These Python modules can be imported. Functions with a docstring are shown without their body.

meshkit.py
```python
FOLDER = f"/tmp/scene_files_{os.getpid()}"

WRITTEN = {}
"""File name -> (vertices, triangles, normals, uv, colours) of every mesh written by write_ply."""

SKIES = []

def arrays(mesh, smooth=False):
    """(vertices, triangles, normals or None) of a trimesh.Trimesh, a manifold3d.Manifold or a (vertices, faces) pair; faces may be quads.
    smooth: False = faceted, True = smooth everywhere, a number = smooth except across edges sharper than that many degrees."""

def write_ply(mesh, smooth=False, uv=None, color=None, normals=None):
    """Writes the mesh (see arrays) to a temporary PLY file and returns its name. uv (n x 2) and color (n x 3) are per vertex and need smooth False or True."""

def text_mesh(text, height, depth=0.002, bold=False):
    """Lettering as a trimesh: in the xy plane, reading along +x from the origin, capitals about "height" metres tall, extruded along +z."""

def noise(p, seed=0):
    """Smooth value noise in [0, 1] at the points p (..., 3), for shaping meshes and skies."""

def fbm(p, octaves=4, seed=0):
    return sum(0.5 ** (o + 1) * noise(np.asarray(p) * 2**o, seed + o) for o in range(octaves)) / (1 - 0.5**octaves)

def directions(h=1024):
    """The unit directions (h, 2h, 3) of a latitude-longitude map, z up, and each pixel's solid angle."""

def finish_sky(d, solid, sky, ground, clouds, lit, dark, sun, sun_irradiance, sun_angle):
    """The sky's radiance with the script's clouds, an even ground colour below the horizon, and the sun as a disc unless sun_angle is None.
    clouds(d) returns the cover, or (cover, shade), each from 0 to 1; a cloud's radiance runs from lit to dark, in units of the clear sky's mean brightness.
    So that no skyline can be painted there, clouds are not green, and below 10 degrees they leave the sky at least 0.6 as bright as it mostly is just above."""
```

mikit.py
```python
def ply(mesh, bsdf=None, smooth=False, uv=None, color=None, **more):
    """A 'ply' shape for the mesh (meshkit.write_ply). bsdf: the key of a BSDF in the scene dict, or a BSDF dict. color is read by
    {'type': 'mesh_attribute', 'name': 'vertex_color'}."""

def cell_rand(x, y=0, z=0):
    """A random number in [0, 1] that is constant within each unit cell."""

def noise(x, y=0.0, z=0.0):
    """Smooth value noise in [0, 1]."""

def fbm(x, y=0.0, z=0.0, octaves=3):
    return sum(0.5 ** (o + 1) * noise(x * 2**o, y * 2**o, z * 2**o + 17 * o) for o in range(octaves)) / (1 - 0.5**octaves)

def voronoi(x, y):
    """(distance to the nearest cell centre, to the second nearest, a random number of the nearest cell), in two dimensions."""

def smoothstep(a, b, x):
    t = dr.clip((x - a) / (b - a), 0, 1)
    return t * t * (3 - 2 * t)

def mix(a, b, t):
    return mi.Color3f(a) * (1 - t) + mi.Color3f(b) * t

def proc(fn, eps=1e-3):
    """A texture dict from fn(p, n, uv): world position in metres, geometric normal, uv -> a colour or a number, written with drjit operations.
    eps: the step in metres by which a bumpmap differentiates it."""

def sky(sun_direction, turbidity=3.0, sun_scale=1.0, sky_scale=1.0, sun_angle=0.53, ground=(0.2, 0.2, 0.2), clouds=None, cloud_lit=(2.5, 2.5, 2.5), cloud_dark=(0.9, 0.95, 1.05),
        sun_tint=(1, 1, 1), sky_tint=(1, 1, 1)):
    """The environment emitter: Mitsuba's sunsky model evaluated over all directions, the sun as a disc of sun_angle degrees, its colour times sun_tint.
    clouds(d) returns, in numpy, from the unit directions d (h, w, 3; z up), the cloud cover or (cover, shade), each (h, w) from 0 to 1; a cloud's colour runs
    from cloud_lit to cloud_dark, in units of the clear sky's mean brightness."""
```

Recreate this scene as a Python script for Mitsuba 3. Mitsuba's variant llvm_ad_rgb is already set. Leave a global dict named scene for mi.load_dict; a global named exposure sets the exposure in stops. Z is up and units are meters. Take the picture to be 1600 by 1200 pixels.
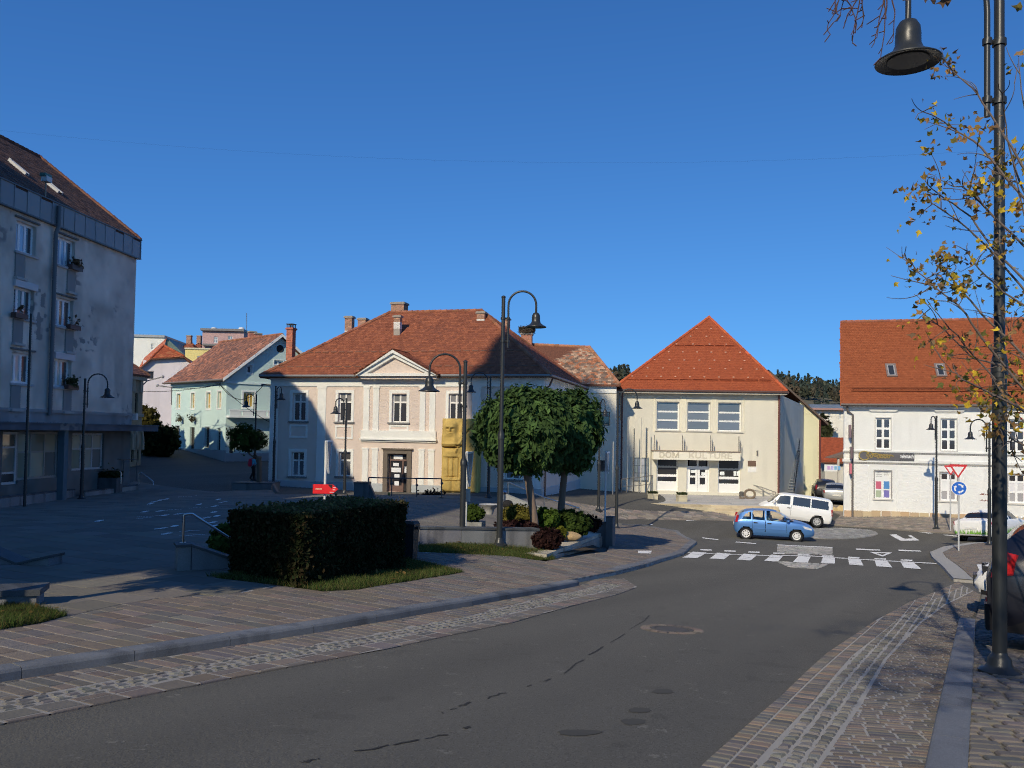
import math, random
import numpy as np
import trimesh
import shapely
from shapely.geometry import Polygon, LineString, Point, box as sbox
from shapely import affinity
from scipy.interpolate import RBFInterpolator
import drjit as dr
import mitsuba as mi
import mikit, meshkit
from mikit import proc, noise, fbm, voronoi, cell_rand, smoothstep, mix

scene, labels = {}, {}
rng = np.random.default_rng(7)
random.seed(7)

# ---------------------------------------------------------------- camera, sky, exposure
FOC, EYE, PITCH, ROLL, PPY = 1300.0, 1.65, math.atan(0.03), 0.017, 640.2     # in pixels of a 1600 x 1200 picture, metres, radians
_F = np.array([0, math.cos(PITCH), math.sin(PITCH)])
_H = np.array([1.0, 0, 0])
_U = np.array([0, -math.sin(PITCH), math.cos(PITCH)])
_R = math.cos(ROLL) * _H + math.sin(ROLL) * _U
_V = -math.sin(ROLL) * _H + math.cos(ROLL) * _U
CAM = np.array([0, 0, EYE])
scene['camera'] = {'type': 'perspective', 'fov': math.degrees(2 * math.atan(800 / FOC)), 'fov_axis': 'x', 'near_clip': 0.1, 'far_clip': 6000.0,
                   'principal_point_offset_y': -(PPY - 600) / 1200.0,
                   'to_world': mi.ScalarTransform4f().look_at(origin=CAM.tolist(), target=(CAM + _F).tolist(), up=_V.tolist())}
SUN_AZ, SUN_EL = math.radians(25.0), math.radians(29.5)                          # from straight behind the camera towards the left; above the horizon
SUN = np.array([-math.sin(SUN_AZ) * math.cos(SUN_EL), -math.cos(SUN_AZ) * math.cos(SUN_EL), math.sin(SUN_EL)])
scene['sky'] = mikit.sky(SUN.tolist(), turbidity=2.6, sky_tint=(0.40, 0.87, 1.52), sun_tint=(0.96, 1.06, 1.19))
exposure = 1.43


def ray(px, py):
    d = _F + (px - 800) / FOC * _R + (PPY - py) / FOC * _V
    return d / d[1]


def P(px, py, d):
    """The point seen at a pixel of the photograph, d metres ahead."""
    return CAM + ray(px, py) * d


# ---------------------------------------------------------------- the lie of the land
_anch = [(0, 0, 0.0), (-7, 0, 0.05), (8, 0, -.1), (0, -20, 1.2), (-25, -15, .6), (25, -20, .6), (-25, 8, -.5)]
for px, py, d in [(700, 1150, 5.6), (1562, 1075, 7.5), (0, 1065, 7.0), (560, 985, 9.8), (904, 918, 15.6), (1050, 984, 10.9), (1075, 868, 28.3), (1430, 887, 24.6),
                  (1210, 846, 38), (1290, 825, 47), (1463, 828, 45), (1545, 855, 36), (1499, 863, 33), (1400, 805, 50), (1000, 818, 42), (1100, 799, 46.5), (963, 826, 38),
                  (780, 858, 20.2), (470, 915, 12.9), (150, 895, 14.6), (625, 880, 16.6), (127, 781, 37), (38, 795, 31), (421, 759, 47), (640, 769, 45.5), (850, 776, 43),
                  (365, 722, 62), (230, 693, 75), (300, 745, 50), (720, 800, 32), (850, 874, 20.0), (950, 862, 25.5), (1085, 848, 34), (300, 700, 68), (1300, 785, 60)]:
    p = P(px, py, d)
    _anch.append((p[0], p[1], p[2]))
_anch += [(40, 20, -1.6), (45, 50, -2.9), (30, 80, -2.6), (-40, 30, -1.0), (-60, 60, .2), (0, 80, -1.2), (15, 90, -2), (-30, 100, 2.0), (-20, 80, .5), (60, 0, -1), (-60, 0, 0)]
_anch = np.array(_anch)
_rbf = RBFInterpolator(_anch[:, :2], _anch[:, 2], kernel='thin_plate_spline', smoothing=0.6)


def hh(xy):
    xy = np.atleast_2d(np.asarray(xy, float))[:, :2]
    c = np.clip(xy, [-60, -25], [60, 105])
    return _rbf(c)


def h(x, y):
    return float(hh([[x, y]])[0])


def G(px, py, up=0.0):
    """The point of the ground (raised by up) seen at a pixel of the photograph."""
    r = ray(px, py)
    ts = np.concatenate([np.arange(2, 60, .4), np.arange(60, 200, 2)])
    pts = CAM + r * ts[:, None]
    f = pts[:, 2] - hh(pts) - up
    k = np.argmax(f < 0)
    if f[k] >= 0:
        k = len(ts) - 1
    a, b = ts[k - 1], ts[k]
    for _ in range(22):
        m = (a + b) / 2
        q = CAM + r * m
        if q[2] - h(q[0], q[1]) - up > 0:
            a = m
        else:
            b = m
    return CAM + r * a


def GP(pts, up=0.0):
    return [tuple(G(x, y, up)[:2]) for x, y in pts]
# ---------------------------------------------------------------- helpers
def noise(x, y=0.0, z=0.0):
    """Value noise like mikit's, with fewer operations."""
    p = [mi.Float(x), mi.Float(y), mi.Float(z)]
    i = [dr.floor(v) for v in p]
    t = [(v - a) * (v - a) * (3 - 2 * (v - a)) for v, a in zip(p, i)]
    a = [mi.UInt32(mi.Int32(v)) * k for v, k in zip(i, (374761393, 668265263, 2147483647))]
    b = [u + k for u, k in zip(a, (374761393, 668265263, 2147483647))]

    def g(u, v, w):
        q = u + v + w
        q = (q ^ (q >> 13)) * 1274126177
        return mi.Float((q ^ (q >> 16)) & 0xFFFF) * (1 / 65535)

    def row(v, w):
        return dr.lerp(g(a[0], v, w), g(b[0], v, w), t[0])
    return dr.lerp(dr.lerp(row(a[1], a[2]), row(b[1], a[2]), t[1]), dr.lerp(row(a[1], b[2]), row(b[1], b[2]), t[1]), t[2])


def fbm(x, y=0.0, z=0.0, octaves=3):
    return sum(0.5 ** (o + 1) * noise(x * 2**o, y * 2**o, z * 2**o + 17 * o) for o in range(octaves)) / (1 - 0.5**octaves)



def arr(*a):
    return np.array(a, float)


def unit(v):
    v = np.asarray(v, float)
    return v / np.linalg.norm(v)


class MB:
    """Collects boxes, tubes, lathes and sheets; becomes one mesh with a colour per vertex."""

    def __init__(self, col=(.5, .5, .5)):
        self.v, self.f, self.c, self.n, self.col = [], [], [], 0, col

    def mesh(self, v, f, col=None):
        v, f = np.asarray(v, float), np.asarray(f, int)
        if f.shape[1] == 4:
            f = np.vstack([f[:, [0, 1, 2]], f[:, [0, 2, 3]]])
        self.v.append(v)
        self.f.append(f + self.n)
        col = np.asarray(self.col if col is None else col, float)
        self.c.append(np.broadcast_to(col, v.shape).copy())
        self.n += len(v)
        return self

    def tm(self, m, col=None):
        return self.mesh(m.vertices, m.faces, col)

    def hexa(self, p, col=None):
        """Eight corners: bottom ring 0-3, top ring 4-7."""
        return self.mesh(p, [[3, 2, 1, 0], [4, 5, 6, 7], [0, 1, 5, 4], [1, 2, 6, 5], [2, 3, 7, 6], [3, 0, 4, 7]], col)

    def box(self, lo, hi, col=None, M=None):
        (x0, y0, z0), (x1, y1, z1) = lo, hi
        p = np.array([[x0, y0, z0], [x1, y0, z0], [x1, y1, z0], [x0, y1, z0], [x0, y0, z1], [x1, y0, z1], [x1, y1, z1], [x0, y1, z1]], float)
        if M is not None:
            p = p @ M[:3, :3].T + M[:3, 3]
        return self.hexa(p, col)

    def prism(self, poly, vec, col=None):
        """A flat polygon (n x 3) swept along vec (convex or nearly: fanned)."""
        poly = np.asarray(poly, float)
        n = len(poly)
        v = np.vstack([poly, poly + np.asarray(vec, float)])
        f = [[0, i + 1, i] for i in range(1, n - 1)] + [[n, n + i, n + i + 1] for i in range(1, n - 1)]
        for i in range(n):
            j = (i + 1) % n
            f += [[i, j, n + j], [i, n + j, n + i]]
        return self.mesh(v, f, col)

    def tube(self, pts, r, seg=8, col=None, caps=True):
        pts = np.asarray(pts, float)
        r = np.broadcast_to(np.asarray(r, float), (len(pts),))
        t = np.gradient(pts, axis=0)
        t /= np.linalg.norm(t, axis=1, keepdims=True) + 1e-12
        a = np.cross(t[0], [0, 0, 1] if abs(t[0][2]) < .9 else [1, 0, 0])
        a /= np.linalg.norm(a)
        vs, ang = [], np.arange(seg) * 2 * np.pi / seg
        for p, ti, ri in zip(pts, t, r):
            a = a - ti * (a @ ti)
            a /= np.linalg.norm(a) + 1e-12
            b = np.cross(ti, a)
            vs.append(p + ri * (np.cos(ang)[:, None] * a + np.sin(ang)[:, None] * b))
        n = len(pts)
        f = []
        for i in range(n - 1):
            for k in range(seg):
                j = (k + 1) % seg
                f += [[i * seg + k, i * seg + j, (i + 1) * seg + j], [i * seg + k, (i + 1) * seg + j, (i + 1) * seg + k]]
        v = np.vstack(vs)
        if caps:
            v = np.vstack([v, pts[0], pts[-1]])
            for k in range(seg):
                j = (k + 1) % seg
                f += [[n * seg, j, k], [n * seg + 1, (n - 1) * seg + k, (n - 1) * seg + j]]
        return self.mesh(v, f, col)

    def lathe(self, prof, at=(0, 0, 0), seg=20, col=None, axis=None):
        """Profile of (radius, height) turned about the vertical through at (or about axis)."""
        prof = np.asarray(prof, float)
        ang = np.arange(seg) * 2 * np.pi / seg
        n = len(prof)
        v = np.stack([np.outer(prof[:, 0], np.cos(ang)), np.outer(prof[:, 0], np.sin(ang)), np.repeat(prof[:, 1:2], seg, 1)], -1).reshape(-1, 3)
        f = []
        for i in range(n - 1):
            for k in range(seg):
                j = (k + 1) % seg
                f += [[i * seg + k, i * seg + j, (i + 1) * seg + j], [i * seg + k, (i + 1) * seg + j, (i + 1) * seg + k]]
        if axis is not None:
            z = unit(axis)
            x = unit(np.cross(z, [0, 0, 1] if abs(z[2]) < .9 else [1, 0, 0]))
            v = v @ np.stack([x, np.cross(z, x), z])
        return self.mesh(v + np.asarray(at, float), f, col)

    def done(self):
        return np.vstack(self.v), np.vstack(self.f), np.vstack(self.c)


def add(key, mb, bsdf='matte', smooth=False):
    """One entry of the scene. smooth: False, True or an angle in degrees (vertices are split first, so that colours stay)."""
    v, f, c = mb.done()
    if smooth is not False and smooth is not True:
        idx = np.arange(len(v))
        m = trimesh.Trimesh(v, f, process=False)
        fn = m.face_normals
        # split by clustering corner normals
        key_ = np.round(v, 5)
        _, weld = np.unique(key_, axis=0, return_inverse=True)
        weld = weld.ravel()
        cosl = math.cos(math.radians(smooth))
        corners = weld[f]
        order = {}
        nv, nc, nf, nn = [], [], np.zeros_like(f), []
        area = m.area_faces
        for fi in range(len(f)):
            for k in range(3):
                lst = order.setdefault(corners[fi, k], [])
                for e in lst:
                    if nn[e] @ fn[fi] > cosl * np.linalg.norm(nn[e]):
                        nn[e] = nn[e] + fn[fi] * area[fi]
                        nf[fi, k] = e
                        break
                else:
                    e = len(nv)
                    nv.append(v[f[fi, k]]); nc.append(c[f[fi, k]]); nn.append(fn[fi] * (area[fi] + 1e-9)); lst.append(e)
                    nf[fi, k] = e
        v, f, c, smooth = np.array(nv), nf, np.array(nc), True
    c = np.clip(c, 0, 1)
    scene[key] = mikit.ply((v, f), bsdf, smooth=smooth, uv=np.column_stack([np.round(c[:, 0] * 999) + .05 + .9 * c[:, 1], c[:, 2]]))     # the piece's colour travels in its uv
    return key


_taken = {}


def name(base):
    n = _taken.get(base, 0)
    _taken[base] = n + 1
    return base if n == 0 else f'{base}_{n:03d}'


def lab(key, label, cat=None, group=None, kind=None):
    d = labels.setdefault(key, {})
    if label: d['label'] = label
    if cat: d['category'] = cat
    if group: d['group'] = group
    if kind: d['kind'] = kind
    return key


def jit(col, a, r=rng):
    return tuple(np.clip(np.asarray(col) * (1 + r.uniform(-a, a)) * (1 + r.uniform(-a, a, 3) * .25), 0, 1))


def rot(a):
    c, s = math.cos(a), math.sin(a)
    return np.array([[c, -s, 0], [s, c, 0], [0, 0, 1.0]])


def frame(o, a=0.0):
    M = np.eye(4)
    M[:3, :3] = rot(a)
    M[:3, 3] = o
    return M


def grid_clip(poly, cell):
    """Triangles covering a polygon of the plan: whole cells inside, clipped ones along the edge."""
    x0, y0, x1, y1 = poly.bounds
    xs, ys = np.arange(math.floor(x0 / cell), math.ceil(x1 / cell) + 1) * cell, np.arange(math.floor(y0 / cell), math.ceil(y1 / cell) + 1) * cell
    X, Y = np.meshgrid(xs[:-1], ys[:-1])
    cells = shapely.box(X.ravel(), Y.ravel(), X.ravel() + cell, Y.ravel() + cell)
    shapely.prepare(poly)
    inside, touch = shapely.contains_properly(poly, cells), shapely.intersects(poly, cells)
    V, F, n = [], [], 0
    for c, i, t in zip(cells, inside, touch):
        if i:
            a = np.array(c.exterior.coords)[:4]
            a = a if Polygon(a).exterior.is_ccw else a[::-1]
            V.append(a); F.append(np.array([[0, 1, 2], [0, 2, 3]]) + n); n += 4
        elif t:
            g = c.intersection(poly)
            for q in getattr(g, 'geoms', [g]):
                if q.geom_type == 'Polygon' and q.area > 1e-6:
                    v, f = trimesh.creation.triangulate_polygon(q, engine='earcut')
                    v = np.asarray(v)[:, :2]
                    f = np.asarray(f)
                    e = (v[f[:, 1], 0] - v[f[:, 0], 0]) * (v[f[:, 2], 1] - v[f[:, 0], 1]) - (v[f[:, 1], 1] - v[f[:, 0], 1]) * (v[f[:, 2], 0] - v[f[:, 0], 0])
                    f = np.where((e < 0)[:, None], f[:, ::-1], f)
                    V.append(v); F.append(f + n); n += len(v)
    v, f = np.vstack(V), np.vstack(F)
    u, inv = np.unique(np.round(v, 5), axis=0, return_inverse=True)
    return u, inv.ravel()[f]


def sheet(mb, poly, off=0.0, cell=1.0, col=None, skirt=0.0):
    """Lays a polygon of the plan on the land, off metres above it; skirt: a rim hanging down from its edge."""
    for g in getattr(poly, 'geoms', [poly]):
        v, f = grid_clip(g, cell)
        z = hh(v) + off
        mb.mesh(np.column_stack([v, z]), f, col)
        if skirt:
            for ringc in [g.exterior, *g.interiors]:
                r = np.array(ringc.segmentize(cell).coords)[:, :2]
                z = hh(r) + off
                n = len(r)
                top, bot = np.column_stack([r, z]), np.column_stack([r, z - skirt])
                mb.mesh(np.vstack([top, bot]), [[i, i + 1, n + i + 1, n + i] for i in range(n - 1)], col)
    return mb


def strip(line, w, side=0):
    """A band along a line of the plan: side 0 centred, +1 to its left, -1 to its right."""
    l = LineString(line)
    if side == 0:
        return l.buffer(w / 2, cap_style=2, join_style=2)
    return l.buffer(w * side, single_sided=True, cap_style=2, join_style=2)


# ---------------------------------------------------------------- materials
def bs(key, d):
    scene[key] = d


def tint(uv):
    a = dr.floor(uv.x)
    return mi.Color3f(a / 999, dr.clip((uv.x - a - .05) / .9, 0, 1), uv.y)


VC = proc(lambda p, n, uv: tint(uv))


def princ(col, rough, spec=.3, metal=0.0, **k):
    col = {'type': 'rgb', 'value': list(col)} if isinstance(col, (tuple, list)) else col
    return {'type': 'principled', 'base_color': col, 'roughness': rough, 'specular': spec, 'metallic': metal, **k}


def two(d):
    return {'type': 'twosided', 'bsdf': d}


bs('matte', two(princ(VC, .85, .2)))
bs('satin', two(princ(VC, .42, .4)))
bs('metal_dark', two(princ(VC, .38, .5)))
bs('steel', two(princ(VC, .22, .5, 1.0)))
bs('paint', two(princ(VC, .28, .6, .0, clearcoat=1.0, clearcoat_gloss=.93)))
bs('paint_flake', two(princ(VC, .32, .5, .45, clearcoat=1.0, clearcoat_gloss=.93)))
bs('dark_glass', two(princ((.012, .014, .017), .04, .9)))
bs('sky_glass', two(princ((.03, .035, .045), .03, 1.0, 0.0, clearcoat=1.0, clearcoat_gloss=.98)))
bs('glass', {'type': 'thindielectric', 'int_ior': 1.5})
bs('leaf', {'type': 'principledthin', 'base_color': VC, 'roughness': .55, 'diff_trans': .7, 'spec_trans': 0.0, 'eta': 1.4})


def _grain(p, n, uv):
    return fbm(p.x * 60, p.y * 60, p.z * 60, 3) * .004 + noise(p.x * 9, p.y * 9, p.z * 9) * .006


def _rough_stone(p, n, uv):
    return fbm(p.x * 25, p.y * 25, p.z * 25, 3) * .012


bs('paver', {'type': 'bumpmap', 'arbitrary': proc(_grain, 4e-3), 'scale': 1.0, 'bsdf': two(princ(VC, .8, .25))})
bs('hewn', {'type': 'bumpmap', 'arbitrary': proc(_rough_stone, 6e-3), 'scale': 1.0, 'bsdf': two(princ(VC, .9, .2))})


def _asphalt(p, n, uv):
    big = fbm(p.x * .35, p.y * .35, 1.0, 4)
    along = p.x * .53 + p.y * .85
    across = p.x * .85 - p.y * .53
    wear = fbm(across * 1.3, along * .06, 4.0, 3)
    g = noise(p.x * 140, p.y * 140, 0.0)
    g2 = noise(p.x * 55, p.y * 55, 2.0)
    v = .088 + .016 * (big - .5) + .028 * (wear - .5) + .085 * (g - .5) * g2
    spots = smoothstep(.80, .86, noise(p.x * 5.3, p.y * 5.3, 9.0)) * smoothstep(.5, .7, noise(p.x * .9, p.y * .9, 3.0))
    v = v * (1 - .12 * spots)
    lite = smoothstep(.955, .99, cell_rand(p.x * 9, p.y * 9, 0.0)) * smoothstep(.5, .9, noise(p.x * 40, p.y * 40, 7.0))
    v = v + .05 * lite
    return mi.Color3f(v * 1.0, v * .965, v * .85)


def _asphalt_bump(p, n, uv):
    return noise(p.x * 110, p.y * 110, 0.0) * .003 + noise(p.x * 45, p.y * 45, 1.0) * .003


bs('asphalt', {'type': 'bumpmap', 'arbitrary': proc(_asphalt_bump, 3e-3), 'scale': 1.0, 'bsdf': two(princ(proc(_asphalt), .85, .3))})


def _granite(p, n, uv):
    sp = noise(p.x * 170, p.y * 170, p.z * 170)
    bl = fbm(p.x * 1.6, p.y * 1.6, p.z * 1.6, 4)
    v = .17 + .09 * (sp - .5) + .12 * (bl - .5)
    return mi.Color3f(v * .97, v, v * 1.02)


bs('granite', two(princ(proc(_granite), .6, .3)))


def _slab(p, n, uv):
    bl = fbm(p.x * .9, p.y * .9, 0.0, 4)
    sp = noise(p.x * 120, p.y * 120, 0.0)
    st = smoothstep(.62, .8, fbm(p.x * 2.7, p.y * 2.7, 5.0, 3))
    v = .105 + .05 * (bl - .5) + .03 * (sp - .5) - .02 * st
    return mi.Color3f(v * 1.06, v, v * .90)


bs('slab', two(princ(proc(_slab), .55, .35)))


def stucco(key, dirt=.25, streak=.3, scale=1.0, patch=0.0):
    def fn(p, n, uv):
        big = fbm(p.x * .5 * scale, p.y * .5 * scale, p.z * .5 * scale, 3)
        runs = fbm((p.x + p.y * .4) * 3.2, p.z * .22, 3.0, 2)
        fine = noise(p.x * 30, p.y * 30, p.z * 30)
        k = 1 + dirt * (big - .5) * 1.6 - streak * smoothstep(.52, .85, runs) * smoothstep(.3, .7, big) + .08 * (fine - .5)
        c = tint(uv) * dr.clip(k, .2, 1.6)
        if patch:
            m = smoothstep(.60, .70, fbm(p.x * .8 + 3, p.y * .8, p.z * 1.1, 4)) * smoothstep(.40, .6, noise(p.x * 5, p.y * 5, p.z * 5)) * patch
            c = mix(c, (.22, .22, .215), m)
        return c
    bs(key, two(princ(proc(fn), .9, .15)))


stucco('stucco', .10, .09)
stucco('stucco_worn', .55, .35, 2.2, .9)
stucco('stone', .40, .45, 3.0)
GREY_W, PINK_W, WHITE_W, CREAM_W = (.60, .545, .47), (.66, .56, .49), (.75, .75, .71), (.70, .665, .555)
MINT_W, LILAC_W, OCHRE_W, SAND_S, CONC = (.50, .64, .60), (.66, .61, .63), (.40, .34, .22), (.52, .365, .115), (.34, .345, .34)


def _terrain(p, n, uv):
    g = fbm(p.x * .08, p.y * .08, 0.0, 4)
    return mix((.05, .07, .025), (.11, .10, .05), g)


bs('terrain', two(princ(proc(_terrain), .95, .1)))


def leafy(n, pts, nrm, size, cols, r, aspect=1.9, droop=.35, jitter=.5):
    """Leaf blades (bent quads, two triangles each) at points, facing roughly along nrm. Returns v, f, c."""
    nrm = nrm + r.normal(0, jitter, nrm.shape)
    nrm /= np.linalg.norm(nrm, axis=1, keepdims=True)
    down = np.tile([0, 0, -1.0], (n, 1)) * droop + r.normal(0, .6, (n, 3))
    t = down - nrm * (down * nrm).sum(1, keepdims=True)
    t /= np.linalg.norm(t, axis=1, keepdims=True) + 1e-9
    b = np.cross(nrm, t)
    s = size * r.uniform(.65, 1.25, (n, 1))
    L, W = t * s * aspect * .5, b * s * .5
    mid = pts + nrm * s * .10
    v = np.stack([pts - L, mid + W, pts + L, mid - W], 1).reshape(-1, 3)
    i = np.arange(n)[:, None] * 4
    f = np.vstack([i + [0, 1, 2], i + [0, 2, 3]])
    c = np.repeat(np.asarray(cols), 4, 0)
    return v, f, c


def clump_crown(center, rad, nclump, nleaf, size, base, r, spread=.28, shell=.55, bright=(1.7, 1.6, 1.0), aspect=1.9, droop=.35):
    """A crown of leaf clumps through an ellipsoid, denser towards its outside."""
    d = r.normal(size=(nclump, 3)); d /= np.linalg.norm(d, axis=1, keepdims=True)
    q = r.uniform(shell ** 3, 1, (nclump, 1)) ** (1 / 3)
    bump = .86 + .28 * meshkit.noise(d * 2.6 + 11)[:, None]
    cc = d * q * bump
    tone = r.uniform(.65, 1.25, nclump)
    k = np.repeat(np.arange(nclump), nleaf)
    off = r.normal(0, spread, (len(k), 3)) / np.asarray(rad) * np.mean(rad) * .5
    loc = cc[k] + off
    lit = np.clip(r.normal(.35, .35, (len(k), 1)), 0, 1)
    col = np.asarray(base) * tone[k][:, None] * (1 + lit * (np.asarray(bright) - 1))
    nr = loc / (np.linalg.norm(loc, axis=1, keepdims=True) + 1e-9)
    nr[:, 2] += .35
    return leafy(len(k), np.asarray(center) + loc * np.asarray(rad), nr, size, np.clip(col, 0, 1), r, aspect, droop)
# ---------------------------------------------------------------- the ground
def structure(key):
    lab(key, None, kind='structure')
    return key


# land to the horizon: the same slopes near by, levelling out far away
def build_terrain():
    xs = np.concatenate([-np.geomspace(2500, 70, 14), np.linspace(-60, 60, 31), np.geomspace(70, 2500, 14)])
    ys = np.concatenate([-np.geomspace(2500, 30, 10), np.linspace(-25, 105, 34), np.geomspace(115, 3000, 16)])
    X, Y = np.meshgrid(xs, ys)
    p = np.column_stack([X.ravel(), Y.ravel()])
    z = hh(p) - .35
    far = np.clip((np.hypot(np.maximum(np.abs(p[:, 0]) - 60, 0), np.maximum(np.maximum(p[:, 1] - 105, -25 - p[:, 1]), 0))) / 150, 0, 1)
    z = z * (1 - far) + far * -3.0
    nx, ny = len(xs), len(ys)
    f = [[j * nx + i, j * nx + i + 1, (j + 1) * nx + i + 1, (j + 1) * nx + i] for j in range(ny - 1) for i in range(nx - 1)]
    add(structure('ground'), MB().mesh(np.column_stack([p, z]), f), 'terrain', True)


build_terrain()

W = lambda pts, up=0.0: GP(pts, up)
road_poly = sbox(-44, -20, 58, 100)
add(structure('road'), sheet(MB(), road_poly, 0.0, 1.0), 'asphalt', True)


def piece(mb, q, z0, z1, col, bevel=.006, warp=0.0, r=rng):
    """One stone: its outline q (n x 2) standing from z0 to z1 above the land, its top edge bevelled."""
    q = np.asarray(q, float)
    c = q.mean(0)
    hz = hh(q)
    k = len(q)
    d = np.linalg.norm(q - c, axis=1, keepdims=True)
    t = c + (q - c) * np.maximum(1 - bevel / np.maximum(d, .01) * 1.4, .5)
    up = z1 + (r.uniform(-warp, warp, k) if warp else 0)
    mid = np.column_stack([q, hz + z1 - bevel])
    top = np.column_stack([t, hz + up])
    bot = np.column_stack([q, hz + z0])
    v = np.vstack([bot, mid, top])
    f = []
    for i in range(k):
        j = (i + 1) % k
        f += [[i, j, k + j], [i, k + j, k + i], [k + i, k + j, 2 * k + j], [k + i, 2 * k + j, 2 * k + i]]
    f += [[2 * k, 2 * k + i, 2 * k + i + 1] for i in range(1, k - 1)]
    mb.mesh(v, f, col)


def lay(poly, direction, row, lens, joint, r, stagger=.5, wob=0.0):
    """Outlines of stones laid in rows along direction over a polygon of the plan."""
    d = unit(np.append(direction, 0))[:2]
    e = np.array([-d[1], d[0]])
    c = np.array(poly.exterior.coords)
    o = c.mean(0)
    a, b = (c - o) @ d, (c - o) @ e
    out = []
    y = b.min() - row
    while y < b.max() + row:
        x = a.min() - r.uniform(0, 1) * lens[1] - lens[1]
        while x < a.max() + lens[1]:
            L = r.uniform(*lens)
            q = np.array([[x + joint / 2, y + joint / 2], [x + L - joint / 2, y + joint / 2], [x + L - joint / 2, y + row - joint / 2], [x + joint / 2, y + row - joint / 2]])
            if wob:
                q = q + r.uniform(-wob, wob, q.shape)
            out.append(o + q[:, :1] * d + q[:, 1:] * e)
            x += L
        y += row
    polys = shapely.polygons(np.array(out))
    shapely.prepare(poly)
    ins, tch = shapely.contains_properly(poly, polys), shapely.intersects(poly, polys)
    res = []
    for q, p, i, t in zip(out, polys, ins, tch):
        if i:
            res.append(q)
        elif t:
            g = p.intersection(poly)
            for s in getattr(g, 'geoms', [g]):
                if s.geom_type == 'Polygon' and s.area > .12 * p.area:
                    s = shapely.convex_hull(s)
                    res.append(np.array(s.exterior.coords)[:-1] if s.exterior.is_ccw else np.array(s.exterior.coords)[:-1][::-1])
    return res


def seen(q):
    c = np.asarray(q).mean(0)
    return c[1] > 3 and abs(c[0]) < .66 * c[1] + .3


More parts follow.
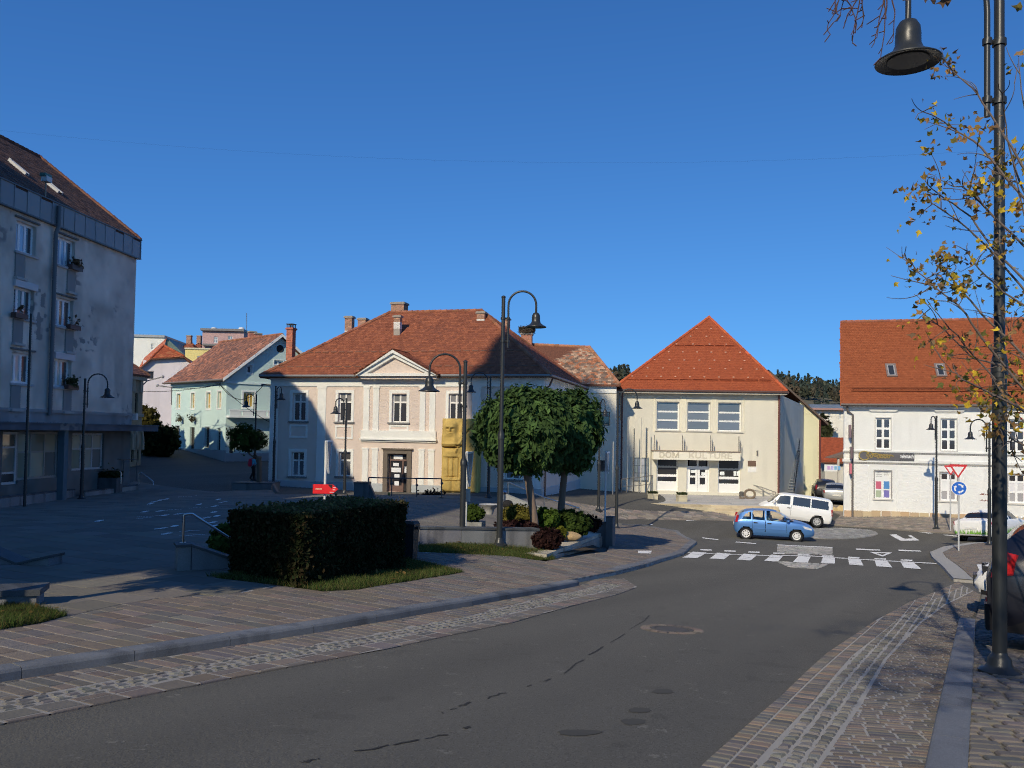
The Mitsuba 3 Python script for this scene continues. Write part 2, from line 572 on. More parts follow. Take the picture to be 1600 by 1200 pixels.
def pave(holder, quads, part, z0, z1, tones, bsdf='paver', most=290, bevel=.006, warp=.002, r=rng, var=.16, rest='stones_far'):
    quads = sorted(quads, key=lambda q: (not seen(q), np.hypot(*np.asarray(q).mean(0))))
    far = MB()
    for k, q in enumerate(quads):
        col = jit(tones[r.integers(len(tones))], var, r)
        if k < most and seen(q):
            mb = MB()
            piece(mb, q, z0, z1, col, bevel, warp, r)
            add(name(f'{holder}__{part}'), mb, bsdf)
        else:
            piece(far, q, z0, z1, col, bevel, warp, r)
    if far.n:
        key = f'{holder}__{rest}'
        add(key, far, bsdf)
        lab(key, None, kind='stuff')


BROWN = [(.150, .127, .112), (.135, .119, .108), (.165, .135, .114), (.142, .13, .121), (.156, .13, .108), (.122, .113, .107)]
GREYB = [(.13, .122, .118), (.15, .135, .124), (.118, .112, .11), (.165, .145, .128)]
MORTAR = (.36, .345, .315)
MORTAR2 = (.25, .24, .225)
RDIR = np.array([.53, .848])          # the road's direction
RPER = np.array([.848, -.53])

kerb_out = W([(-420, 1160), (-160, 1100), (0, 1069), (105, 1052), (311, 1020), (469, 995), (600, 973), (736, 949), (840, 930), (906, 916)])
kerb_in = LineString(kerb_out).parallel_offset(.2, 'left').coords[:]
asph_l = W([(-420, 1250), (-160, 1170), (0, 1134), (210, 1091), (450, 1044), (600, 1016), (800, 974), (960, 931), (996, 918)])
# left pavement, gutter, plaza
pav_l = Polygon(list(kerb_in) + W([(962, 899), (1012, 886), (1068, 867), (1089, 850), (1060, 832), (1007, 823), (962, 821)]) + W([(948, 862), (850, 877), (800, 869), (700, 864), (655, 862),
        (600, 880), (420, 916), (345, 930), (250, 934), (205, 940), (107, 962), (0, 985), (-300, 1030)], .1)).buffer(0)
if pav_l.geom_type != 'Polygon':
    pav_l = max(pav_l.geoms, key=lambda g: g.area)
add(structure('pavement'), sheet(MB(MORTAR), pav_l, .092, .5, skirt=.12), 'matte', True)
r_ = np.random.default_rng(11)
pave('pavement', lay(pav_l, RPER, .215, (.32, .62), .018, r_), 'paving_stone', .06, .098, BROWN, r=r_, rest='paving_stones')

gut_l = Polygon(list(kerb_out) + W([(930, 906), (975, 905), (996, 918)]) + list(asph_l[::-1])).buffer(0)
if gut_l.geom_type != 'Polygon':
    gut_l = max(gut_l.geoms, key=lambda g: g.area)
add(structure('gutter'), sheet(MB(MORTAR2), gut_l, .012, .5), 'matte', True)
edge_l = strip(asph_l, .30, 1).intersection(gut_l)
edge_l = max(getattr(edge_l, 'geoms', [edge_l]), key=lambda g: g.area)
sett_l = strip(asph_l, .62, 1).difference(edge_l.buffer(.02)).intersection(gut_l)
sett_l = max(getattr(sett_l, 'geoms', [sett_l]), key=lambda g: g.area)
brick_l = gut_l.difference(strip(asph_l, .64, 1).buffer(.01))
brick_l = max(getattr(brick_l, 'geoms', [brick_l]), key=lambda g: g.area)
qs = lay(edge_l, RPER, .30, (.29, .31), .022, r_)
pave('gutter', qs, 'edge_stone', -.02, .016, BROWN, most=110, r=r_, rest='edge_stones')
pave('gutter', lay(brick_l, RPER, .145, (.25, .5), .022, r_), 'brick', -.02, .018, BROWN + GREYB, most=150, r=r_, rest='bricks')
pave('gutter', lay(sett_l, RDIR, .105, (.09, .14), .03, r_, wob=.012), 'sett', -.02, .022, [(.15, .145, .135), (.175, .17, .155), (.13, .125, .118)], most=30, bevel=.012, warp=.004, r=r_, rest='setts')


def kerbs(key, line, w, height, lens, r, tone=(.15, .155, .16), side='left'):
    """Kerb stones one by one along a line of the plan."""
    l = LineString(line)
    s = 0.0
    while s < l.length - .1:
        L = min(r.uniform(*lens), l.length - s)
        t = np.linspace(s + .003, s + L - .003, 4)
        a = np.array([l.interpolate(x).coords[0] for x in t])
        d = np.gradient(a, axis=0)
        n = np.column_stack([-d[:, 1], d[:, 0]]) / np.linalg.norm(d, axis=1, keepdims=True) * (1 if side == 'left' else -1)
        mb = MB()
        col = jit(tone, .12, r)
        prof = [(0, -.15), (0, height - .03), (.012, height - .008), (.03, height), (w - .01, height + .004), (w, height - .004), (w, -.15)]
        rings = [np.column_stack([a + n * u, hh(a + n * min(u, .05)) + z]) for u, z in prof]
        k = len(prof)
        v = np.stack(rings, 1).reshape(-1, 3)
        f = []
        for i in range(3):
            for j in range(k - 1):
                f.append([i * k + j, (i + 1) * k + j, (i + 1) * k + j + 1, i * k + j + 1])
        mb.mesh(v, f, col)
        for e, m in ((0, 0), (3, 1)):
            mb.mesh(np.vstack([v[e * k:(e + 1) * k]]), [[0, i, i + 1] for i in range(1, k - 1)], col)
        add(name(f'{key}__kerb_stone'), mb, 'kerb_granite')
        s += L


def _kg(p, n, uv):
    sp = noise(p.x * 150, p.y * 150, p.z * 150)
    bl = fbm(p.x * 2.2, p.y * 2.2, p.z * 2.2, 4)
    st = smoothstep(.58, .72, fbm(p.x * 3.1, p.y * 3.1, 2.0, 3))
    cell = cell_rand(p.x * .53 + p.y * .85, 0, 0)
    v = .15 + .05 * (sp - .5) + .09 * (bl - .5) - .05 * st + .03 * (cell - .5)
    return mi.Color3f(v * .95, v * .99, v * 1.04)


bs('kerb_granite', two(princ(proc(_kg), .6, .35)))
kerbs(name('kerb'), kerb_out, .2, .115, (.9, 1.1), r_)
kerb2 = W([(962, 899), (1012, 886), (1068, 867), (1089, 850), (1060, 832), (1007, 823), (962, 821)])
kerbs(name('kerb'), kerb2, .35, .108, (.8, 1.0), r_, side='left')
lab('kerb', None, kind='structure'); lab('kerb_001', None, kind='structure')

# right gutter, kerb and pavement
asph_r = W([(1060, 1240), (1100, 1195), (1222, 1088), (1292, 1022), (1372, 968), (1420, 942), (1500, 908)])
kr = W([(1440, 1240), (1447, 1208), (1468, 1110), (1484, 1040), (1498, 976)])
gut_r = Polygon(asph_r + W([(1500, 912), (1532, 930), (1526, 955), (1512, 974)]) + kr[::-1]).buffer(0)
add(structure('gutter_001'), sheet(MB((.29, .28, .26)), gut_r, .011, .5), 'matte', True)
r2 = np.random.default_rng(23)
hd = strip(asph_r, .26, -1).intersection(gut_r)
ro = strip(asph_r, .58, -1).intersection(gut_r).difference(hd.buffer(.015))
br = gut_r.difference(strip(asph_r, .60, -1).buffer(.01))
big_ = lambda g: max(getattr(g, 'geoms', [g]), key=lambda q: q.area)
hd, ro, br = big_(hd), big_(ro), big_(br)
ldir = unit(np.append(np.array(asph_r[3]) - np.array(asph_r[1]), 0))[:2]
pave('gutter_001', lay(hd, ldir, .26, (.085, .10), .016, r2), 'edge_stone', -.02, .018, GREYB + [(.22, .17, .13)], most=80, r=r2, rest='edge_stones')
pave('gutter_001', lay(ro, ldir, .105, (.08, .13), .026, r2, wob=.010), 'sett', -.02, .022, [(.15, .145, .135), (.175, .168, .155), (.13, .125, .118)], most=70, bevel=.012, warp=.004, r=r2, rest='setts')
pave('gutter_001', lay(br, (.93, -.20), .066, (.13, .19), .017, r2), 'brick', -.02, .017, BROWN + GREYB, most=140, r=r2, rest='bricks')
kerbs(name('kerb'), kr, .22, .11, (.7, 1.0), r2, side='right')
lab('kerb_002', None, kind='structure')
pr = Polygon(W([(1505, 1240), (1513, 1208), (1519, 1040), (1524, 976), (1530, 955), (1536, 928), (1560, 917), (1640, 926), (1720, 905)]) + [(40, 24), (30, 4), (6, 2)]).buffer(0)
pr = big_(pr)
add(structure('pavement_001'), sheet(MB((.12, .115, .095)), pr, .075, .5, skirt=.1), 'matte', True)
near_r = pr.intersection(sbox(0, 0, 12, 15))
pave('pavement_001', lay(big_(near_r), (.93, -.20), .115, (.17, .24), .022, r2), 'paving_stone', .05, .095, GREYB + [(.13, .12, .11)], most=220, bevel=.01, warp=.003, r=r2, rest='paving_stones')

# the corner island on the right
isl = Polygon(W([(1490, 909), (1456, 873), (1453, 866), (1474, 857), (1512, 851), (1560, 849), (1640, 852), (1640, 925), (1560, 915)])).buffer(0)
add(structure('traffic_island'), sheet(MB(MORTAR), isl, .07, .5, skirt=.1), 'matte', True)
band = LineString(W([(1495, 911), (1490, 909), (1456, 873), (1453, 866), (1474, 857), (1512, 851), (1560, 849)])).buffer(.42).intersection(isl)
add('traffic_island__border_band', sheet(MB((.27, .265, .25)), band, .088, .5), 'paver', True)
pave('traffic_island', lay(big_(isl.difference(band.buffer(.02))), RPER, .16, (.2, .34), .025, r2), 'paving_stone', .05, .092, BROWN, most=60, r=r2, rest='paving_stones')

# far pavements: cobbles before the hall, the pavement of the white house, the round traffic island
def cobbled(key, poly, off, sx, sy, tones, most=0, d=(1, 0), joint=.04, part='cobble'):
    add(structure(key), sheet(MB((.21, .19, .165)), poly, off, 1.0, skirt=.12), 'matte', True)
    pave(key, lay(poly, d, sy, (sx * .8, sx * 1.2), joint, r2), part, off - .02, off + .022, tones, most=most, bevel=.02, r=r2, rest='cobbles')


COB = [(.20, .175, .15), (.24, .20, .165), (.17, .155, .14), (.27, .23, .19)]
cobbled('cobbled_verge', Polygon(W([(868, 782), (960, 795), (1100, 801), (1215, 806), (1215, 818), (1150, 815), (1000, 811), (868, 806)])), .03, .42, .30, COB, 120)
cobbled('pavement_002', Polygon(W([(1296, 821), (1360, 825), (1432, 831), (1460, 833), (1502, 835), (1560, 834), (1720, 845)]) + [(44, 52), (44, 56), (20, 56), (20, 50.5)]).buffer(0), .06, .34, .22, COB, 100)
el = Polygon([(1306 + 66 * math.cos(t), 834.5 + 8.5 * math.sin(t)) for t in np.linspace(0, 2 * np.pi, 40)[:-1]])
cobbled('traffic_island_001', Polygon(W(list(el.exterior.coords)[:-1])).buffer(0), .03, .3, .3, [(.22, .22, .215), (.27, .27, .26), (.19, .19, .185)], 60)
for q in ([(1214, 852), (1301, 856.5), (1301, 867), (1214, 865)], [(1212, 877), (1295, 882), (1277, 889.5), (1232, 886.5)]):
    k = name('cobbled_patch')
    poly = Polygon(W(q))
    add(structure(k), sheet(MB((.12, .12, .115)), poly, .006, .5), 'matte')
    pave(k, lay(poly, RPER, .26, (.22, .3), .045, r2), 'cobble', -.02, .022, [(.29, .285, .27), (.24, .24, .23), (.34, .33, .31)], most=60, bevel=.02, r=r2, rest='cobbles')

# painted markings
def mark(key, polys, off=.005, col=(.66, .66, .64)):
    mb = MB(col)
    for p in polys:
        sheet(mb, p if hasattr(p, 'area') else Polygon(W(p)).buffer(0), off, .5)
    k = name(key)
    add(k, mb, 'road_paint', False)
    return k


def _rp(p, n, uv):
    w = smoothstep(.60, .80, fbm(p.x * 5, p.y * 5, 0.0, 4)) * .65
    return mix((.62, .62, .60), (.10, .10, .10), w)


bs('road_paint', two(princ(proc(_rp), .7, .3)))
ZZ = lambda pts: [(1040 + a / 3.3333, 840 + b / 3.3333) for a, b in pts]
stripes = [[(85, 105), (160, 108), (215, 78), (140, 75)], [(228, 110), (303, 114), (340, 85), (268, 80)], [(370, 116), (442, 120), (478, 90), (405, 85)], [(513, 122), (585, 126), (613, 95), (550, 90)],
           [(663, 128), (740, 132), (755, 100), (692, 96)], [(808, 134), (882, 137), (882, 107), (820, 102)], [(957, 142), (1030, 147), (1015, 115), (950, 110)],
           [(1098, 150), (1180, 157), (1155, 123), (1088, 117)], [(1240, 158), (1332, 166), (1290, 130), (1222, 125)]]
lab('zebra_crossing', 'white striped pedestrian crossing painted across the road before the roundabout', 'crossing')
for s in stripes:
    mark('zebra_crossing__stripe', [ZZ(s)], .010)
dash = [(180, 62), (305, 68), (430, 74), (560, 80), (688, 86), (815, 94), (950, 102), (1088, 109), (1225, 116)]
for i, (x, y) in enumerate(dash):
    mark('zebra_crossing__short_dash', [ZZ([(x, y + 5), (x + 60, y + 8), (x + 60, y + 1), (x, y - 1)])], .011)
mark('zebra_crossing__edge_line', [ZZ([(115, 80), (760, 99), (1410, 139), (1410, 135), (760, 95.5), (115, 77)])], .0135)
for s, t in (([(190, 0), (275, 10), (275, 14), (190, 4)], 'first short white dash left of the crossing, near the blue car'), ([(365, 22), (472, 31), (472, 35), (365, 26)], 'white dash on the asphalt just before the cobbled patch'),
             ([(580, 37), (870, 51), (870, 55), (580, 40)], 'long thin white line along the top of the cobbled patch'), ([(990, 58), (1115, 64), (1120, 69), (993, 65)], 'white bar of the give-way line left of the painted triangle'),
             ([(1210, 64), (1325, 69), (1332, 74), (1215, 71)], 'white bar of the give-way line right of the painted triangle')):
    lab(mark('road_marking', [ZZ(s)], .012), t, 'road marking')
tri = Polygon(W(ZZ([(1062, 76), (1182, 79), (1130, 100)])))
inn = Polygon(W(ZZ([(1098, 82), (1152, 83), (1129, 93)])))
lab(mark('road_marking', [tri.difference(inn)], .012), 'small white give-way triangle outline painted before the crossing', 'road marking')
Z5 = lambda pts: [(1280 + a / 5, 740 + b / 5) for a, b in pts]
lab(mark('road_marking', [Z5([(550, 476), (600, 474), (672, 510), (735, 506), (690, 484), (720, 482), (785, 522), (640, 526)])], .005), 'worn white arrow shape on the far roundabout lane', 'road marking')
lab(mark('road_marking', [Z5([(762, 454), (800, 454), (890, 466), (850, 468)])], .005), 'slim white dash in front of the lamp by the white house', 'road marking')
lab(mark('road_marking', [Z5([(960, 479), (1000, 479), (1115, 490), (1070, 492)])], .005), 'slim white dash beside the white sedan', 'road marking')
Z4 = lambda pts: [(960 + a / 4.2105, 760 + b / 4.2105) for a, b in pts]
for s, t in (([(230, 250), (300, 236), (305, 240), (240, 254)], 'thin white dash left of the hall, nearer the kerb nose'), ([(140, 262), (205, 260), (212, 272), (145, 276)], 'short pale dash beside the lamp shadow left of the roundabout'),
             ([(470, 222), (550, 218), (552, 223), (472, 227)], 'faint white dash beyond the blue car')):
    lab(mark('road_marking', [Z4(s)], .006), t, 'road marking')
lab(mark('pavement_marking', [Polygon(W(Z4([(155, 424), (245, 424), (240, 442), (155, 440)]), .1))], .105), 'small pale tactile slab set in the corner pavement', 'paving slab')
k = mark('pavement_marking', [Polygon(W([(1526, 882), (1548, 881), (1548, 888), (1530, 891)], .1))], .10)
lab(k, 'white painted patch on the island before the white car bumper', 'road marking')

# manhole, cracks, stains in the asphalt
mh = G(1050, 984)
mb = MB((.20, .16, .14))
mb.lathe([(0, .012), (.21, .012), (.21, .006), (.225, .006), (.225, .014), (.27, .014), (.28, .004)], (0, 0, 0), 40)
rc0 = np.random.default_rng(8)
v, f, c = mb.done()
v[:, 2] += hh(v[:, :2] + mh[:2])
v[:, :2] += mh[:2]
k = add(name('manhole_cover'), MB().mesh(v, f, (.075, .072, .07)), 'paver', 30)
for i in range(20):
    t0, t1 = 2 * np.pi * (i + .06) / 20, 2 * np.pi * (i + .94) / 20
    q = mh[:2] + np.array([[r0_ * math.cos(t), r0_ * math.sin(t)] for r0_, t in ((.285, t0), (.41, t0), (.41, t1), (.285, t1))])
    g_ = MB(); piece(g_, q, -.02, .016, jit((.15, .125, .112), .2, rc0), .012, .003, rc0); add(name('manhole_cover__sett'), g_, 'paver')
lab(k, 'round worn manhole cover with a reddish rim in the middle of the road', 'manhole cover')
mk = MB((.040, .040, .039))
rc = np.random.default_rng(5)
segs = [(470, 1192, 500, 1186), (545, 1176, 700, 1148), (720, 1140, 735, 1136), (690, 1115, 735, 1098), (760, 1092, 860, 1060), (880, 1052, 1016, 963)]
for x0, y0, x1, y1 in segs:
    n = 14
    t = np.linspace(0, 1, n)
    pts = np.array([G(x0 + (x1 - x0) * a + rc.normal(0, 1.5), y0 + (y1 - y0) * a + rc.normal(0, .8)) for a in t])
    for i in range(n - 1):
        if rc.uniform() < .3: continue
        w = rc.uniform(.004, .013)
        sheet(mk, LineString([pts[i, :2], pts[i + 1, :2]]).buffer(w, cap_style=1, quad_segs=2), .004, 1.0)
k = add('road__tar_seam', mk, 'matte'); lab(k, 'broken dark tar seam running up the asphalt', None)
st = MB((.062, .061, .056))
for x, y, a, b in ((1035, 1081, 17, 4), (905, 1145, 34, 5), (1000, 1110, 18, 4), (990, 1128, 20, 5)):
    sheet(st, Polygon(W([(x + a * math.cos(t) * rc.uniform(.85, 1.15), y + b * math.sin(t) * rc.uniform(.8, 1.2)) for t in np.linspace(0, 2 * np.pi, 20)[:-1]])).buffer(0), .0035, .5, (.064, .063, .058))
k = add('road__oil_stain', st, 'matte'); lab(k, None, kind='stuff')

# plaza of grey slabs
plaza = Polygon(W([(-500, 1010), (-300, 1030), (0, 985), (107, 962), (205, 940), (250, 934), (345, 930), (420, 916), (600, 880), (655, 862), (655, 832), (835, 828), (870, 800), (905, 792), (880, 785), (760, 776), (560, 773), (430, 772), (425, 765), (330, 768)], .1)
                + W([(210, 752), (120, 775), (0, 790), (-400, 850)], .1)).buffer(0)
plaza = big_(plaza)
add(structure('plaza'), sheet(MB(), plaza, .086, 1.0, skirt=.2), 'slab', True)
r3 = np.random.default_rng(31)
pave('plaza', lay(plaza, RPER, .55, (.7, 1.1), .012, r3), 'slab_stone', .07, .1, [(.150, .138, .120), (.134, .123, .108), (.158, .145, .127)], bsdf='paver', most=290, bevel=.004, warp=.0012, r=r3, var=.10, rest='slab_stones')
Z1 = lambda x, y: (x / 4, 740 + y / 4)
for x, y, a in [(905, 258, 16), (960, 192, 14), (1000, 254, 18), (1000, 182, 10), (1040, 174, 10), (1030, 282, 16), (1005, 368, 28), (1090, 352, 10), (1040, 402, 18), (1170, 157, 55), (1245, 210, 10), (1285, 298, 20), (1340, 222, 14),
                (1335, 262, 8), (1330, 328, 16), (1340, 350, 18), (1355, 286, 10), (1365, 177, 10), (1395, 194, 22), (1120, 272, 22), (900, 300, 40), (945, 288, 85), (1240, 232, 60), (1090, 244, 50), (1180, 385, 60), (1200, 412, 70), (940, 205, 12), (620, 318, 14)]:
    a0 = a / 4
    thin = .22 if a > 30 else .6
    p0, p1 = G(*Z1(x - a, y + 4)), G(*Z1(x + a, y - 4))
    k = name('plaza_dash'); add(k, sheet(MB(), LineString([p0[:2], p1[:2]]).buffer(.035 if a > 30 else .075, cap_style=1, quad_segs=2), .1045, 1.0), 'road_paint'); lab(k, 'one of the scattered small white dashes on the shaded plaza slabs', 'chalk mark', 'white dashes on the plaza')  # small white dashes laid flat on the slabs


# grass: islands of turf with blades
def turf(key, poly, off, n, seed, label, hgt=.13, tones=((.05, .09, .022), (.075, .125, .03), (.11, .135, .045), (.12, .115, .05))):
    r = np.random.default_rng(seed)
    k = name(key)
    mb = MB((.055, .06, .03))
    sheet(mb, poly, off, .3)
    x0, y0, x1, y1 = poly.bounds
    pts = r.uniform([x0, y0], [x1, y1], (n * 3, 2))
    shapely.prepare(poly)
    pts = pts[shapely.contains_xy(poly, pts[:, 0], pts[:, 1])][:n]
    m = len(pts)
    z = hh(pts) + off
    ang = r.uniform(0, 2 * np.pi, m)
    patch = meshkit.noise(np.column_stack([pts * 1.7, np.zeros(m)]))
    H = hgt * r.uniform(.4, 1.2, m) * (.5 + patch)
    lean = r.normal(0, .5, (m, 2)) * H[:, None]
    b = np.column_stack([np.cos(ang), np.sin(ang)]) * .004
    v = np.stack([np.column_stack([pts - b, z]), np.column_stack([pts + b, z]), np.column_stack([pts + lean, z + H])], 1).reshape(-1, 3)
    t = np.asarray(tones)[r.integers(0, len(tones), m)] * r.uniform(.7, 1.3, (m, 1)) * (.7 + .6 * patch[:, None])
    dry = r.uniform(size=m) < .07
    t[dry] = (.24, .17, .06)
    mb.mesh(v, np.arange(3 * m).reshape(-1, 3), np.repeat(t, 3, 0))
    # fallen leaves
    q = pts[r.integers(0, m, max(6, m // 700))]
    lf = leafy(len(q), np.column_stack([q, hh(q) + off + .06]), np.tile([0, 0, 1.0], (len(q), 1)), .05, np.tile([.22, .14, .05], (len(q), 1)) * r.uniform(.5, 1.2, (len(q), 1)), r)
    mb.mesh(*lf)
    add(k, mb, 'leaf')
    lab(k, label, 'grass', kind='stuff')


hedge_grass = Polygon(W([(322, 900), (372, 897), (640, 874), (690, 884), (726, 894), (640, 908), (560, 921), (505, 924), (420, 913), (345, 904)], .1)).buffer(0)
turf('grass', hedge_grass, .10, 22000, 1, 'short green grass growing round the foot of the clipped hedge', .075)
lamp_grass = Polygon(W([(652, 850), (760, 846), (840, 852), (870, 872), (840, 873), (740, 868), (652, 862)], .1)).buffer(0)
turf('grass', lamp_grass, .06, 20000, 2, 'bright green grass strip in front of the granite planter walls', .085)
bench_grass = Polygon(W([(-120, 955), (0, 945), (60, 950), (106, 962), (60, 974), (0, 984), (-120, 1002)], .1)).buffer(0)
turf('grass', bench_grass, .10, 12000, 3, 'grass with fallen leaves at the foot of the granite bench wall', .10)
# ---------------------------------------------------------------- buildings
bs('pane', two(princ(VC, .05, .9, 0.0, clearcoat=1.0, clearcoat_gloss=.98)))
bs('tile', two(princ(VC, .78, .25)))
bs('gold', two(princ(VC, .35, .5, .6)))
Z = np.array([0, 0, 1.0])
TILE_RED = [(.285, .095, .050), (.255, .085, .046), (.305, .105, .054), (.235, .08, .045), (.27, .092, .05), (.21, .076, .046)]
TILE_NEW = [(.345, .086, .036), (.335, .082, .035), (.355, .090, .037), (.325, .079, .034)]
TILE_BRN = [(.22, .105, .075), (.18, .09, .07), (.26, .12, .08), (.15, .085, .07), (.30, .13, .085)]
TILE_MOT = [(.36, .15, .09), (.27, .19, .14), (.40, .17, .09), (.22, .15, .11), (.45, .30, .20), (.33, .13, .08)]
DARK_M, ZINC = (.035, .037, .04), (.20, .215, .225)


class Fac:
    """An upright plane: u runs along the wall, v up, w out towards the street."""

    def __init__(s, o, ang=None, U=None):
        s.O = np.asarray(o, float)
        s.U = unit([math.cos(ang), math.sin(ang), 0]) if U is None else unit(U)
        s.N = np.array([s.U[1], -s.U[0], 0])

    def pt(s, u, v, w=0.0):
        return s.O + s.U * u + Z * v + s.N * w

    def px(s, x, y, w=0.0):
        r = ray(x, y)
        t = ((s.O + s.N * w - CAM) @ s.N) / (r @ s.N)
        q = CAM + r * t - s.O
        return np.array([q @ s.U, q[2]])

    def rect(s, x0, y0, x1, y1, w=0.0):
        xm, ym = (x0 + x1) / 2, (y0 + y1) / 2
        return s.px(x0, ym, w)[0], s.px(xm, y1, w)[1], s.px(x1, ym, w)[0], s.px(xm, y0, w)[1]

    def box(s, mb, u0, v0, u1, v1, w0, w1, col=None):
        p = [s.pt(u0, v0, w0), s.pt(u1, v0, w0), s.pt(u1, v0, w1), s.pt(u0, v0, w1), s.pt(u0, v1, w0), s.pt(u1, v1, w0), s.pt(u1, v1, w1), s.pt(u0, v1, w1)]
        return mb.hexa([p[k] for k in (3, 2, 1, 0, 7, 6, 5, 4)], col)

    def wall(s, mb, poly, thick=.35, w=0.0, col=None):
        """A wall with its openings, from a shapely polygon in (u, v)."""
        for g in getattr(poly, 'geoms', [poly]):
            m = trimesh.creation.extrude_polygon(g, thick, engine='earcut')
            q = np.asarray(m.vertices)
            mb.mesh(s.O + q[:, :1] * s.U + q[:, 1:2] * Z + (q[:, 2:3] - thick + w) * s.N, np.asarray(m.faces)[:, ::-1], col)
        return mb


def rects(*rs):
    return shapely.union_all([sbox(min(a, c), min(b, d), max(a, c), max(b, d)) for a, b, c, d in rs])


def window(par, f, r, cols=(1, 1), rows=(1,), fw=.06, depth=.13, frame=(.72, .71, .68), panes=((.02, .022, .026),), sill=None, part='window', r_=rng, surround=None, sw=.12, proud=.035, lab_=None, bar=None):
    """A window in an opening: frame and glazing bars, a pane in every field, a sill, a moulded surround."""
    u0, v0, u1, v1 = r
    nc = len(cols)
    k = name(f'{par}__{part}')
    mb = MB(frame)
    if surround:
        for a in ((u0 - sw, v0 - (0 if sill else sw), u0, v1 + sw), (u1, v0 - (0 if sill else sw), u1 + sw, v1 + sw), (u0, v1, u1, v1 + sw)) + (() if sill else ((u0, v0 - sw, u1, v0),)):
            f.box(mb, *a, -.02, proud, surround)
    for a in ((u0, v0, u0 + fw, v1), (u1 - fw, v0, u1, v1), (u0 + fw, v0, u1 - fw, v0 + fw), (u0 + fw, v1 - fw, u1 - fw, v1)):
        f.box(mb, *a, -depth - .06, -depth)
    cx, cy = np.cumsum([0, *cols]) / sum(cols), np.cumsum([0, *rows]) / sum(rows)
    U_ = u0 + fw + (u1 - u0 - 2 * fw) * cx
    V_ = v0 + fw + (v1 - v0 - 2 * fw) * cy
    b = (bar or fw * .8) / 2
    for x in U_[1:-1]:
        f.box(mb, x - b, v0 + fw, x + b, v1 - fw, -depth - .055, -depth + .003)
    for y in V_[1:-1]:
        f.box(mb, u0 + fw, y - b, u1 - fw, y + b, -depth - .053, -depth - .004)
    add(k, mb, 'satin')
    if lab_: lab(k, lab_)
    i = 0
    for b_ in range(len(rows)):
        for a in range(nc):
            g = MB(jit(panes[i % len(panes)], .12, r_)); i += 1
            f.box(g, U_[a] + .004, V_[b_] + .004, U_[a + 1] - .004, V_[b_ + 1] - .004, -depth - .042, -depth - .03)
            add(name(f'{k}__pane'), g, 'pane')
    if sill:
        g = MB(sill)
        f.box(g, u0 - sw - .05, v0 - .09, u1 + sw + .05, v0, -.1, .10)
        add(name(f'{k}__sill'), g, 'matte')
    return k


def tiles(mb, poly3, e, tones, tw=.2, ex=.17, r=rng, t=.022, patch=.25, under=.0):
    """Roof tiles in courses over a flat polygon; e runs along the eaves."""
    P3 = np.asarray(poly3, float)
    o = P3[0]
    n = np.cross(P3[1] - P3[0], P3[2] - P3[0])
    n = unit(n if n[2] > 0 else -n)
    e = unit(np.asarray(e) - n * (np.asarray(e) @ n))
    s = np.cross(n, e)
    s = s if s[2] > 0 else -s
    q = np.column_stack([(P3 - o) @ e, (P3 - o) @ s])
    pg = Polygon(q).buffer(0)
    a0, b0, a1, b1 = pg.bounds
    rows = np.arange(b0, b1, ex)
    C = []
    for i, y in enumerate(rows):
        xs = np.arange(a0 - tw * (i % 2) * .5, a1, tw)
        C.append(np.column_stack([xs, np.full(len(xs), y)]))
    C = np.vstack(C)
    shapely.prepare(pg)
    C = C[shapely.contains_xy(pg, C[:, 0] + tw / 2, C[:, 1] + ex / 2)]
    m = len(C)
    g = .004
    base = np.array([[g, 0, t], [tw - g, 0, t], [tw - g, ex * 1.3, .004], [g, ex * 1.3, .004], [g, 0, 0], [tw - g, 0, 0]])
    jj = r.normal(0, .004, (m, 1))
    L = C[:, None, :] + base[None, :, :2]
    Hh = base[None, :, 2] + under + np.where(base[None, :, 2] > .01, jj, 0)
    V = o + L[..., :1] * e + L[..., 1:2] * s + Hh[..., None] * n
    F = np.array([[0, 1, 2], [0, 2, 3], [4, 5, 1], [4, 1, 0]])
    if np.cross(e, s) @ n < 0: F = F[:, ::-1]
    ww = meshkit.fbm(np.column_stack([V[:, 0] * .45, ]) if V.ndim == 2 else V[:, 0] * .45, 3)
    idx = np.clip(((ww - .25) * 2 * len(tones) * .6 + r.uniform(0, len(tones) * .45, m)).astype(int), 0, len(tones) - 1)
    col = np.asarray(tones)[idx] * r.uniform(1 - patch, 1 + patch, (m, 1))
    mb.mesh(V.reshape(-1, 3), (np.arange(m)[:, None, None] * 6 + F).reshape(-1, 3), np.repeat(col, 6, 0))


def roof(par, polys, tones, part='roof', tw=.2, ex=.17, r=rng, thick=.12, ridges=(), capcol=None, patch=.2, base=(.16, .07, .045)):
    """Roof slopes [(corners, eaves direction)], tiled, with ridge tiles along lines."""
    k = name(f'{par}__{part}')
    mb, tm = MB(base), MB()
    for poly3, e in polys:
        mb.prism(np.asarray(poly3, float) - Z * thick, Z * thick)
        tiles(tm, poly3, e, tones, tw, ex, r, patch=patch, under=.006)
    add(k, mb, 'matte')
    add(k + '__tiles', tm, 'tile'); lab(k + '__tiles', None, kind='stuff')
    if len(ridges):
        g = MB()
        for a, b in ridges:
            a, b = np.asarray(a, float), np.asarray(b, float)
            n = max(1, int(np.linalg.norm(b - a) / .36))
            for i in range(n):
                p, q = a + (b - a) * i / n, a + (b - a) * (i + 1.12) / n
                g.tube([p + Z * .015, q + Z * .03], [.10, .115], 8, jit(capcol or tones[0], .25, r))
        add(k + '__ridge_tiles', g, 'tile', 40); lab(k + '__ridge_tiles', None, kind='stuff')
    return k


def gutter(par, pts, r=.065, col=(.16, .13, .11), part='gutter'):
    pts = np.asarray(pts, float)
    mb = MB(col).tube(pts, r, 8)
    return add(name(f'{par}__{part}'), mb, 'satin', 50)


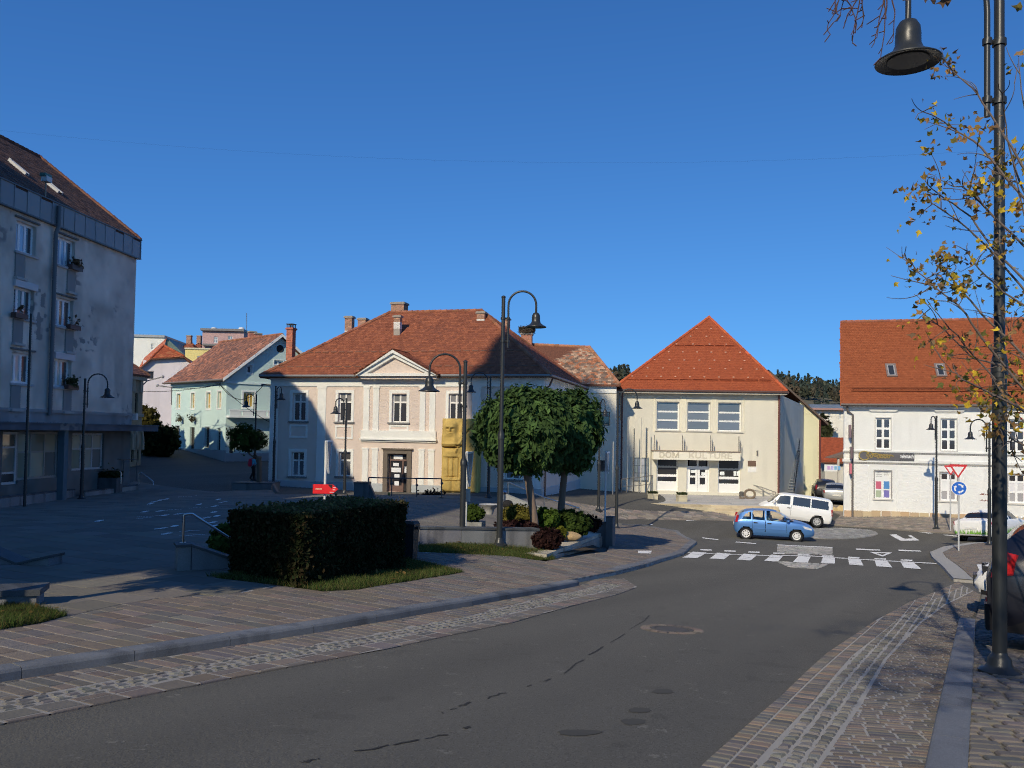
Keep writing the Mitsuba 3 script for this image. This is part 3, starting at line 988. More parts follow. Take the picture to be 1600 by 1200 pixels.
def downpipe(par, pts, r=.05, col=(.12, .1, .09)):
    mb = MB(col).tube(pts, r, 8)
    pts = np.asarray(pts)
    return add(name(f'{par}__downpipe'), mb, 'satin', 50)


def chimney(par, base, w, dpt, H, ang=0.0, tone=(.36, .19, .13), cap=(.30, .28, .25), r=rng, part='chimney', white=0.0):
    """A brick chimney laid course by course."""
    k = name(f'{par}__{part}')
    M = frame(base, ang)
    mb = MB((.35, .32, .28))
    mb.box((-w / 2 + .012, -dpt / 2 + .012, -1.2), (w / 2 - .012, dpt / 2 - .012, H), M=M)
    z, i = 0.0, 0
    while z < H - .05:
        for sgn, (L, off, ax) in (((1), (w, dpt / 2, 0)), ((-1), (w, -dpt / 2, 0)), ((1), (dpt, w / 2, 1)), ((-1), (dpt, -w / 2, 1))):
            x = -L / 2 - (.12 if i % 2 else 0)
            while x < L / 2 - .02:
                a, b = max(x, -L / 2), min(x + .235, L / 2)
                c = jit(tone, .25, r) if z > white else jit((.7, .69, .66), .06, r)
                if ax == 0: mb.box((a + .005, min(off, off - sgn * .03), z + .005), (b - .005, max(off, off - sgn * .03), z + .072), c, M)
                else: mb.box((min(off, off - sgn * .03), a + .005, z + .005), (max(off, off - sgn * .03), b - .005, z + .072), c, M)
                x += .24
        z += .08; i += 1
    mb.box((-w / 2 - .06, -dpt / 2 - .06, H - .02), (w / 2 + .06, dpt / 2 + .06, H + .08), cap, M)
    mb.box((-w / 2 - .02, -dpt / 2 - .02, H + .08), (w / 2 + .02, dpt / 2 + .02, H + .12), cap, M)
    add(k, mb, 'matte')
    return k


def text_on(f, s, u, v, height, w, col, key, bsdf='matte', depth=.012, bold=True, width=None):
    m = meshkit.text_mesh(s, height, depth, bold)
    q = np.asarray(m.vertices).copy()
    if width: q[:, 0] *= width / q[:, 0].max()
    mb = MB(col).mesh(f.O + (q[:, :1] + u) * f.U + (q[:, 1:2] + v) * Z + (q[:, 2:3] + w) * f.N, m.faces)
    return add(name(key), mb, bsdf)


# ---- the pale pink house with the pediment
def pink_house():
    B = 'pink_house'
    f = Fac(P(421, 758, 47.4), math.radians(-15))
    r = np.random.default_rng(41)
    W_ = f.px(848, 680)[0]
    top = f.px(640, 589)[1]
    D = 11.0
    depth_v = np.array([math.sin(math.radians(15)), math.cos(math.radians(15)), 0])
    up = [f.rect(457, 614, 478, 658), f.rect(528.5, 614, 549, 659), f.rect(612.5, 614, 635.5, 660), f.rect(701, 615, 723, 660), f.rect(789, 616, 812, 661)]
    lo = [f.rect(455, 706, 475, 744), f.rect(529, 706, 548, 744), f.rect(701, 706, 722, 748), f.rect(789, 707, 812, 749)]
    door = f.rect(606, 709, 636, 769)
    outline = sbox(0, -2.2, W_, top)
    door_r = (door[0], door[1], door[2], door[3])
    add(B + '__wall', f.wall(MB(PINK_W), outline.difference(rects(*up, *lo, door_r)), .4), 'stucco')
    lab(B, 'pale pink house with white pilasters, a triangular pediment and an orange tiled hip roof', 'house')
    # body behind the front wall: right wall with its cornice, left wall, back
    g = MB(PINK_W)
    g.prism([f.pt(W_, -2.2, -.4), f.pt(W_, -2.2, -D), f.pt(W_, top, -D), f.pt(W_, top, -.4)], f.U * -.35)
    g.prism([f.pt(0, -2.2, -.4), f.pt(0, top, -.4), f.pt(0, top, -D), f.pt(0, -2.2, -D)], f.U * .35)
    g.prism([f.pt(.35, -2.2, -D), f.pt(.35, top, -D), f.pt(W_ - .35, top, -D), f.pt(W_ - .35, -2.2, -D)], f.N * .3)
    add(B + '__side_wall', g, 'stucco')
    g = MB((.018, .018, .02)); f.box(g, .4, -2.0, W_ - .4, top - .1, -1.0, -.95); add(B + '__interior', g, 'matte')
    wht = WHITE_W
    # plinth, cornice, pilasters, ledge
    g = MB((.40, .43, .45)); v1 = f.px(640, 757)[1]
    f.box(g, -.03, -2.2, door[0] - .28, v1, -.1, .06); f.box(g, door[2] + .28, -2.2, W_ + .06, v1, -.1, .06)
    g.prism([f.pt(W_, -2.2, .06), f.pt(W_, -2.2, -D), f.pt(W_, v1, -D), f.pt(W_, v1, .06)], f.U * .06)
    add(B + '__plinth', g, 'stucco')
    g = MB(wht)
    c0 = f.px(640, 604)[1]
    f.box(g, -.04, c0, W_ + .04, top - .16, -.1, .07)
    f.box(g, -.08, top - .16, W_ + .08, top - .06, -.1, .14); f.box(g, -.16, top - .06, W_ + .16, top + .02, -.1, .28)
    for a, b, w in ((c0, top - .16, .07), (top - .16, top - .06, .2), (top - .06, top + .02, .36)):
        g.prism([f.pt(W_, a, w), f.pt(W_, a, -D), f.pt(W_, b, -D), f.pt(W_, b, w)], f.U * w)
    add(B + '__cornice', g, 'stucco')
    for x0, x1 in ((421.5, 434), (495.5, 508.5), (737, 750), (833, 846)):
        g = MB(wht); u0, _, u1, _ = f.rect(x0, 610, x1, 750); f.box(g, u0, v1, u1, c0, -.05, .045); f.box(g, u0 - .04, c0 - .12, u1 + .04, c0, -.05, .07)
        add(name(B + '__pilaster'), g, 'stucco')
    led0, led1 = f.px(620, 689)[1], f.px(620, 673)[1]
    lx0, lx1 = f.px(565, 680)[0], f.px(682, 680)[0]
    for x0, x1 in ((568, 577), (583, 592), (656, 664.5), (671, 680)):
        u0, _, u1, _ = f.rect(x0, 610, x1, 700)
        for a, b in ((led1, c0), (v1, f.px(640, 701)[1])):
            g = MB(wht); f.box(g, u0, a, u1, b, -.05, .06); f.box(g, u0 - .03, b - .1, u1 + .03, b, -.05, .085); add(name(B + '__pilaster'), g, 'stucco')
    g = MB(wht); f.box(g, lx0, led0 + .12, lx1, led1, -.05, .14); f.box(g, lx0 - .05, led0 + .04, lx1 + .05, led0 + .12, -.05, .22); f.box(g, lx0, led0 - .05, lx1, led0 + .04, -.05, .11)
    add(B + '__ledge', g, 'stucco')
    # rusticated bands: raised panels with recessed joints, between the pilasters
    n = 0
    zone = [(577, 583), (592, 656), (664.5, 671)]
    for x0, x1 in zone:
        u0, _, u1, _ = f.rect(x0, 610, x1, 700)
        for a, b in ((led1 + .02, c0 - .02), (v1 + .02, f.px(640, 701)[1])):
            hs = np.arange(a, b, .33)
            for y in hs:
                y1 = min(y + .305, b)
                bx = sbox(u0 + .012, y, u1 - .012, y1)
                for o in (up[2], (door[0] - .3, door[1], door[2] + .3, door[3] + .3)):
                    bx = bx.difference(sbox(o[0] - .22, o[1] - .22, o[2] + .22, o[3] + .2))
                for q in getattr(bx, 'geoms', [bx]):
                    if q.area > .02:
                        g = MB(jit(PINK_W, .015, r)); f.box(g, *q.bounds, -.02, .012); add(name(B + '__wall__panel'), g, 'stucco')
    # windows: transom light with a pale blind above, two dark sashes below
    for i, w in enumerate(up):
        window(B, f, w, (1, 1), (2.4, 1), .075, .14, panes=[(.035, .037, .042), (.03, .03, .035), (.20, .20, .20), (.22, .22, .22)], sill=(.20, .20, .20), surround=wht, sw=.16, r_=r, bar=.09)
    for i, w in enumerate(lo):
        window(B, f, w, (1, 1), (2.0, 1), .07, .14, panes=[(.16, .18, .20), (.12, .13, .14), (.05, .05, .055), (.05, .05, .055)], sill=(.20, .20, .20), surround=wht, sw=.16, r_=r, bar=.10)
    for w in up:
        for x in (w,):
            um, a, b = (x[0] + x[2]) / 2, x[1] - .95, x[1] - .2
            g = MB(wht); hw = (x[2] - x[0]) / 2 + .14
            if abs(um - (up[2][0] + up[2][2]) / 2) < .1: a, b = x[1] - .48, x[1] - .14
            for q in ((um - hw, a, um - hw + .1, b), (um + hw - .1, a, um + hw, b), (um - hw + .1, a, um + hw - .1, a + .1), (um - hw + .1, b - .1, um + hw - .1, b)):
                f.box(g, *q, -.05, .04)
            add(name(B + '__apron_panel'), g, 'stucco')
    # the brown entrance with notices on its glass
    k = B + '__door'
    g = MB((.16, .10, .085))
    a0, b0, a1, b1 = door
    tr = f.px(620, 719)[1]
    mid = f.px(627.5, 740)[0]
    for q in ((a0, b0, a0 + .07, b1), (a1 - .07, b0, a1, b1), (a0, b1 - .07, a1, b1), (a0, tr - .05, a1, tr + .05), (mid - .05, b0, mid + .05, tr), (a0, b0, mid, b0 + .35)):
        f.box(g, *q, -.25, -.16)
    add(k, g, 'satin'); lab(k, 'brown framed glass door with paper notices')
    g = MB((.14, .115, .095))
    for q in ((a0 - .26, b0, a0, b1 + .22), (a1, b0, a1 + .26, b1 + .22), (a0, b1, a1, b1 + .22)): f.box(g, *q, -.3, .10)
    f.box(g, a0 - .34, b1 + .22, a1 + .34, b1 + .30, -.2, .18)
    add(k + '__door_frame', g, 'satin')
    for q in ((a0 + .07, b0 + .35, mid - .05, tr - .05), (mid + .05, b0 + .05, a1 - .07, tr - .05), (a0 + .07, tr + .05, a1 - .07, b1 - .07)):
        g = MB((.02, .02, .024)); f.box(g, *q, -.225, -.21); add(name(k + '__pane'), g, 'pane')
    for x0, y0, x1, y1 in ((613, 711, 627, 718.5), (612, 723.5, 621, 728.5), (609, 731, 624, 738), (614, 741, 622, 748), (629.5, 729, 634, 739), (614, 752, 621, 759)):
        g = MB((.75, .76, .78)); f.box(g, *f.rect(x0, y0, x1, y1), -.208, -.202); add(name(k + '__notice'), g, 'matte')
    g = MB((.3, .29, .27)); f.box(g, a0 - .5, b0 - .5, a1 + .5, b0 - .02, -.1, .5); add(B + '__door_step', g, 'stone')
    # pediment
    ap, l, rr = f.px(620, 549, .3), f.px(563, 584, .3), f.px(687, 582, .3)
    vb = top + .02
    g = MB(PINK_W); g.prism([f.pt(l[0] + .3, vb, -.05), f.pt(rr[0] - .3, vb, -.05), f.pt(ap[0], ap[1] - .18, -.05)], f.N * .6); f.box(g, l[0] + .1, vb - .16, rr[0] - .1, vb + .02, -.05, .56); add(B + '__pediment', g, 'stucco')
    g = MB(wht)
    for a, s in ((l, 1), (rr, -1)):
        d = unit(np.array([ap[0] - a[0], ap[1] - vb])); nn = np.array([-d[1], d[0]]) * s
        for lo_, hi_, w0, w1 in ((-.36, -.14, 0, .24), (-.14, .03, 0, .40)):
            quad = [[a[0] + .34 * s * (lo_ < -.2), vb], [ap[0], ap[1] + lo_], [ap[0], ap[1] + hi_], [a[0], vb + max(0, hi_)]]
            quad = [np.array(q) for q in (quad if s > 0 else quad[::-1])]
            g.prism([f.pt(q[0], q[1], w0) for q in quad], f.N * (w1 - w0 + .5))
    f.box(g, l[0] + .05, vb - .02, rr[0] - .05, vb + .13, 0, .74)
    add(B + '__pediment__moulding', g, 'stucco')
    # roof
    ov = .45
    ez = top + .04
    eL, eR = f.px(406, 582, ov)[0], W_ + ov
    rl, rz = f.px(609, 489, -D / 2)
    rrx = f.px(752, 489, -D / 2)[0]
    A, Bp, C, Dp = f.pt(eL, ez, ov), f.pt(eR, ez, ov), f.pt(eR, ez, -D - ov), f.pt(eL, ez, -D - ov)
    R1, R2 = f.pt(rl, rz, -D / 2), f.pt(rrx, rz, -D / 2)
    roof(B, [((A, Bp, R2, R1), f.U), ((Dp, A, R1), f.N), ((Bp, C, R2), f.N), ((C, Dp, R1, R2), f.U)], TILE_RED, r=r, ridges=[(R1, R2), (A, R1), (Bp, R2), (Dp, R1), (C, R2)], capcol=(.30, .12, .07), ex=.2, tw=.2, patch=.13)
    # gable roof over the pediment, running back into the slope
    pb = f.pt(ap[0], ap[1] + .05, ov + .44)
    s_ = (rz - ez) / (D / 2 + ov)
    back = -(ap[1] + .05 - ez) / s_ + ov
    pk = f.pt(ap[0], ap[1] + .05, back)
    roof(B, [((f.pt(l[0] - .1, ez + .05, ov + .44), pb, pk, f.pt(l[0] - .1, ez + .05, ov)), f.N), ((pb, f.pt(rr[0] + .1, ez + .05, ov + .44), f.pt(rr[0] + .1, ez + .05, ov), pk), f.N)], TILE_RED, r=r, part='pediment_roof', thick=.06, ex=.2)
    gutter(B, [A + f.N * .06, f.pt(l[0] - .15, ez, ov + .06)], col=(.22, .225, .23)); gutter(B, [f.pt(rr[0] + .15, ez, ov + .06), Bp + f.N * .06], col=(.22, .225, .23))
    gutter(B, [Bp + f.U * .05, f.pt(eR + .05, ez, -D)], col=(.22, .225, .23))
    # snow guard rail on the front slope
    g = MB((.20, .11, .08))
    for t in (.12, .34):
        a, b = A + (R1 - A) * t, Bp + (R2 - Bp) * t
        for i in range(26):
            p, q = a + (b - a) * (i + .1) / 26 + Z * .05, a + (b - a) * (i + .8) / 26 + Z * .05
            g.tube([p, q], .03, 5)
    add(B + '__snow_guard', g, 'matte')
    # chimneys
    for x, y0, y1, wpx, back, white in ((621.5, 496, 514, 10, -D * .30, .35), (624, 476, 497, 20, -D * .62, .3), (546, 497, 519, 11, -D * .8, 0), (567, 500, 515, 12, -D * .95, 0),
                                        (752, 490, 514, 12, -D * .42, .5), (792, 500, 520, 8, -D * .95, 0)):
        t, b = f.px(x, y0, back), f.px(x, y1, back)
        wd = abs(f.px(x + wpx / 2, y0, back)[0] - f.px(x - wpx / 2, y0, back)[0])
        chimney(B, f.pt(b[0], b[1], back), wd, wd * .8, t[1] - b[1], math.radians(-15), tone=(.40, .22, .15), cap=(.32, .28, .24), r=r, white=white)
    # slim brick chimney with a metal hood over the left hip
    back = -D * .75
    b, t = f.px(454, 560, back), f.px(454, 515, back)
    k = chimney(B, f.pt(b[0], b[1] - .2, back), .46, .46, t[1] - b[1] + .2, math.radians(-15), tone=(.46, .15, .09), cap=(.40, .14, .09), r=r)
    lab(k, 'slim tall red brick chimney with a metal hood')
    g = MB(DARK_M); M = frame(f.pt(b[0], t[1] + .12, back), math.radians(-15))
    for x in (-.2, -.07, .07, .2):
        for y in (-.2, .2): g.box((x - .02, y - .02, -.02), (x + .02, y + .02, .22), M=M)
    g.box((-.26, -.26, .22), (.26, .26, .26), M=M); add(k + '__hood', g, 'satin')
    # bracket lamp wire hook and rain pipe
    downpipe(B, [f.pt(W_ + ov, ez - .1, -.2), f.pt(W_ + .25, ez - .5, -.3), f.pt(W_ + .10, ez - .6, -.3), f.pt(W_ + .10, -2, -.3)], .05, (.16, .10, .08))
    # ---- the wing at the back right
    depth = D
    fw_o = f.pt(W_, 0, -D * .93)
    wz = f.px(930, 616, -D)[1]
    fb = Fac(np.array([*(f.pt(W_, 0, -D + .2))[:2], f.O[2]]), math.radians(-8))
    t1 = fb.px(930, 602)[1]
    e1 = fb.px(962, 700)[0]
    wins = [fb.rect(932, 644, 953, 665), fb.rect(933, 719, 952, 737), fb.rect(898, 720, 906, 742)]
    add(B + '__wing_wall', fb.wall(MB((.68, .63, .52)), sbox(0, -2.5, e1, t1).difference(rects(*wins)), .4), 'stucco')
    for w in wins: window(B, fb, w, (1, 1), (1,), .05, .12, frame=(.07, .065, .06), panes=[(.02, .02, .024)], r_=r, part='wing_window')
    g = MB(wht); c1 = fb.px(930, 614)[1]; fb.box(g, -.1, c1, e1, t1, -.1, .08); fb.box(g, -.1, t1 - .05, e1, t1 + .06, -.1, .3); add(B + '__wing_cornice', g, 'stucco')
    ra, rb = fb.px(836, 537, -4.5), fb.px(921, 543, -4.5)
    ev = t1 + .05
    E0, E1 = fb.pt(-4, ev, .35), fb.pt(fb.px(968, 596, .35)[0], ev - .02, .35)
    roof(B, [((E0, E1, fb.pt(rb[0], rb[1], -4.5), fb.pt(ra[0] - 2, ra[1], -4.5)), fb.U), ((E1, fb.pt(e1 + .4, ev, -9), fb.pt(rb[0], rb[1], -4.5)), fb.N)], TILE_MOT, r=r, part='wing_roof',
         ridges=[(fb.pt(ra[0] - 2, ra[1], -4.5), fb.pt(rb[0], rb[1], -4.5)), (E1, fb.pt(rb[0], rb[1], -4.5))], capcol=(.36, .17, .1), ex=.22, tw=.22, patch=.3)
    # chimney with the big twig nest
    b, t = fb.px(823, 541, -4.2), fb.px(823, 523, -4.2)
    k = chimney(B, fb.pt(b[0], b[1] - .3, -4.2), .75, .6, t[1] - b[1] + .3, -.14, tone=(.42, .17, .11), r=r)
    lab(k, 'brick chimney carrying a big twig nest')
    g = MB((.12, .10, .075)); c = fb.pt(b[0], t[1] + .22, -4.2); m_ = trimesh.creation.icosphere(3, 1.0); g.mesh(np.asarray(m_.vertices) * [.5, .5, .2] + c + Z * .1, m_.faces, (.07, .058, .042))
    for i in range(900):
        a, rr_, zz = r.uniform(0, 2 * np.pi), .56 * math.sqrt(r.uniform(.2, 1)), r.uniform(-.10, .32)
        p = c + arr(rr_ * math.cos(a), rr_ * math.sin(a), zz * (.6 + .4 * rr_ / .56))
        d = arr(-math.sin(a), math.cos(a), 0) * .22 + r.normal(0, .05, 3)
        g.tube([p - d, p + d], .012, 3, jit((.14, .115, .085), .4, r), caps=False)
    add('stork_nest', g, 'matte'); lab('stork_nest', 'large round stork nest of dry twigs on a brick chimney', 'nest', kind=None)
    return f, fb


PINK, WING = pink_house()


# ---- the culture hall with the steep red hip roof
def hall():
    B = 'culture_hall'
    f = Fac(P(969, 767, 56.0), math.radians(-4.0))
    r = np.random.default_rng(43)
    W_ = f.px(1217, 700)[0]
    top = f.px(1090, 613)[1]
    big = [f.rect(1026, 627.5, 1061.5, 672), f.rect(1074, 628.5, 1110, 672.5), f.rect(1122, 629, 1158.5, 674)]
    low = [f.rect(1026, 714, 1059.5, 766.5), f.rect(1073, 714, 1108.5, 768.5), f.rect(1122, 714, 1157, 770)]
    add(B + '__wall', f.wall(MB(CREAM_W), sbox(0, -2.5, W_, top).difference(rects(*big, *low)), .45), 'stucco')
    lab(B, 'cream culture hall with three large upper windows and a steep bright red hip roof', 'hall')
    g = MB(CREAM_W)
    wb = f.px(1256, 700, -11)[0]; g.prism([f.pt(W_, -2.5, -.02), f.pt(wb, -2.5, -11), f.pt(wb, f.px(1256, 634, -11)[1], -11), f.pt(W_, top - .05, -.02)], f.U * -.35)
    g.prism([f.pt(0, -2.5, -.45), f.pt(0, top, -.45), f.pt(0, top, -30), f.pt(0, -2.5, -30)], f.U * .35)
    add(B + '__side_wall', g, 'stucco')
    g = MB((.02, .019, .018)); f.box(g, .4, -2.0, W_ - .4, top - .1, -1.3, -1.25); add(B + '__interior', g, 'matte')
    # shallow raised frame round the window zone
    g = MB((.76, .715, .57))
    a, b = f.px(1022, 640)[0], f.px(1163, 640)[0]
    z0, z1 = f.px(1090, 676)[1], f.px(1090, 622)[1]
    for i, w in enumerate(big):
        pass
    edges = [a, big[0][0] - .1, big[0][2] + .1, big[1][0] - .1, big[1][2] + .1, big[2][0] - .1, big[2][2] + .1, b]
    for i in (0, 2, 4, 6): f.box(g, edges[i], z0, edges[i + 1], z1, -.02, .035)
    f.box(g, 0, z1, W_, z1 + .09, -.02, .03)
    add(B + '__wall__frame_band', g, 'stucco')
    for w in big:
        window(B, f, w, (1,), (1, 1, 1), .085, .22, frame=(.78, .78, .75), panes=[(.13, .145, .17), (.15, .165, .19), (.11, .125, .15)], sill=(.60, .57, .5), r_=r, bar=.11, sw=.05)
    # ground floor: white shop windows and double doors
    for i, w in enumerate((low[0], low[2])):
        a0, b0, a1, b1 = w
        k = name(B + '__shop_window')
        g = MB((.80, .80, .79))
        ys = [b0, f.px(1043, 752 + 2 * i)[1], f.px(1043, 744.5 + 2 * i)[1], f.px(1043, 742 + 2 * i)[1], f.px(1043, 731 + 2 * i)[1], f.px(1043, 728 + 2 * i)[1], b1]
        f.box(g, a0, b0, a1, ys[1], -.3, -.2); f.box(g, a0, ys[2] - .03, a1, ys[3] + .03, -.3, -.2); f.box(g, a0, ys[4], a1, ys[5], -.3, -.2, (.45, .43, .38)); f.box(g, a0, b1 - .05, a1, b1, -.3, -.2)
        f.box(g, a0, ys[1], a0 + .09, b1 - .05, -.3, -.2); f.box(g, a1 - .09, ys[1], a1, b1 - .05, -.3, -.2)
        add(k, g, 'satin')
        for lo_, hi_ in ((ys[1], ys[2] - .03), (ys[3] + .03, ys[4]), (ys[5], b1 - .05)):
            g = MB((.022, .021, .02)); f.box(g, a0 + .09, lo_, a1 - .09, hi_, -.26, -.245); add(name(k + '__pane'), g, 'pane')
    k = B + '__double_door'
    a0, b0, a1, b1 = low[1]
    g = MB((.80, .80, .79)); m = (a0 + a1) / 2
    tz = f.px(1090, 730)[1]
    f.box(g, a0, tz - .06, a1, tz + .06, -.32, -.18); f.box(g, a0, b1 - .06, a1, b1, -.32, -.18); f.box(g, a0, b0, a0 + .1, b1, -.32, -.18); f.box(g, a1 - .1, b0, a1, b1, -.32, -.18)
    f.box(g, m - .06, tz, m + .06, b1, -.3, -.2)
    add(k, g, 'satin')
    for s0, s1 in ((a0 + .1, m), (m, a1 - .1)):
        g = MB((.80, .80, .79))
        e = [b0, f.px(1090, 757)[1], f.px(1090, 746.5)[1], f.px(1090, 743.5)[1], tz - .06]
        f.box(g, s0 + .01, e[0], s1 - .01, e[1], -.29, -.21); f.box(g, s0 + .01, e[2], s1 - .01, e[3], -.29, -.21); f.box(g, s0 + .01, e[4] - .1, s1 - .01, e[4], -.29, -.21)
        f.box(g, s0 + .01, e[1], s0 + .15, e[4], -.288, -.212); f.box(g, s1 - .15, e[1], s1 - .01, e[4], -.288, -.212)
        d = name(k + '__leaf'); add(d, g, 'satin')
        g = MB((.02, .02, .022))
        f.box(g, s0 + .15, e[1], s1 - .15, e[2], -.255, -.245); f.box(g, s0 + .15, e[3], s1 - .15, e[4] - .1, -.255, -.245); f.box(g, s0 + .08, tz + .06, s1 - .08, b1 - .06, -.255, -.245)
        add(name(k + '__pane'), g, 'pane')
    for x0, y0, x1, y1 in ((1079.5, 734.5, 1086.5, 739), (1096, 738, 1103, 743), (1125, 737, 1132, 742.5), (1146.5, 736, 1150.5, 743.5), (1151.5, 736.5, 1156, 743.5)):
        g = MB((.74, .78, .80)); f.box(g, *f.rect(x0, y0, x1, y1, -.2), -.24, -.236); add(name(B + '__notice'), g, 'matte')
    # canopy beam with raised letters
    c0, c1 = f.px(1090, 719, .9)[1], f.px(1090, 706, .9)[1]
    ca, cb = f.px(1021, 712, .9)[0], f.px(1157, 712, .9)[0]
    g = MB((.80, .76, .64)); f.box(g, ca, c0, cb, c1, -.05, .9); f.box(g, ca - .05, c1, cb + .05, c1 + .06, -.05, .96, (.28, .22, .17)); add(B + '__canopy', g, 'stucco')
    lh = .36
    text_on(f, 'DOM', f.px(1029, 712, .9)[0], c0 + .14, lh, .9, (.52, .47, .36), B + '__canopy__letters', 'satin', .03, width=f.px(1061, 712, .9)[0] - f.px(1029, 712, .9)[0])
    text_on(f, 'KULTURE', f.px(1075, 712, .9)[0], c0 + .14, lh, .9, (.60, .55, .44), B + '__canopy__letters', 'satin', .03, width=f.px(1144, 713, .9)[0] - f.px(1075, 712, .9)[0])
    for x, y0 in ((1022.5, 680), (1027.5, 690), (1066.5, 680), (1070.5, 690), (1110.5, 680.5), (1114, 691), (1154.5, 682), (1157.5, 692)):
        u, vt = f.px(x, y0, .5)
        g = MB((.22, .20, .18)).tube([f.pt(u, c1 + .05, .5), f.pt(u, vt, .5)], .03, 6); add(name(B + '__flag_socket'), g, 'satin')
    # notice board, plaques, small fixture
    k = B + '__notice_board'
    a0, b0, a1, b1 = f.rect(989.5, 715, 1013.5, 752)
    g = MB((.16, .19, .21)); f.box(g, a0, b0, a1, b1, -.01, .07); add(k, g, 'satin')
    g = MB()
    for i in range(4):
        for j in range(3):
            uu, vv = a0 + .08 + i * (a1 - a0 - .1) / 4, b0 + .1 + j * (b1 - b0 - .12) / 3
            f.box(g, uu, vv, uu + (a1 - a0) / 4 - .08, vv + (b1 - b0) / 3 - .1, .07, .076, jit((.36, .40, .43), .3, r))
    add(k + '__posters', g, 'matte'); lab(k + '__posters', None, kind='stuff')
    g = MB((.16, .10, .07)); f.box(g, *f.rect(1168.5, 720, 1181, 728.5), -.01, .04); add(B + '__plaque', g, 'satin'); lab(B + '__plaque', 'brown plaque beside the entrance')
    g = MB((.80, .79, .75)); f.box(g, *f.rect(1168.5, 730, 1181.5, 738), -.01, .03); add(B + '__plaque_001', g, 'satin'); lab(B + '__plaque_001', 'white plaque below the brown one')
    g = MB((.15, .14, .13)); f.box(g, *f.rect(1182, 704, 1184, 712), -.01, .1); add(B + '__wall_lamp', g, 'satin')
    # corner posts and rain pipes
    downpipe(B, [f.pt(W_ - .02, top, .08), f.pt(W_ - .02, -2, .08)], .07, (.14, .055, .05)); downpipe(B, [f.pt(.05, top, .12), f.pt(.05, -2, .12)], .06, (.14, .06, .05))
    # the roof
    ov = .6
    L, R_ = f.px(956, 609, ov), f.px(1230, 611, ov)
    ez = f.px(1093, 610, ov)[1]
    A, Bp = f.pt(L[0], ez, ov), f.pt(R_[0], ez, ov)
    apx = f.px(1108, 496, -4.6)
    T = f.pt(apx[0], apx[1], -4.6)
    Tb = f.pt(apx[0], apx[1], -34)
    lb, rb = f.pt(L[0], ez, -34), f.pt(R_[0], ez, -10.6)
    rbb = f.pt(R_[0], ez, -34)
    roof(B, [((A, Bp, T), f.U), ((lb, A, T, Tb), f.N), ((Bp, rbb, Tb, T), f.N)], TILE_NEW, r=r, ridges=[(A, T), (Bp, T), (T, Tb)], capcol=(.47, .11, .045), ex=.17, tw=.18, patch=.05, base=(.3, .08, .035))
    g = MB((.33, .08, .035))
    for y, xa, xb in ((596, 978, 1206), (542.5, 1053, 1148)):
        n = 11 if y > 560 else 6
        wv = ov - (ov + 4.6) * ((f.px(1100, y, ov - (ov + 4.6) * (610 - y) / 114)[1] - ez) / (apx[1] - ez))
        for i in range(n):
            x0, x1 = xa + (xb - xa) * (i + .06) / n, xa + (xb - xa) * (i + .94) / n
            p, q = f.px(x0, y, wv), f.px(x1, y + .5, wv)
            for dz in (.05, .16):
                g.tube([f.pt(p[0], p[1] + dz, wv), f.pt(q[0], q[1] + dz, wv)], .03, 5)
    add(B + '__snow_guard', g, 'matte')
    g = MB((.62, .35, .25))
    for j in range(7):
        t = .16 + .11 * j
        a, b = A + (T - A) * t, Bp + (T - Bp) * t
        n = max(2, int(np.linalg.norm(b - a) / .95))
        for i in range(n):
            p = a + (b - a) * ((i + (.5 if j % 2 else .25)) / n)
            g.box(p + arr(-.05, -.05, .03), p + arr(.05, .05, .10))
    add(B + '__snow_hooks', g, 'matte'); lab(B + '__snow_hooks', None, kind='stuff')
    gutter(B, [A + f.N * .07 - Z * .05, Bp + f.N * .07 - Z * .05], .08, (.11, .06, .05)); gutter(B, [Bp + f.U * .06 - Z * .05, rb + f.U * .06 - Z * .05], .08, (.11, .06, .05)); gutter(B, [A - f.U * .06 - Z * .05, f.pt(L[0] - .06, ez - .05, -12)], .08, (.11, .06, .05))
    g = MB((.55, .50, .42)); f.box(g, L[0], ez - .22, R_[0], ez - .13, -.05, ov); f.box(g, W_, ez - .22, R_[0], ez - .13, -11, -.05); add(B + '__soffit', g, 'matte')
    # the wider rear part on the right
    w = -11.0
    q0, q1 = f.px(1256, 640, w)[0] - .3, f.px(1281, 700, w)[0]
    s0, s1 = f.px(1232, 608, w), f.px(1290, 660, w)
    sl = (s1[1] - s0[1]) / (s1[0] - s0[0])
    ht = lambda u: s0[1] + sl * (u - s0[0])
    fr = Fac(f.pt(0, 0, w), math.radians(-4))
    add(B + '__rear_wall', fr.wall(MB((.72, .70, .50)), Polygon([(q0, -3), (q1, -3), (q1, ht(q1) - .12), (q0, ht(q0) - .12)]), .4), 'stucco')
    g = MB((.70, .66, .5)); g.prism([f.pt(q1, -3, w), f.pt(q1, -3, -34), f.pt(q1, ht(q1) - .12, -34), f.pt(q1, ht(q1) - .12, w)], f.U * -.35); add(B + '__rear_side_wall', g, 'stucco')
    ua, ub = s0[0] - 1.6, s1[0] + .1
    roof(B, [((f.pt(ub, ht(ub), w + .35), f.pt(ub, ht(ub), -34), f.pt(ua, ht(ua), -34), f.pt(ua, ht(ua), w + .35)), f.N)], TILE_BRN, r=r, part='rear_roof', ex=.2)
    g = MB((.13, .10, .085)); g.prism([f.pt(ub, ht(ub) - .16, w + .36), f.pt(ub, ht(ub) + .03, w + .36), f.pt(ua, ht(ua) + .03, w + .36), f.pt(ua, ht(ua) - .16, w + .36)], f.N * .05); add(B + '__barge_board', g, 'matte')
    downpipe(B, [f.pt(q1 - .02, ht(q1) - .2, w + .09), f.pt(q1 - .02, -3, w + .09)], .08, (.15, .05, .045))
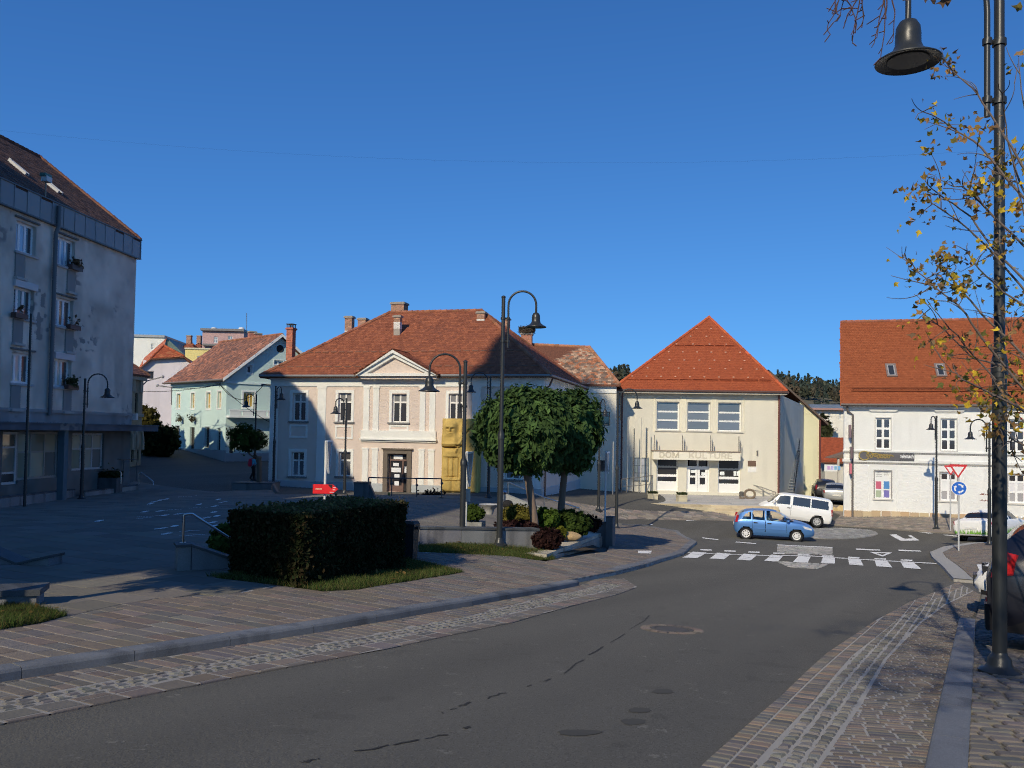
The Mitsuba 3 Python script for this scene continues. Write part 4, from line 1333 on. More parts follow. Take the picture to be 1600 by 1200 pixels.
    downpipe(B, [f.pt(f.px(1241, 640, w)[0] + .4, f.px(1241, 630, w)[1], w + .1), f.pt(f.px(1241, 640, w)[0], f.px(1241, 640, w)[1], w + .1), f.pt(f.px(1241, 640, w)[0], f.px(1241, 710, w)[1], w + .1)], .06, (.10, .08, .075))
    g = MB((.62, .63, .64)); f.box(g, *f.rect(1248, 682, 1251, 706, w), w - .01, w + .12); add(B + '__wall_box', g, 'satin')
    # outside steel stair
    k = B + '__steel_stair'
    g = MB((.30, .31, .32))
    p0, p1 = f.px(1230, 770, -3.5), f.px(1240, 706, -7.5)
    n = 15
    P0, P1 = f.pt(p0[0], p0[1], -3.5), f.pt(p1[0], p1[1], -7.5)
    cross = f.U * .45
    for i in range(n):
        c = P0 + (P1 - P0) * (i + .5) / n
        g.prism([c - cross + f.N * .13, c + cross + f.N * .13, c + cross - f.N * .13, c - cross - f.N * .13], Z * .05)
    add(k, g, 'satin')
    for s in (-1, 1):
        g = MB((.05, .05, .05)); g.prism([P0 + cross * s - Z * .1, P1 + cross * s - Z * .1, P1 + cross * s + Z * .15, P0 + cross * s + Z * .15], f.U * .04); add(name(k + '__stringer'), g, 'satin')
        g = MB((.05, .05, .05)); g.tube([P0 + cross * s + Z * 1.0, P1 + cross * s + Z * 1.0], .025, 6)
        for i in range(0, n + 1, 3):
            c = P0 + (P1 - P0) * i / n + cross * s
            g.tube([c, c + Z * 1.0], .02, 5)
        add(name(k + '__handrail'), g, 'satin')
    g = MB((.05, .05, .05)); c = P1; g.prism([c - cross, c + cross, c + cross - f.N * 1.4, c - cross - f.N * 1.4], Z * .06); g.tube([c + cross - f.N * 1.3, c + cross - f.N * 1.3 - Z * 3], .05, 6); add(k + '__landing', g, 'satin')
    return f


HALL = hall()
# ---- the white corner house with the dark shop sign
def white_house():
    B = 'white_house'
    f = Fac(P(1318.5, 801, 50.0), math.radians(-15))
    r = np.random.default_rng(47)
    W_ = 17.5
    top = f.px(1400, 634)[1]
    rc = lambda *a: f.rect(*a)
    du = rc(1468, 653, 1496.5, 702)[0] - rc(1366, 653, 1394, 702)[0]
    u0 = rc(1368, 653, 1392, 702)
    up = [(u0[0] + du * i, u0[1], u0[2] + du * i, u0[3]) for i in range(4)]
    l0 = rc(1367, 736, 1392, 779)
    lo = [(l0[0] + du * i, l0[1], l0[2] + du * i, l0[3]) for i in range(4)]
    up, lo = [w for w in up if w[2] < W_ - .5], [w for w in lo if w[2] < W_ - .5]
    add(B + '__wall', f.wall(MB((.75, .755, .73)), sbox(0, -2.5, W_, top).difference(rects(*up, *lo)), .4), 'stucco')
    lab(B, 'white corner house with a dark shop sign and two skylights in its orange roof', 'house')
    D = 9.5
    g = MB((.75, .755, .73))
    rz = f.px(1400, 502, -D / 2)
    sk = math.tan(math.radians(9.5)); g.prism([f.pt(.01, -2.5, -.4), f.pt(.01, top, -.4), f.pt(sk * D / 2, rz[1] - .2, -D / 2), f.pt(sk * D, top, -D), f.pt(sk * D, -2.5, -D)], f.U * .35)
    add(B + '__gable_wall', g, 'stucco')
    g = MB((.02, .018, .02)); f.box(g, .4, -2, W_, top - .1, -1.0, -.95); add(B + '__interior', g, 'matte')
    # horizontal joints of the ground floor, string courses, cornice
    line = (.33, .32, .30)
    g = MB((.73, .73, .70))
    for y, hgt, w in ((706.5, .10, .07), (722.5, .16, .10)):
        v = f.px(1380, y)[1]; f.box(g, -w, v, W_, v + hgt, -.05, w)
    f.box(g, -.1, top - .22, W_, top - .06, -.05, .12); f.box(g, -.2, top - .06, W_, top + .05, -.05, .3)
    add(B + '__string_course', g, 'stucco')
    g = MB(line)
    for y, hgt, w in ((708.6, .05, .045), (724.6, .06, .06)):
        v = f.px(1380, y)[1]; f.box(g, -.02, v - .01, W_, v + hgt, -.05, w)
    add(B + '__string_course_shadow_line', g, 'matte')
    vj0, vj1 = f.px(1380, 800)[1], f.px(1380, 726)[1]
    n = 11
    cut = rects(*[(a - .26, b - .2, c + .26, d + .2) for a, b, c, d in lo])
    for i in range(n):
        y0, y1 = vj0 + (vj1 - vj0) * i / n, vj0 + (vj1 - vj0) * (i + 1) / n
        for ua, ub in ((0.55, lo[0][0] - .35), (lo[0][2] + .35, lo[1][0] - .35), (lo[1][2] + .35, lo[2][0] - .35)):
            g = MB((.755, .76, .735)); f.box(g, ua, y0 + .005, ub, y1 - .005, -.02, .005); add(name(B + '__wall__panel'), g, 'stucco')
    k = B + '__stone_base'
    for i in range(34):
        ua = i * .52 + r.uniform(-.03, .03)
        g = MB(jit([(.50, .36, .22), (.44, .33, .22), (.56, .44, .28)][i % 3], .15, r)); f.box(g, ua, -1.2, ua + .49, r.uniform(.12, .2), -.1, .06 + r.uniform(0, .02)); add(name(k + '__stone'), g, 'hewn')
    gfr = (.30, .285, .27)
    for i, w in enumerate(up):
        window(B, f, w, (1, 1), (1, 1, .95), .085, .10, frame=(.80, .80, .78), panes=[(.035, .028, .032), (.03, .024, .028), (.04, .03, .034)], sill=None, r_=r, bar=.13, surround=(.55, .54, .51), sw=.05)
        g = MB((.80, .79, .75)); f.box(g, w[0] - .35, w[3] + .42, w[2] + .35, w[3] + .50, -.05, .16); f.box(g, w[0] - .28, w[3] + .36, w[2] + .28, w[3] + .42, -.05, .10); add(name(B + '__hood_mould'), g, 'stucco')
    for i, w in enumerate(lo):
        if i == 0:
            k = window(B, f, w, (1,), (1,), .05, .08, frame=(.78, .78, .77), panes=[(.66, .66, .65)], sill=(.62, .60, .55), r_=r, surround=gfr, sw=.07, lab_='shop window covered by white film with coloured squares')
            for j, (x0, y0, x1, y1, c) in enumerate(((1368.5, 752, 1377, 764, (.52, .12, .19)), (1381, 752, 1389.8, 764, (.08, .24, .52)), (1368.5, 766, 1377, 777, (.36, .42, .30)), (1381, 766, 1389.5, 777.5, (.18, .16, .42)))):
                g = MB(c); f.box(g, *f.rect(x0, y0, x1, y1, -.08), -.108, -.104); add(name(k + '__coloured_square'), g, 'satin')
            g = MB((.30, .30, .30))
            for x0, x1, y in ((1369, 1378, 741), (1381, 1389, 742), (1369.5, 1378, 744.2), (1370, 1376, 738.6), (1382, 1388, 739)): f.box(g, *f.rect(x0, y - .55, x1, y + .55, -.08), -.108, -.105)
            add(k + '__print', g, 'matte')
        else:
            window(B, f, w, (1, 1), (1.5, 1.6, 1), .085, .10, frame=(.78, .78, .77), panes=[(.36, .35, .36), (.34, .33, .35), (.66, .66, .66), (.66, .66, .65), (.03, .024, .026), (.03, .026, .03)], sill=(.62, .60, .55), r_=r, surround=gfr, sw=.06, bar=.12)
    # sign
    s = f.rect(1341.5, 707.5, 1428, 719.5)
    g = MB((.115, .11, .118)); f.box(g, *s, .0, .14); k = B + '__shop_sign'; add(k, g, 'satin'); lab(k, 'long dark grey shop sign with gold script and white lettering')
    g = MB((.085, .085, .09)); f.box(g, *f.rect(1405, 708, 1427.7, 719.3), .14, .146); add(k + '__end_panel', g, 'satin')
    tx = f.px(1405.8, 715.5)
    text_on(f, 'telemach', tx[0], tx[1], .20, .147, (.85, .85, .85), k + '__lettering', 'satin', .012, width=f.px(1427, 715)[0] - f.px(1406, 715)[0])
    a, b = f.px(1353, 713), f.px(1392, 714)
    t = np.linspace(0, 1, 120)
    px_ = a[0] + (b[0] - a[0]) * t + .11 * np.sin(t * 46)
    py_ = a[1] + (b[1] - a[1]) * t + .03 + (.15 - .07 * t) * np.sin(t * 46 + 1.5) + .10 * np.exp(-((t - .12) / .08) ** 2) + .12 * np.exp(-((t - .36) / .05) ** 2)
    g = MB((.62, .45, .13)).tube([f.pt(x, y, .16) for x, y in zip(px_, py_)], .028, 5)
    g.tube([f.pt(a[0] - .1 + .5 * math.cos(q) * .6, a[1] + .05 + .26 * math.sin(q), .165) for q in np.linspace(.6, 5.6, 24)], .032, 5)
    add(k + '__script', g, 'gold')
    # small projecting signs on the corner, rain pipe, poster
    for x, y0, y1, c, w in ((1326.5, 664, 684, (.20, .13, .15), .5), (1328.5, 698, 716, (.16, .11, .12), .6), (1327.5, 724, 740, (.55, .16, .20), .5)):
        u, va = f.px(x, y1); vb = f.px(x, y0)[1]
        g = MB(c); f.box(g, u - .05, va, u + .05, vb, .1, .1 + w); f.box(g, u - .02, vb - .1, u + .02, vb - .06, 0, .12); add(name(B + '__projecting_sign'), g, 'satin')
    u = f.px(1332, 700)[0]
    downpipe(B, [f.pt(u - .35, top, .28), f.pt(u - .3, top - .35, .2), f.pt(u, top - .55, .1), f.pt(u, -2, .1)], .065, (.14, .125, .115))
    s = f.rect(1528, 770, 1543, 787)
    g = MB((.70, .70, .68)); f.box(g, *s, 0, .02); add(B + '__poster', g, 'satin')
    g = MB((.25, .12, .10))
    for i in range(10): 
        q = s[0] + .08 + (i % 5) * (s[2] - s[0]) / 5.2; y = s[1] + .15 + (i // 5) * .35
        f.box(g, q, y, q + r.uniform(.05, .12), y + r.uniform(.03, .1), .02, .024)
    add(B + '__poster__print', g, 'matte')
    ov = .45
    ez = top + .06
    L = f.px(1313.5, 632, ov)[0]
    Lr = f.px(1313.5, 502, -D / 2)[0]
    A, Bp = f.pt(L, ez, ov), f.pt(W_, ez, ov)
    T, T2 = f.pt(Lr, rz[1], -D / 2), f.pt(W_, rz[1], -D / 2)
    C, C2 = f.pt(L + D * math.tan(math.radians(9.5)), ez, -D - ov), f.pt(W_, ez, -D - ov)
    tn = [(.30, .086, .034), (.29, .082, .033), (.31, .09, .036), (.275, .078, .032)]
    roof(B, [((A, Bp, T2, T), f.U), ((C, C2, T2, T), f.U)], tn, r=r, ridges=[(T, T2)], capcol=(.32, .12, .07), ex=.16, tw=.18, patch=.06, base=(.28, .08, .03))
    g = MB((.40, .11, .045)); g.prism([A - f.U * .03 - Z * .1, A - f.U * .03 + Z * .06, T - f.U * .03 + Z * .06, T - f.U * .03 - Z * .1], f.U * .03); add(B + '__barge_board', g, 'matte')
    gutter(B, [A + f.N * .07 - Z * .03, Bp + f.N * .07 - Z * .03], .07, (.15, .13, .12))
    sd = unit(T - A - f.U * ((T - A) @ f.U)); nn = unit(np.cross(f.U, sd)); nn = nn if nn[2] > 0 else -nn
    for x0, y0, x1, y1 in ((1384, 575.5, 1400.5, 590.5), (1461, 576, 1477.5, 590.5)):
        wv = ov - (ov + D / 2) * ((632 - (y0 + y1) / 2) / (632 - 502)) 
        a, b = f.px(x0, y1, wv), f.px(x1, y1, wv)
        hgt = 1.15
        p = f.pt(a[0], 0, 0)
        base = A + f.U * (a[0] - L) + sd * ((f.px((x0 + x1) / 2, y1, wv)[1] - ez) / sd[2])
        w = b[0] - a[0]
        k = name(B + '__skylight')
        g = MB((.22, .17, .15))
        for q0, q1, s0, s1 in ((0, .1, 0, hgt), (w - .1, w, 0, hgt), (.1, w - .1, 0, .1), (.1, w - .1, hgt - .1, hgt)):
            g.prism([base + f.U * q0 + sd * s0, base + f.U * q1 + sd * s0, base + f.U * q1 + sd * s1, base + f.U * q0 + sd * s1], nn * .12)
        add(k, g, 'satin')
        g = MB((.35, .36, .38))
        for q0, q1, s0, s1 in ((.1, .15, .1, hgt - .1), (w - .15, w - .1, .1, hgt - .1), (.15, w - .15, .1, .15), (.15, w - .15, hgt - .15, hgt - .1)):
            g.prism([base + f.U * q0 + sd * s0, base + f.U * q1 + sd * s0, base + f.U * q1 + sd * s1, base + f.U * q0 + sd * s1], nn * .10)
        add(k + '__frame', g, 'satin')
        g = MB((.03, .035, .04)); g.prism([base + f.U * .15 + sd * .15, base + f.U * (w - .15) + sd * .15, base + f.U * (w - .15) + sd * (hgt - .15), base + f.U * .15 + sd * (hgt - .15)], nn * .07); add(k + '__pane', g, 'pane')
    g = MB((.27, .08, .035))
    for t in (.14, .165):
        a, b = A + (T - A) * t + nn * (.1 if t < .15 else .2), Bp + (T2 - Bp) * t + nn * (.1 if t < .15 else .2)
        g.tube([a + f.U * .6, b], .035, 5)
    for i in range(18):
        a = A + (T - A) * .15 + f.U * (.7 + i * .9); g.tube([a, a + nn * .22], .02, 4)
    add(B + '__snow_guard', g, 'matte')
    return f


WHITE = white_house()


# ---- the worn grey apartment block on the left
def apartment_block():
    B = 'apartment_block'
    r = np.random.default_rng(53)
    a = math.radians(4.7)
    f = Fac(P(203, 735, 42.5), U=[math.sin(a), math.cos(a), 0])       # u = 0 at the far corner, negative towards the camera
    Lb = -44.0
    top = f.px(204, 399)[1]
    zbase = -1.5
    ustrip = f.px(78, 500)[0]
    A = [(f.px(24, 367)[0], f.px(57, 370)[0])]
    stor = f.px(100, 390)[1] - f.px(100, 485)[1]
    a0, a1 = f.px(25, 368)[0], f.px(56.5, 372)[0]
    b0, b1 = f.px(90.5, 390)[0], f.px(117.5, 395)[0]
    va = (f.px(25, 393)[1], f.px(25, 343)[1])
    vb = (f.px(91, 412)[1], f.px(91, 368)[1])
    v0, v1 = (va[0] + vb[0]) / 2, (va[1] + vb[1]) / 2
    wins = []
    pitch_u = b0 - a0
    cols = [b0, a0] + [a0 - pitch_u * k for k in range(1, 7)]
    wd = [b1 - b0, a1 - a0] + [a1 - a0] * 6
    rowsz = [0, stor, 2 * stor]
    for ci, (c, w) in enumerate(zip(cols, wd)):
        for ri, dz in enumerate(rowsz):
            wins.append((ci, ri, (c, v0 - dz, c + w, v1 - dz)))
    wins = [w for w in wins if w[2][0] > Lb + .5]
    bt = f.px(100, 643)[1]                     # string course
    lab(B, 'tall worn grey apartment block with zinc eaves and canopied shops on the left', 'apartment block')
    wall = sbox(Lb, bt, 0, top).difference(rects(*[w[2] for w in wins]))
    add(B + '__wall', f.wall(MB(GREY_W), wall, .4), 'stucco_worn')
    D = 11.0
    rise = 4.4
    ev = f.px(206, 372)[1]
    g = MB(GREY_W)
    gab = lambda u: [f.pt(u, zbase, -.4), f.pt(u, zbase, -D), f.pt(u, top, -D), f.pt(u, ev + rise - .3, -D / 2), f.pt(u, top, -.4)]
    g.prism(gab(0), f.U * -.4); g.prism(gab(Lb), f.U * .4); g.prism([f.pt(Lb, zbase, -D), f.pt(Lb, top, -D), f.pt(0, top, -D), f.pt(0, zbase, -D)], f.N * .4)
    add(B + '__gable_wall', g, 'stucco_worn')
    g = MB((.02, .021, .024)); f.box(g, Lb + .5, zbase, -.5, top - .1, -1.5, -1.4); add(B + '__interior', g, 'matte')
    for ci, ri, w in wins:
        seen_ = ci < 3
        mirrored_tones = [(.32, .44, .58), (.38, .50, .62), (.06, .065, .075)] if ri == 0 else [(.08, .08, .09), (.13, .12, .12), (.05, .05, .055)] if (ci, ri) == (1, 1) else [(.34, .42, .50), (.38, .22, .13), (.07, .07, .07)] if ri == 1 else [(.50, .48, .38), (.56, .54, .44), (.07, .07, .07)]  # reflected sky and roofs painted into the pane colours
        k = window(B, f, w, (1, 1.1, 1.3) if ci == 0 else (.9, 1.2, 1.2), (1,), .10, .16, frame=(.82, .82, .82), panes=mirrored_tones, sill=(.44, .44, .43), r_=r, bar=.13, sw=.04)
        if not seen_: continue
        if (ci, ri) in ((1, 1), (0, 2)):
            g = MB((.52, .52, .53)); f.box(g, w[0] - .08, w[3] - .02, w[2] + .08, w[3] + .26, -.05, .12); add(k + '__shutter_box', g, 'satin')
        else:
            g = MB((.16, .16, .155)); f.box(g, w[0] - .12, w[3] + .10, w[2] + .12, w[3] + .17, -.05, .10); add(k + '__drip_ledge', g, 'stucco_worn')
        # recessed radiator grille below one side of the window
        uu = (w[2] - .55, w[2] + .02) if ci == 0 else (w[0] - .02, w[0] + .55)
        g = MB((.27, .27, .26)); f.box(g, uu[0], w[1] - 1.05, uu[1], w[1] - .1, -.05, .05)
        f.box(g, uu[0] - .05, w[1] - 1.15, uu[1] + .05, w[1] - 1.05, -.05, .16, (.42, .42, .40)); add(name(B + '__vent_panel'), g, 'matte')
        if ci == 0 or (ci, ri) == (1, 1):
            bx = MB((.09, .05, .04)); u_ = (w[2] - .62, w[2] + .15) if ci == 0 else (w[0] - .25, w[0] + .5)
            f.box(bx, u_[0], w[1] - .06, u_[1], w[1] + .14, .08, .3)
            kk = name('flower_box'); add(kk, bx, 'satin')
            lab(kk, {(0, 0): 'flower box with dry reddish plants at the upper right window of the grey block', (0, 1): 'dark flower box at the middle right window of the grey block', (0, 2): 'flower box with a dark bushy plant at the lowest right window of the grey block',
                     (1, 1): 'dark flower box at the left window with the roller shutter', (1, 2): 'reddish flower box below the lowest left window of the grey block', (2, 1): 'flower box of the next window column at the picture edge, upper', (2, 2): 'flower box of the next window column at the picture edge, lower'}.get((ci, ri), 'flower box on the grey block'), 'flower box')
            c = f.pt((u_[0] + u_[1]) / 2, w[1] + .3, .22)
            q = MB(); n = 120 if (ci, ri) in ((0, 0), (0, 2)) else 24; pts = c + r.normal(0, 1, (n, 3)) * [.10, .16, .10]
            tone = (.06, .07, .03) if ri == 2 else (.12, .08, .045)
            q.mesh(*leafy(n, pts, r.normal(0, 1, (n, 3)) + [0, 0, .6], .09, np.tile(tone, (n, 1)) * r.uniform(.5, 1.6, (n, 1)), r)); add(kk + '__plant', q, 'leaf')
    # zinc eaves panels, one by one
    k = B + '__eaves_panel'
    f.O  # same plane
    pw = .80
    u = .10
    hts = (top - .02, ev)
    n = 0
    while u > Lb:
        g = MB(jit((.235, .245, .255), .08, r)); f.box(g, max(u - pw + .02, Lb), hts[0], u - .02, hts[1], -.02, .16 + r.uniform(-.006, .006)); f.box(g, u - .025, hts[0], u + .01, hts[1], .02, .185)
        add(name(k), g, 'satin'); u -= pw
    g = MB((.10, .11, .12)); f.box(g, Lb, hts[0] - .06, .14, hts[0], -.02, .19); f.box(g, Lb, hts[1], .14, hts[1] + .05, -.02, .21); f.box(g, .02, hts[0], .14, hts[1], -1.2, .17); add(B + '__eaves_trim', g, 'satin')
    ov = .16
    E0, E1 = f.pt(Lb, ev + .03, ov), f.pt(.15, ev + .03, ov)
    T0, T1 = f.pt(Lb, ev + rise, -D / 2), f.pt(.15, ev + rise, -D / 2)
    C0, C1 = f.pt(Lb, ev + .03, -D - ov), f.pt(.15, ev + .03, -D - ov)
    roof(B, [((E0, E1, T1, T0), f.U), ((C0, C1, T1, T0), f.U)], [(.115, .07, .055), (.095, .06, .05), (.13, .075, .055), (.08, .055, .048), (.15, .08, .055)], r=r, ridges=[(E1 - f.U * .1, T1 - f.U * .1), (T0, T1)], capcol=(.17, .075, .05), ex=.19, tw=.2, patch=.3, base=(.08, .05, .04))
    for x0, y0, x1, y1 in ((16, 254, 41, 275), (70, 284, 88, 300)):
        pl = lambda x, y: None
        n_ = unit(np.cross(f.U, T1 - E1)); n_ = n_ if n_[2] > 0 else -n_
        def onroof(x, y):
            rr = ray(x, y); t = ((E1 - CAM) @ n_) / (rr @ n_); return CAM + rr * t
        p, q = onroof(x0, y0), onroof(x1, y1)
        sdir = unit(np.cross(n_, f.U)); sdir = sdir if sdir[2] > 0 else -sdir
        Lq = (q - p) @ f.U
        kk = name(B + '__roof_window')
        g = MB((.45, .46, .47))
        g.prism([p, p + f.U * Lq, p + f.U * Lq + sdir * .12, p + sdir * .12], n_ * .16); g.prism([p, p + f.U * .1, p + f.U * .1 - sdir * 1.0, p - sdir * 1.0], n_ * .14); g.prism([p + f.U * Lq, p + f.U * (Lq - .1), p + f.U * (Lq - .1) - sdir * 1.0, p + f.U * Lq - sdir * 1.0], n_ * .14)
        add(kk, g, 'satin'); g = MB((.03, .035, .04)); g.prism([p, p + f.U * Lq, p + f.U * Lq - sdir * 1.0, p - sdir * 1.0], n_ * .1); add(kk + '__pane', g, 'pane')
    # flood lamp on a stalk above the eaves
    b = f.px(71, 303, ov); t_ = f.px(71, 284, ov)
    g = MB((.32, .24, .17)).tube([f.pt(b[0], ev, ov), f.pt(b[0], t_[1], ov)], .03, 6); kk = 'flood_lamp'; add(kk + '__stalk', g, 'satin')
    g = MB((.55, .58, .58)); f.box(g, b[0] - .18, t_[1], b[0] + .18, t_[1] + .22, ov - .1, ov + .16); f.box(g, b[0] - .22, t_[1] + .2, b[0] + .22, t_[1] + .34, ov - .14, ov + .12, (.06, .16, .14)); add(kk + '__housing', g, 'satin')
    lab(kk, 'small flood lamp on a stalk at the roof edge of the grey block', 'lamp')
    downpipe(B, [f.pt(ustrip, ev - .1, .26), f.pt(ustrip, top - .1, .26), f.pt(ustrip, top - .4, .14), f.pt(ustrip, bt - .2, .14)], .09, (.13, .14, .15))
    # string course, sign band, canopy, shops
    g = MB((.33, .33, .325)); f.box(g, Lb, bt - .08, .02, bt + .05, -.1, .09); add(B + '__string_course', g, 'stucco_worn')
    cz0, cz1 = f.px(150, 673, 1.2)[1], f.px(150, 664, 1.2)[1]
    g = MB((.30, .305, .31)); f.box(g, Lb, cz1 - .1, 0, bt - .08, -.4, .02); add(B + '__sign_band', g, 'stucco_worn')
    g = MB((.12, .13, .15)); f.box(g, Lb, cz0, .35, cz1, -.1, 1.25)
    f.box(g, Lb, cz1, .35, cz1 + .05, -.1, 1.3); add(B + '__canopy', g, 'stucco_worn')
    shops = [(f.rect(113, 677, 163, 734)), (f.rect(30, 675, 93, 748))]
    shops2 = [(s[0] - 8.2, s[1], s[2] - 8.2, s[3]) for s in shops] + [(s[0] - 16.4, s[1], s[2] - 16.4, s[3]) for s in shops]
    dr_ = f.rect(4, 675, 30, 757)
    allo = [s for s in shops + shops2 if s[0] > Lb + 1] + [dr_]
    allo = [(s[0], s[1], s[2], min(s[3], cz0 - .05)) for s in allo]
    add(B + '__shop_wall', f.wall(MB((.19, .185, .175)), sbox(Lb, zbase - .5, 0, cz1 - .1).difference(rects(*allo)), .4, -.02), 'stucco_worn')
    warm = [(.30, .28, .20), (.42, .38, .26), (.16, .16, .14), (.46, .43, .32)]
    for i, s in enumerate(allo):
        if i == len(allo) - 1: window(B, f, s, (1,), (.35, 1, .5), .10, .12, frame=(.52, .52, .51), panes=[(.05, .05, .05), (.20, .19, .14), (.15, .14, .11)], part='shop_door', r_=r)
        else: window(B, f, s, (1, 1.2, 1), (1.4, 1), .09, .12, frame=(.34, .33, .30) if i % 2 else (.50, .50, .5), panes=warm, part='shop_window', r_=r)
    g = MB((.13, .17, .19)); u = f.px(100, 720, 1.0)[0]; f.box(g, u - .14, zbase, u + .14, cz0, .8, 1.08); add(B + '__column', g, 'stucco')
    # taller wing added outside the picture, shaped to cast the shadow on the square
    k = B + '__added_wing'
    fw = Fac(f.pt(-13.0, 0, 0), U=f.U)
    hw_ = 17.5 - f.O[2]
    ww = [(-40 + 3.4 * i, 3 + 3.2 * j, -38.4 + 3.4 * i, 4.6 + 3.2 * j) for i in range(11) for j in range(4)]
    g = MB(GREY_W); fw.wall(g, Polygon([(-42.7, zbase), (.0, zbase), (.0, hw_ - 1.5), (-5.5, hw_), (-42.7, hw_)]).difference(rects(*ww)), .4, -.9)
    g.prism([fw.pt(-.01, zbase, -1.3), fw.pt(-.01, hw_ - 1.5, -1.3), fw.pt(-.01, hw_ - 1.5, -12), fw.pt(-.01, zbase, -12)], f.U * -.4); g.prism([fw.pt(-42.7, zbase, -1.3), fw.pt(-42.7, hw_, -1.3), fw.pt(-42.7, hw_, -12), fw.pt(-42.7, zbase, -12)], f.U * .4)
    g.prism([fw.pt(-.1, hw_ - 1.5, -1.3), fw.pt(-5.5, hw_, -1.3), fw.pt(-42.9, hw_, -1.3), fw.pt(-42.9, hw_, -12), fw.pt(-5.5, hw_, -12), fw.pt(-.1, hw_ - 1.5, -12)][:3], f.N * -.1)
    fw.box(g, -42.6, hw_ - .5, -5.5, hw_ - .1, -12, -1.3); add(k, g, 'stucco_worn')
    for w in ww: 
        g = MB((.05, .055, .065)); fw.box(g, *w, -1.1, -1.05); add(name(k + '__window'), g, 'pane')
    return f


BLOCK = apartment_block()


# ---- the old ochre house behind it
def old_house():
    B = 'old_ochre_house'
    r = np.random.default_rng(59)
    a = math.radians(5.2)
    f = Fac(P(219, 752, 56.0), U=[math.sin(a), math.cos(a), 0])
    L = f.px(197, 640)[0] - 1.0
    top = f.px(222, 588)[1]
    wz = lambda x0, y0, x1, y1: f.rect(x0, y0, x1, y1)
    ups = [wz(200.5, 613, 204.5, 645), wz(211, 614, 215.5, 645)]
    los = [wz(205, 694, 209.5, 722), wz(197.5, 694, 200.5, 722), wz(214, 694, 217.5, 720)]
    add(B + '__wall', f.wall(MB(OCHRE_W), sbox(L, -2, 0, top).difference(rects(*ups, *los)), .4), 'stucco')
    g = MB(OCHRE_W); g.prism([f.pt(0, -2, -.4), f.pt(0, top, -.4), f.pt(0, top, -8), f.pt(0, -2, -8)], f.U * -.3); g.prism([f.pt(L, -2, -.4), f.pt(L, top, -.4), f.pt(L, top, -8), f.pt(L, -2, -8)], f.U * .3); add(B + '__side_wall', g, 'stucco')
    g = MB((.02, .02, .02)); f.box(g, L + .4, -2, -.4, top - .1, -1, -.95); add(B + '__interior', g, 'matte')
    for w in ups + los: window(B, f, w, (1,), (1, 1), .07, .12, frame=(.10, .08, .06), panes=[(.02, .02, .022)], r_=r)
    for x in (206.5, 199, 215.5):
        u, v = f.px(x, 679); rad = .55
        pts = [f.pt(u + rad * math.cos(t), v - .5 + 1.0 * math.sin(t), .05) for t in np.linspace(0, np.pi, 14)]
        g = MB((.46, .41, .29)).tube(pts, .09, 6)
        f.box(g, u - rad - .08, v - 1.0, u - rad + .08, v - .5, -.05, .12); f.box(g, u + rad - .08, v - 1.0, u + rad + .08, v - .5, -.05, .12)
        add(name(B + '__arch_moulding'), g, 'stucco')
    g = MB((.43, .38, .27)); v = f.px(210, 651)[1]; f.box(g, L, v, .03, v + .22, -.05, .12); f.box(g, L, top - .3, .05, top, -.05, .25)
    for x in (196, 208, 220): u = f.px(x, 600)[0]; f.box(g, u - .15, top - 1.1, u + .15, top - .3, -.05, .10)
    add(B + '__cornice', g, 'stucco')
    g = MB((.75, .75, .74)); f.box(g, *f.rect(201.5, 646, 204.5, 656), .05, .5); add(B + '__box_sign', g, 'satin'); lab(B + '__box_sign', 'small white box sign on the old house')
    e = top + .05
    A, Bp = f.pt(L, e, .3), f.pt(.3, e, .3)
    T, T2 = f.pt(L, e + 3.4, -4), f.pt(-3.0, e + 3.4, -4)
    Cc = f.pt(.3, e, -8.5)
    roof(B, [((A, Bp, T2, T), f.U), ((Bp, Cc, T2), f.N)], TILE_BRN, r=r, ridges=[(Bp, T2), (T, T2)], ex=.2, capcol=(.2, .1, .07))
    lab(B, 'narrow old ochre house with arched window mouldings and a dark roof, behind the grey block', 'house')


old_house()


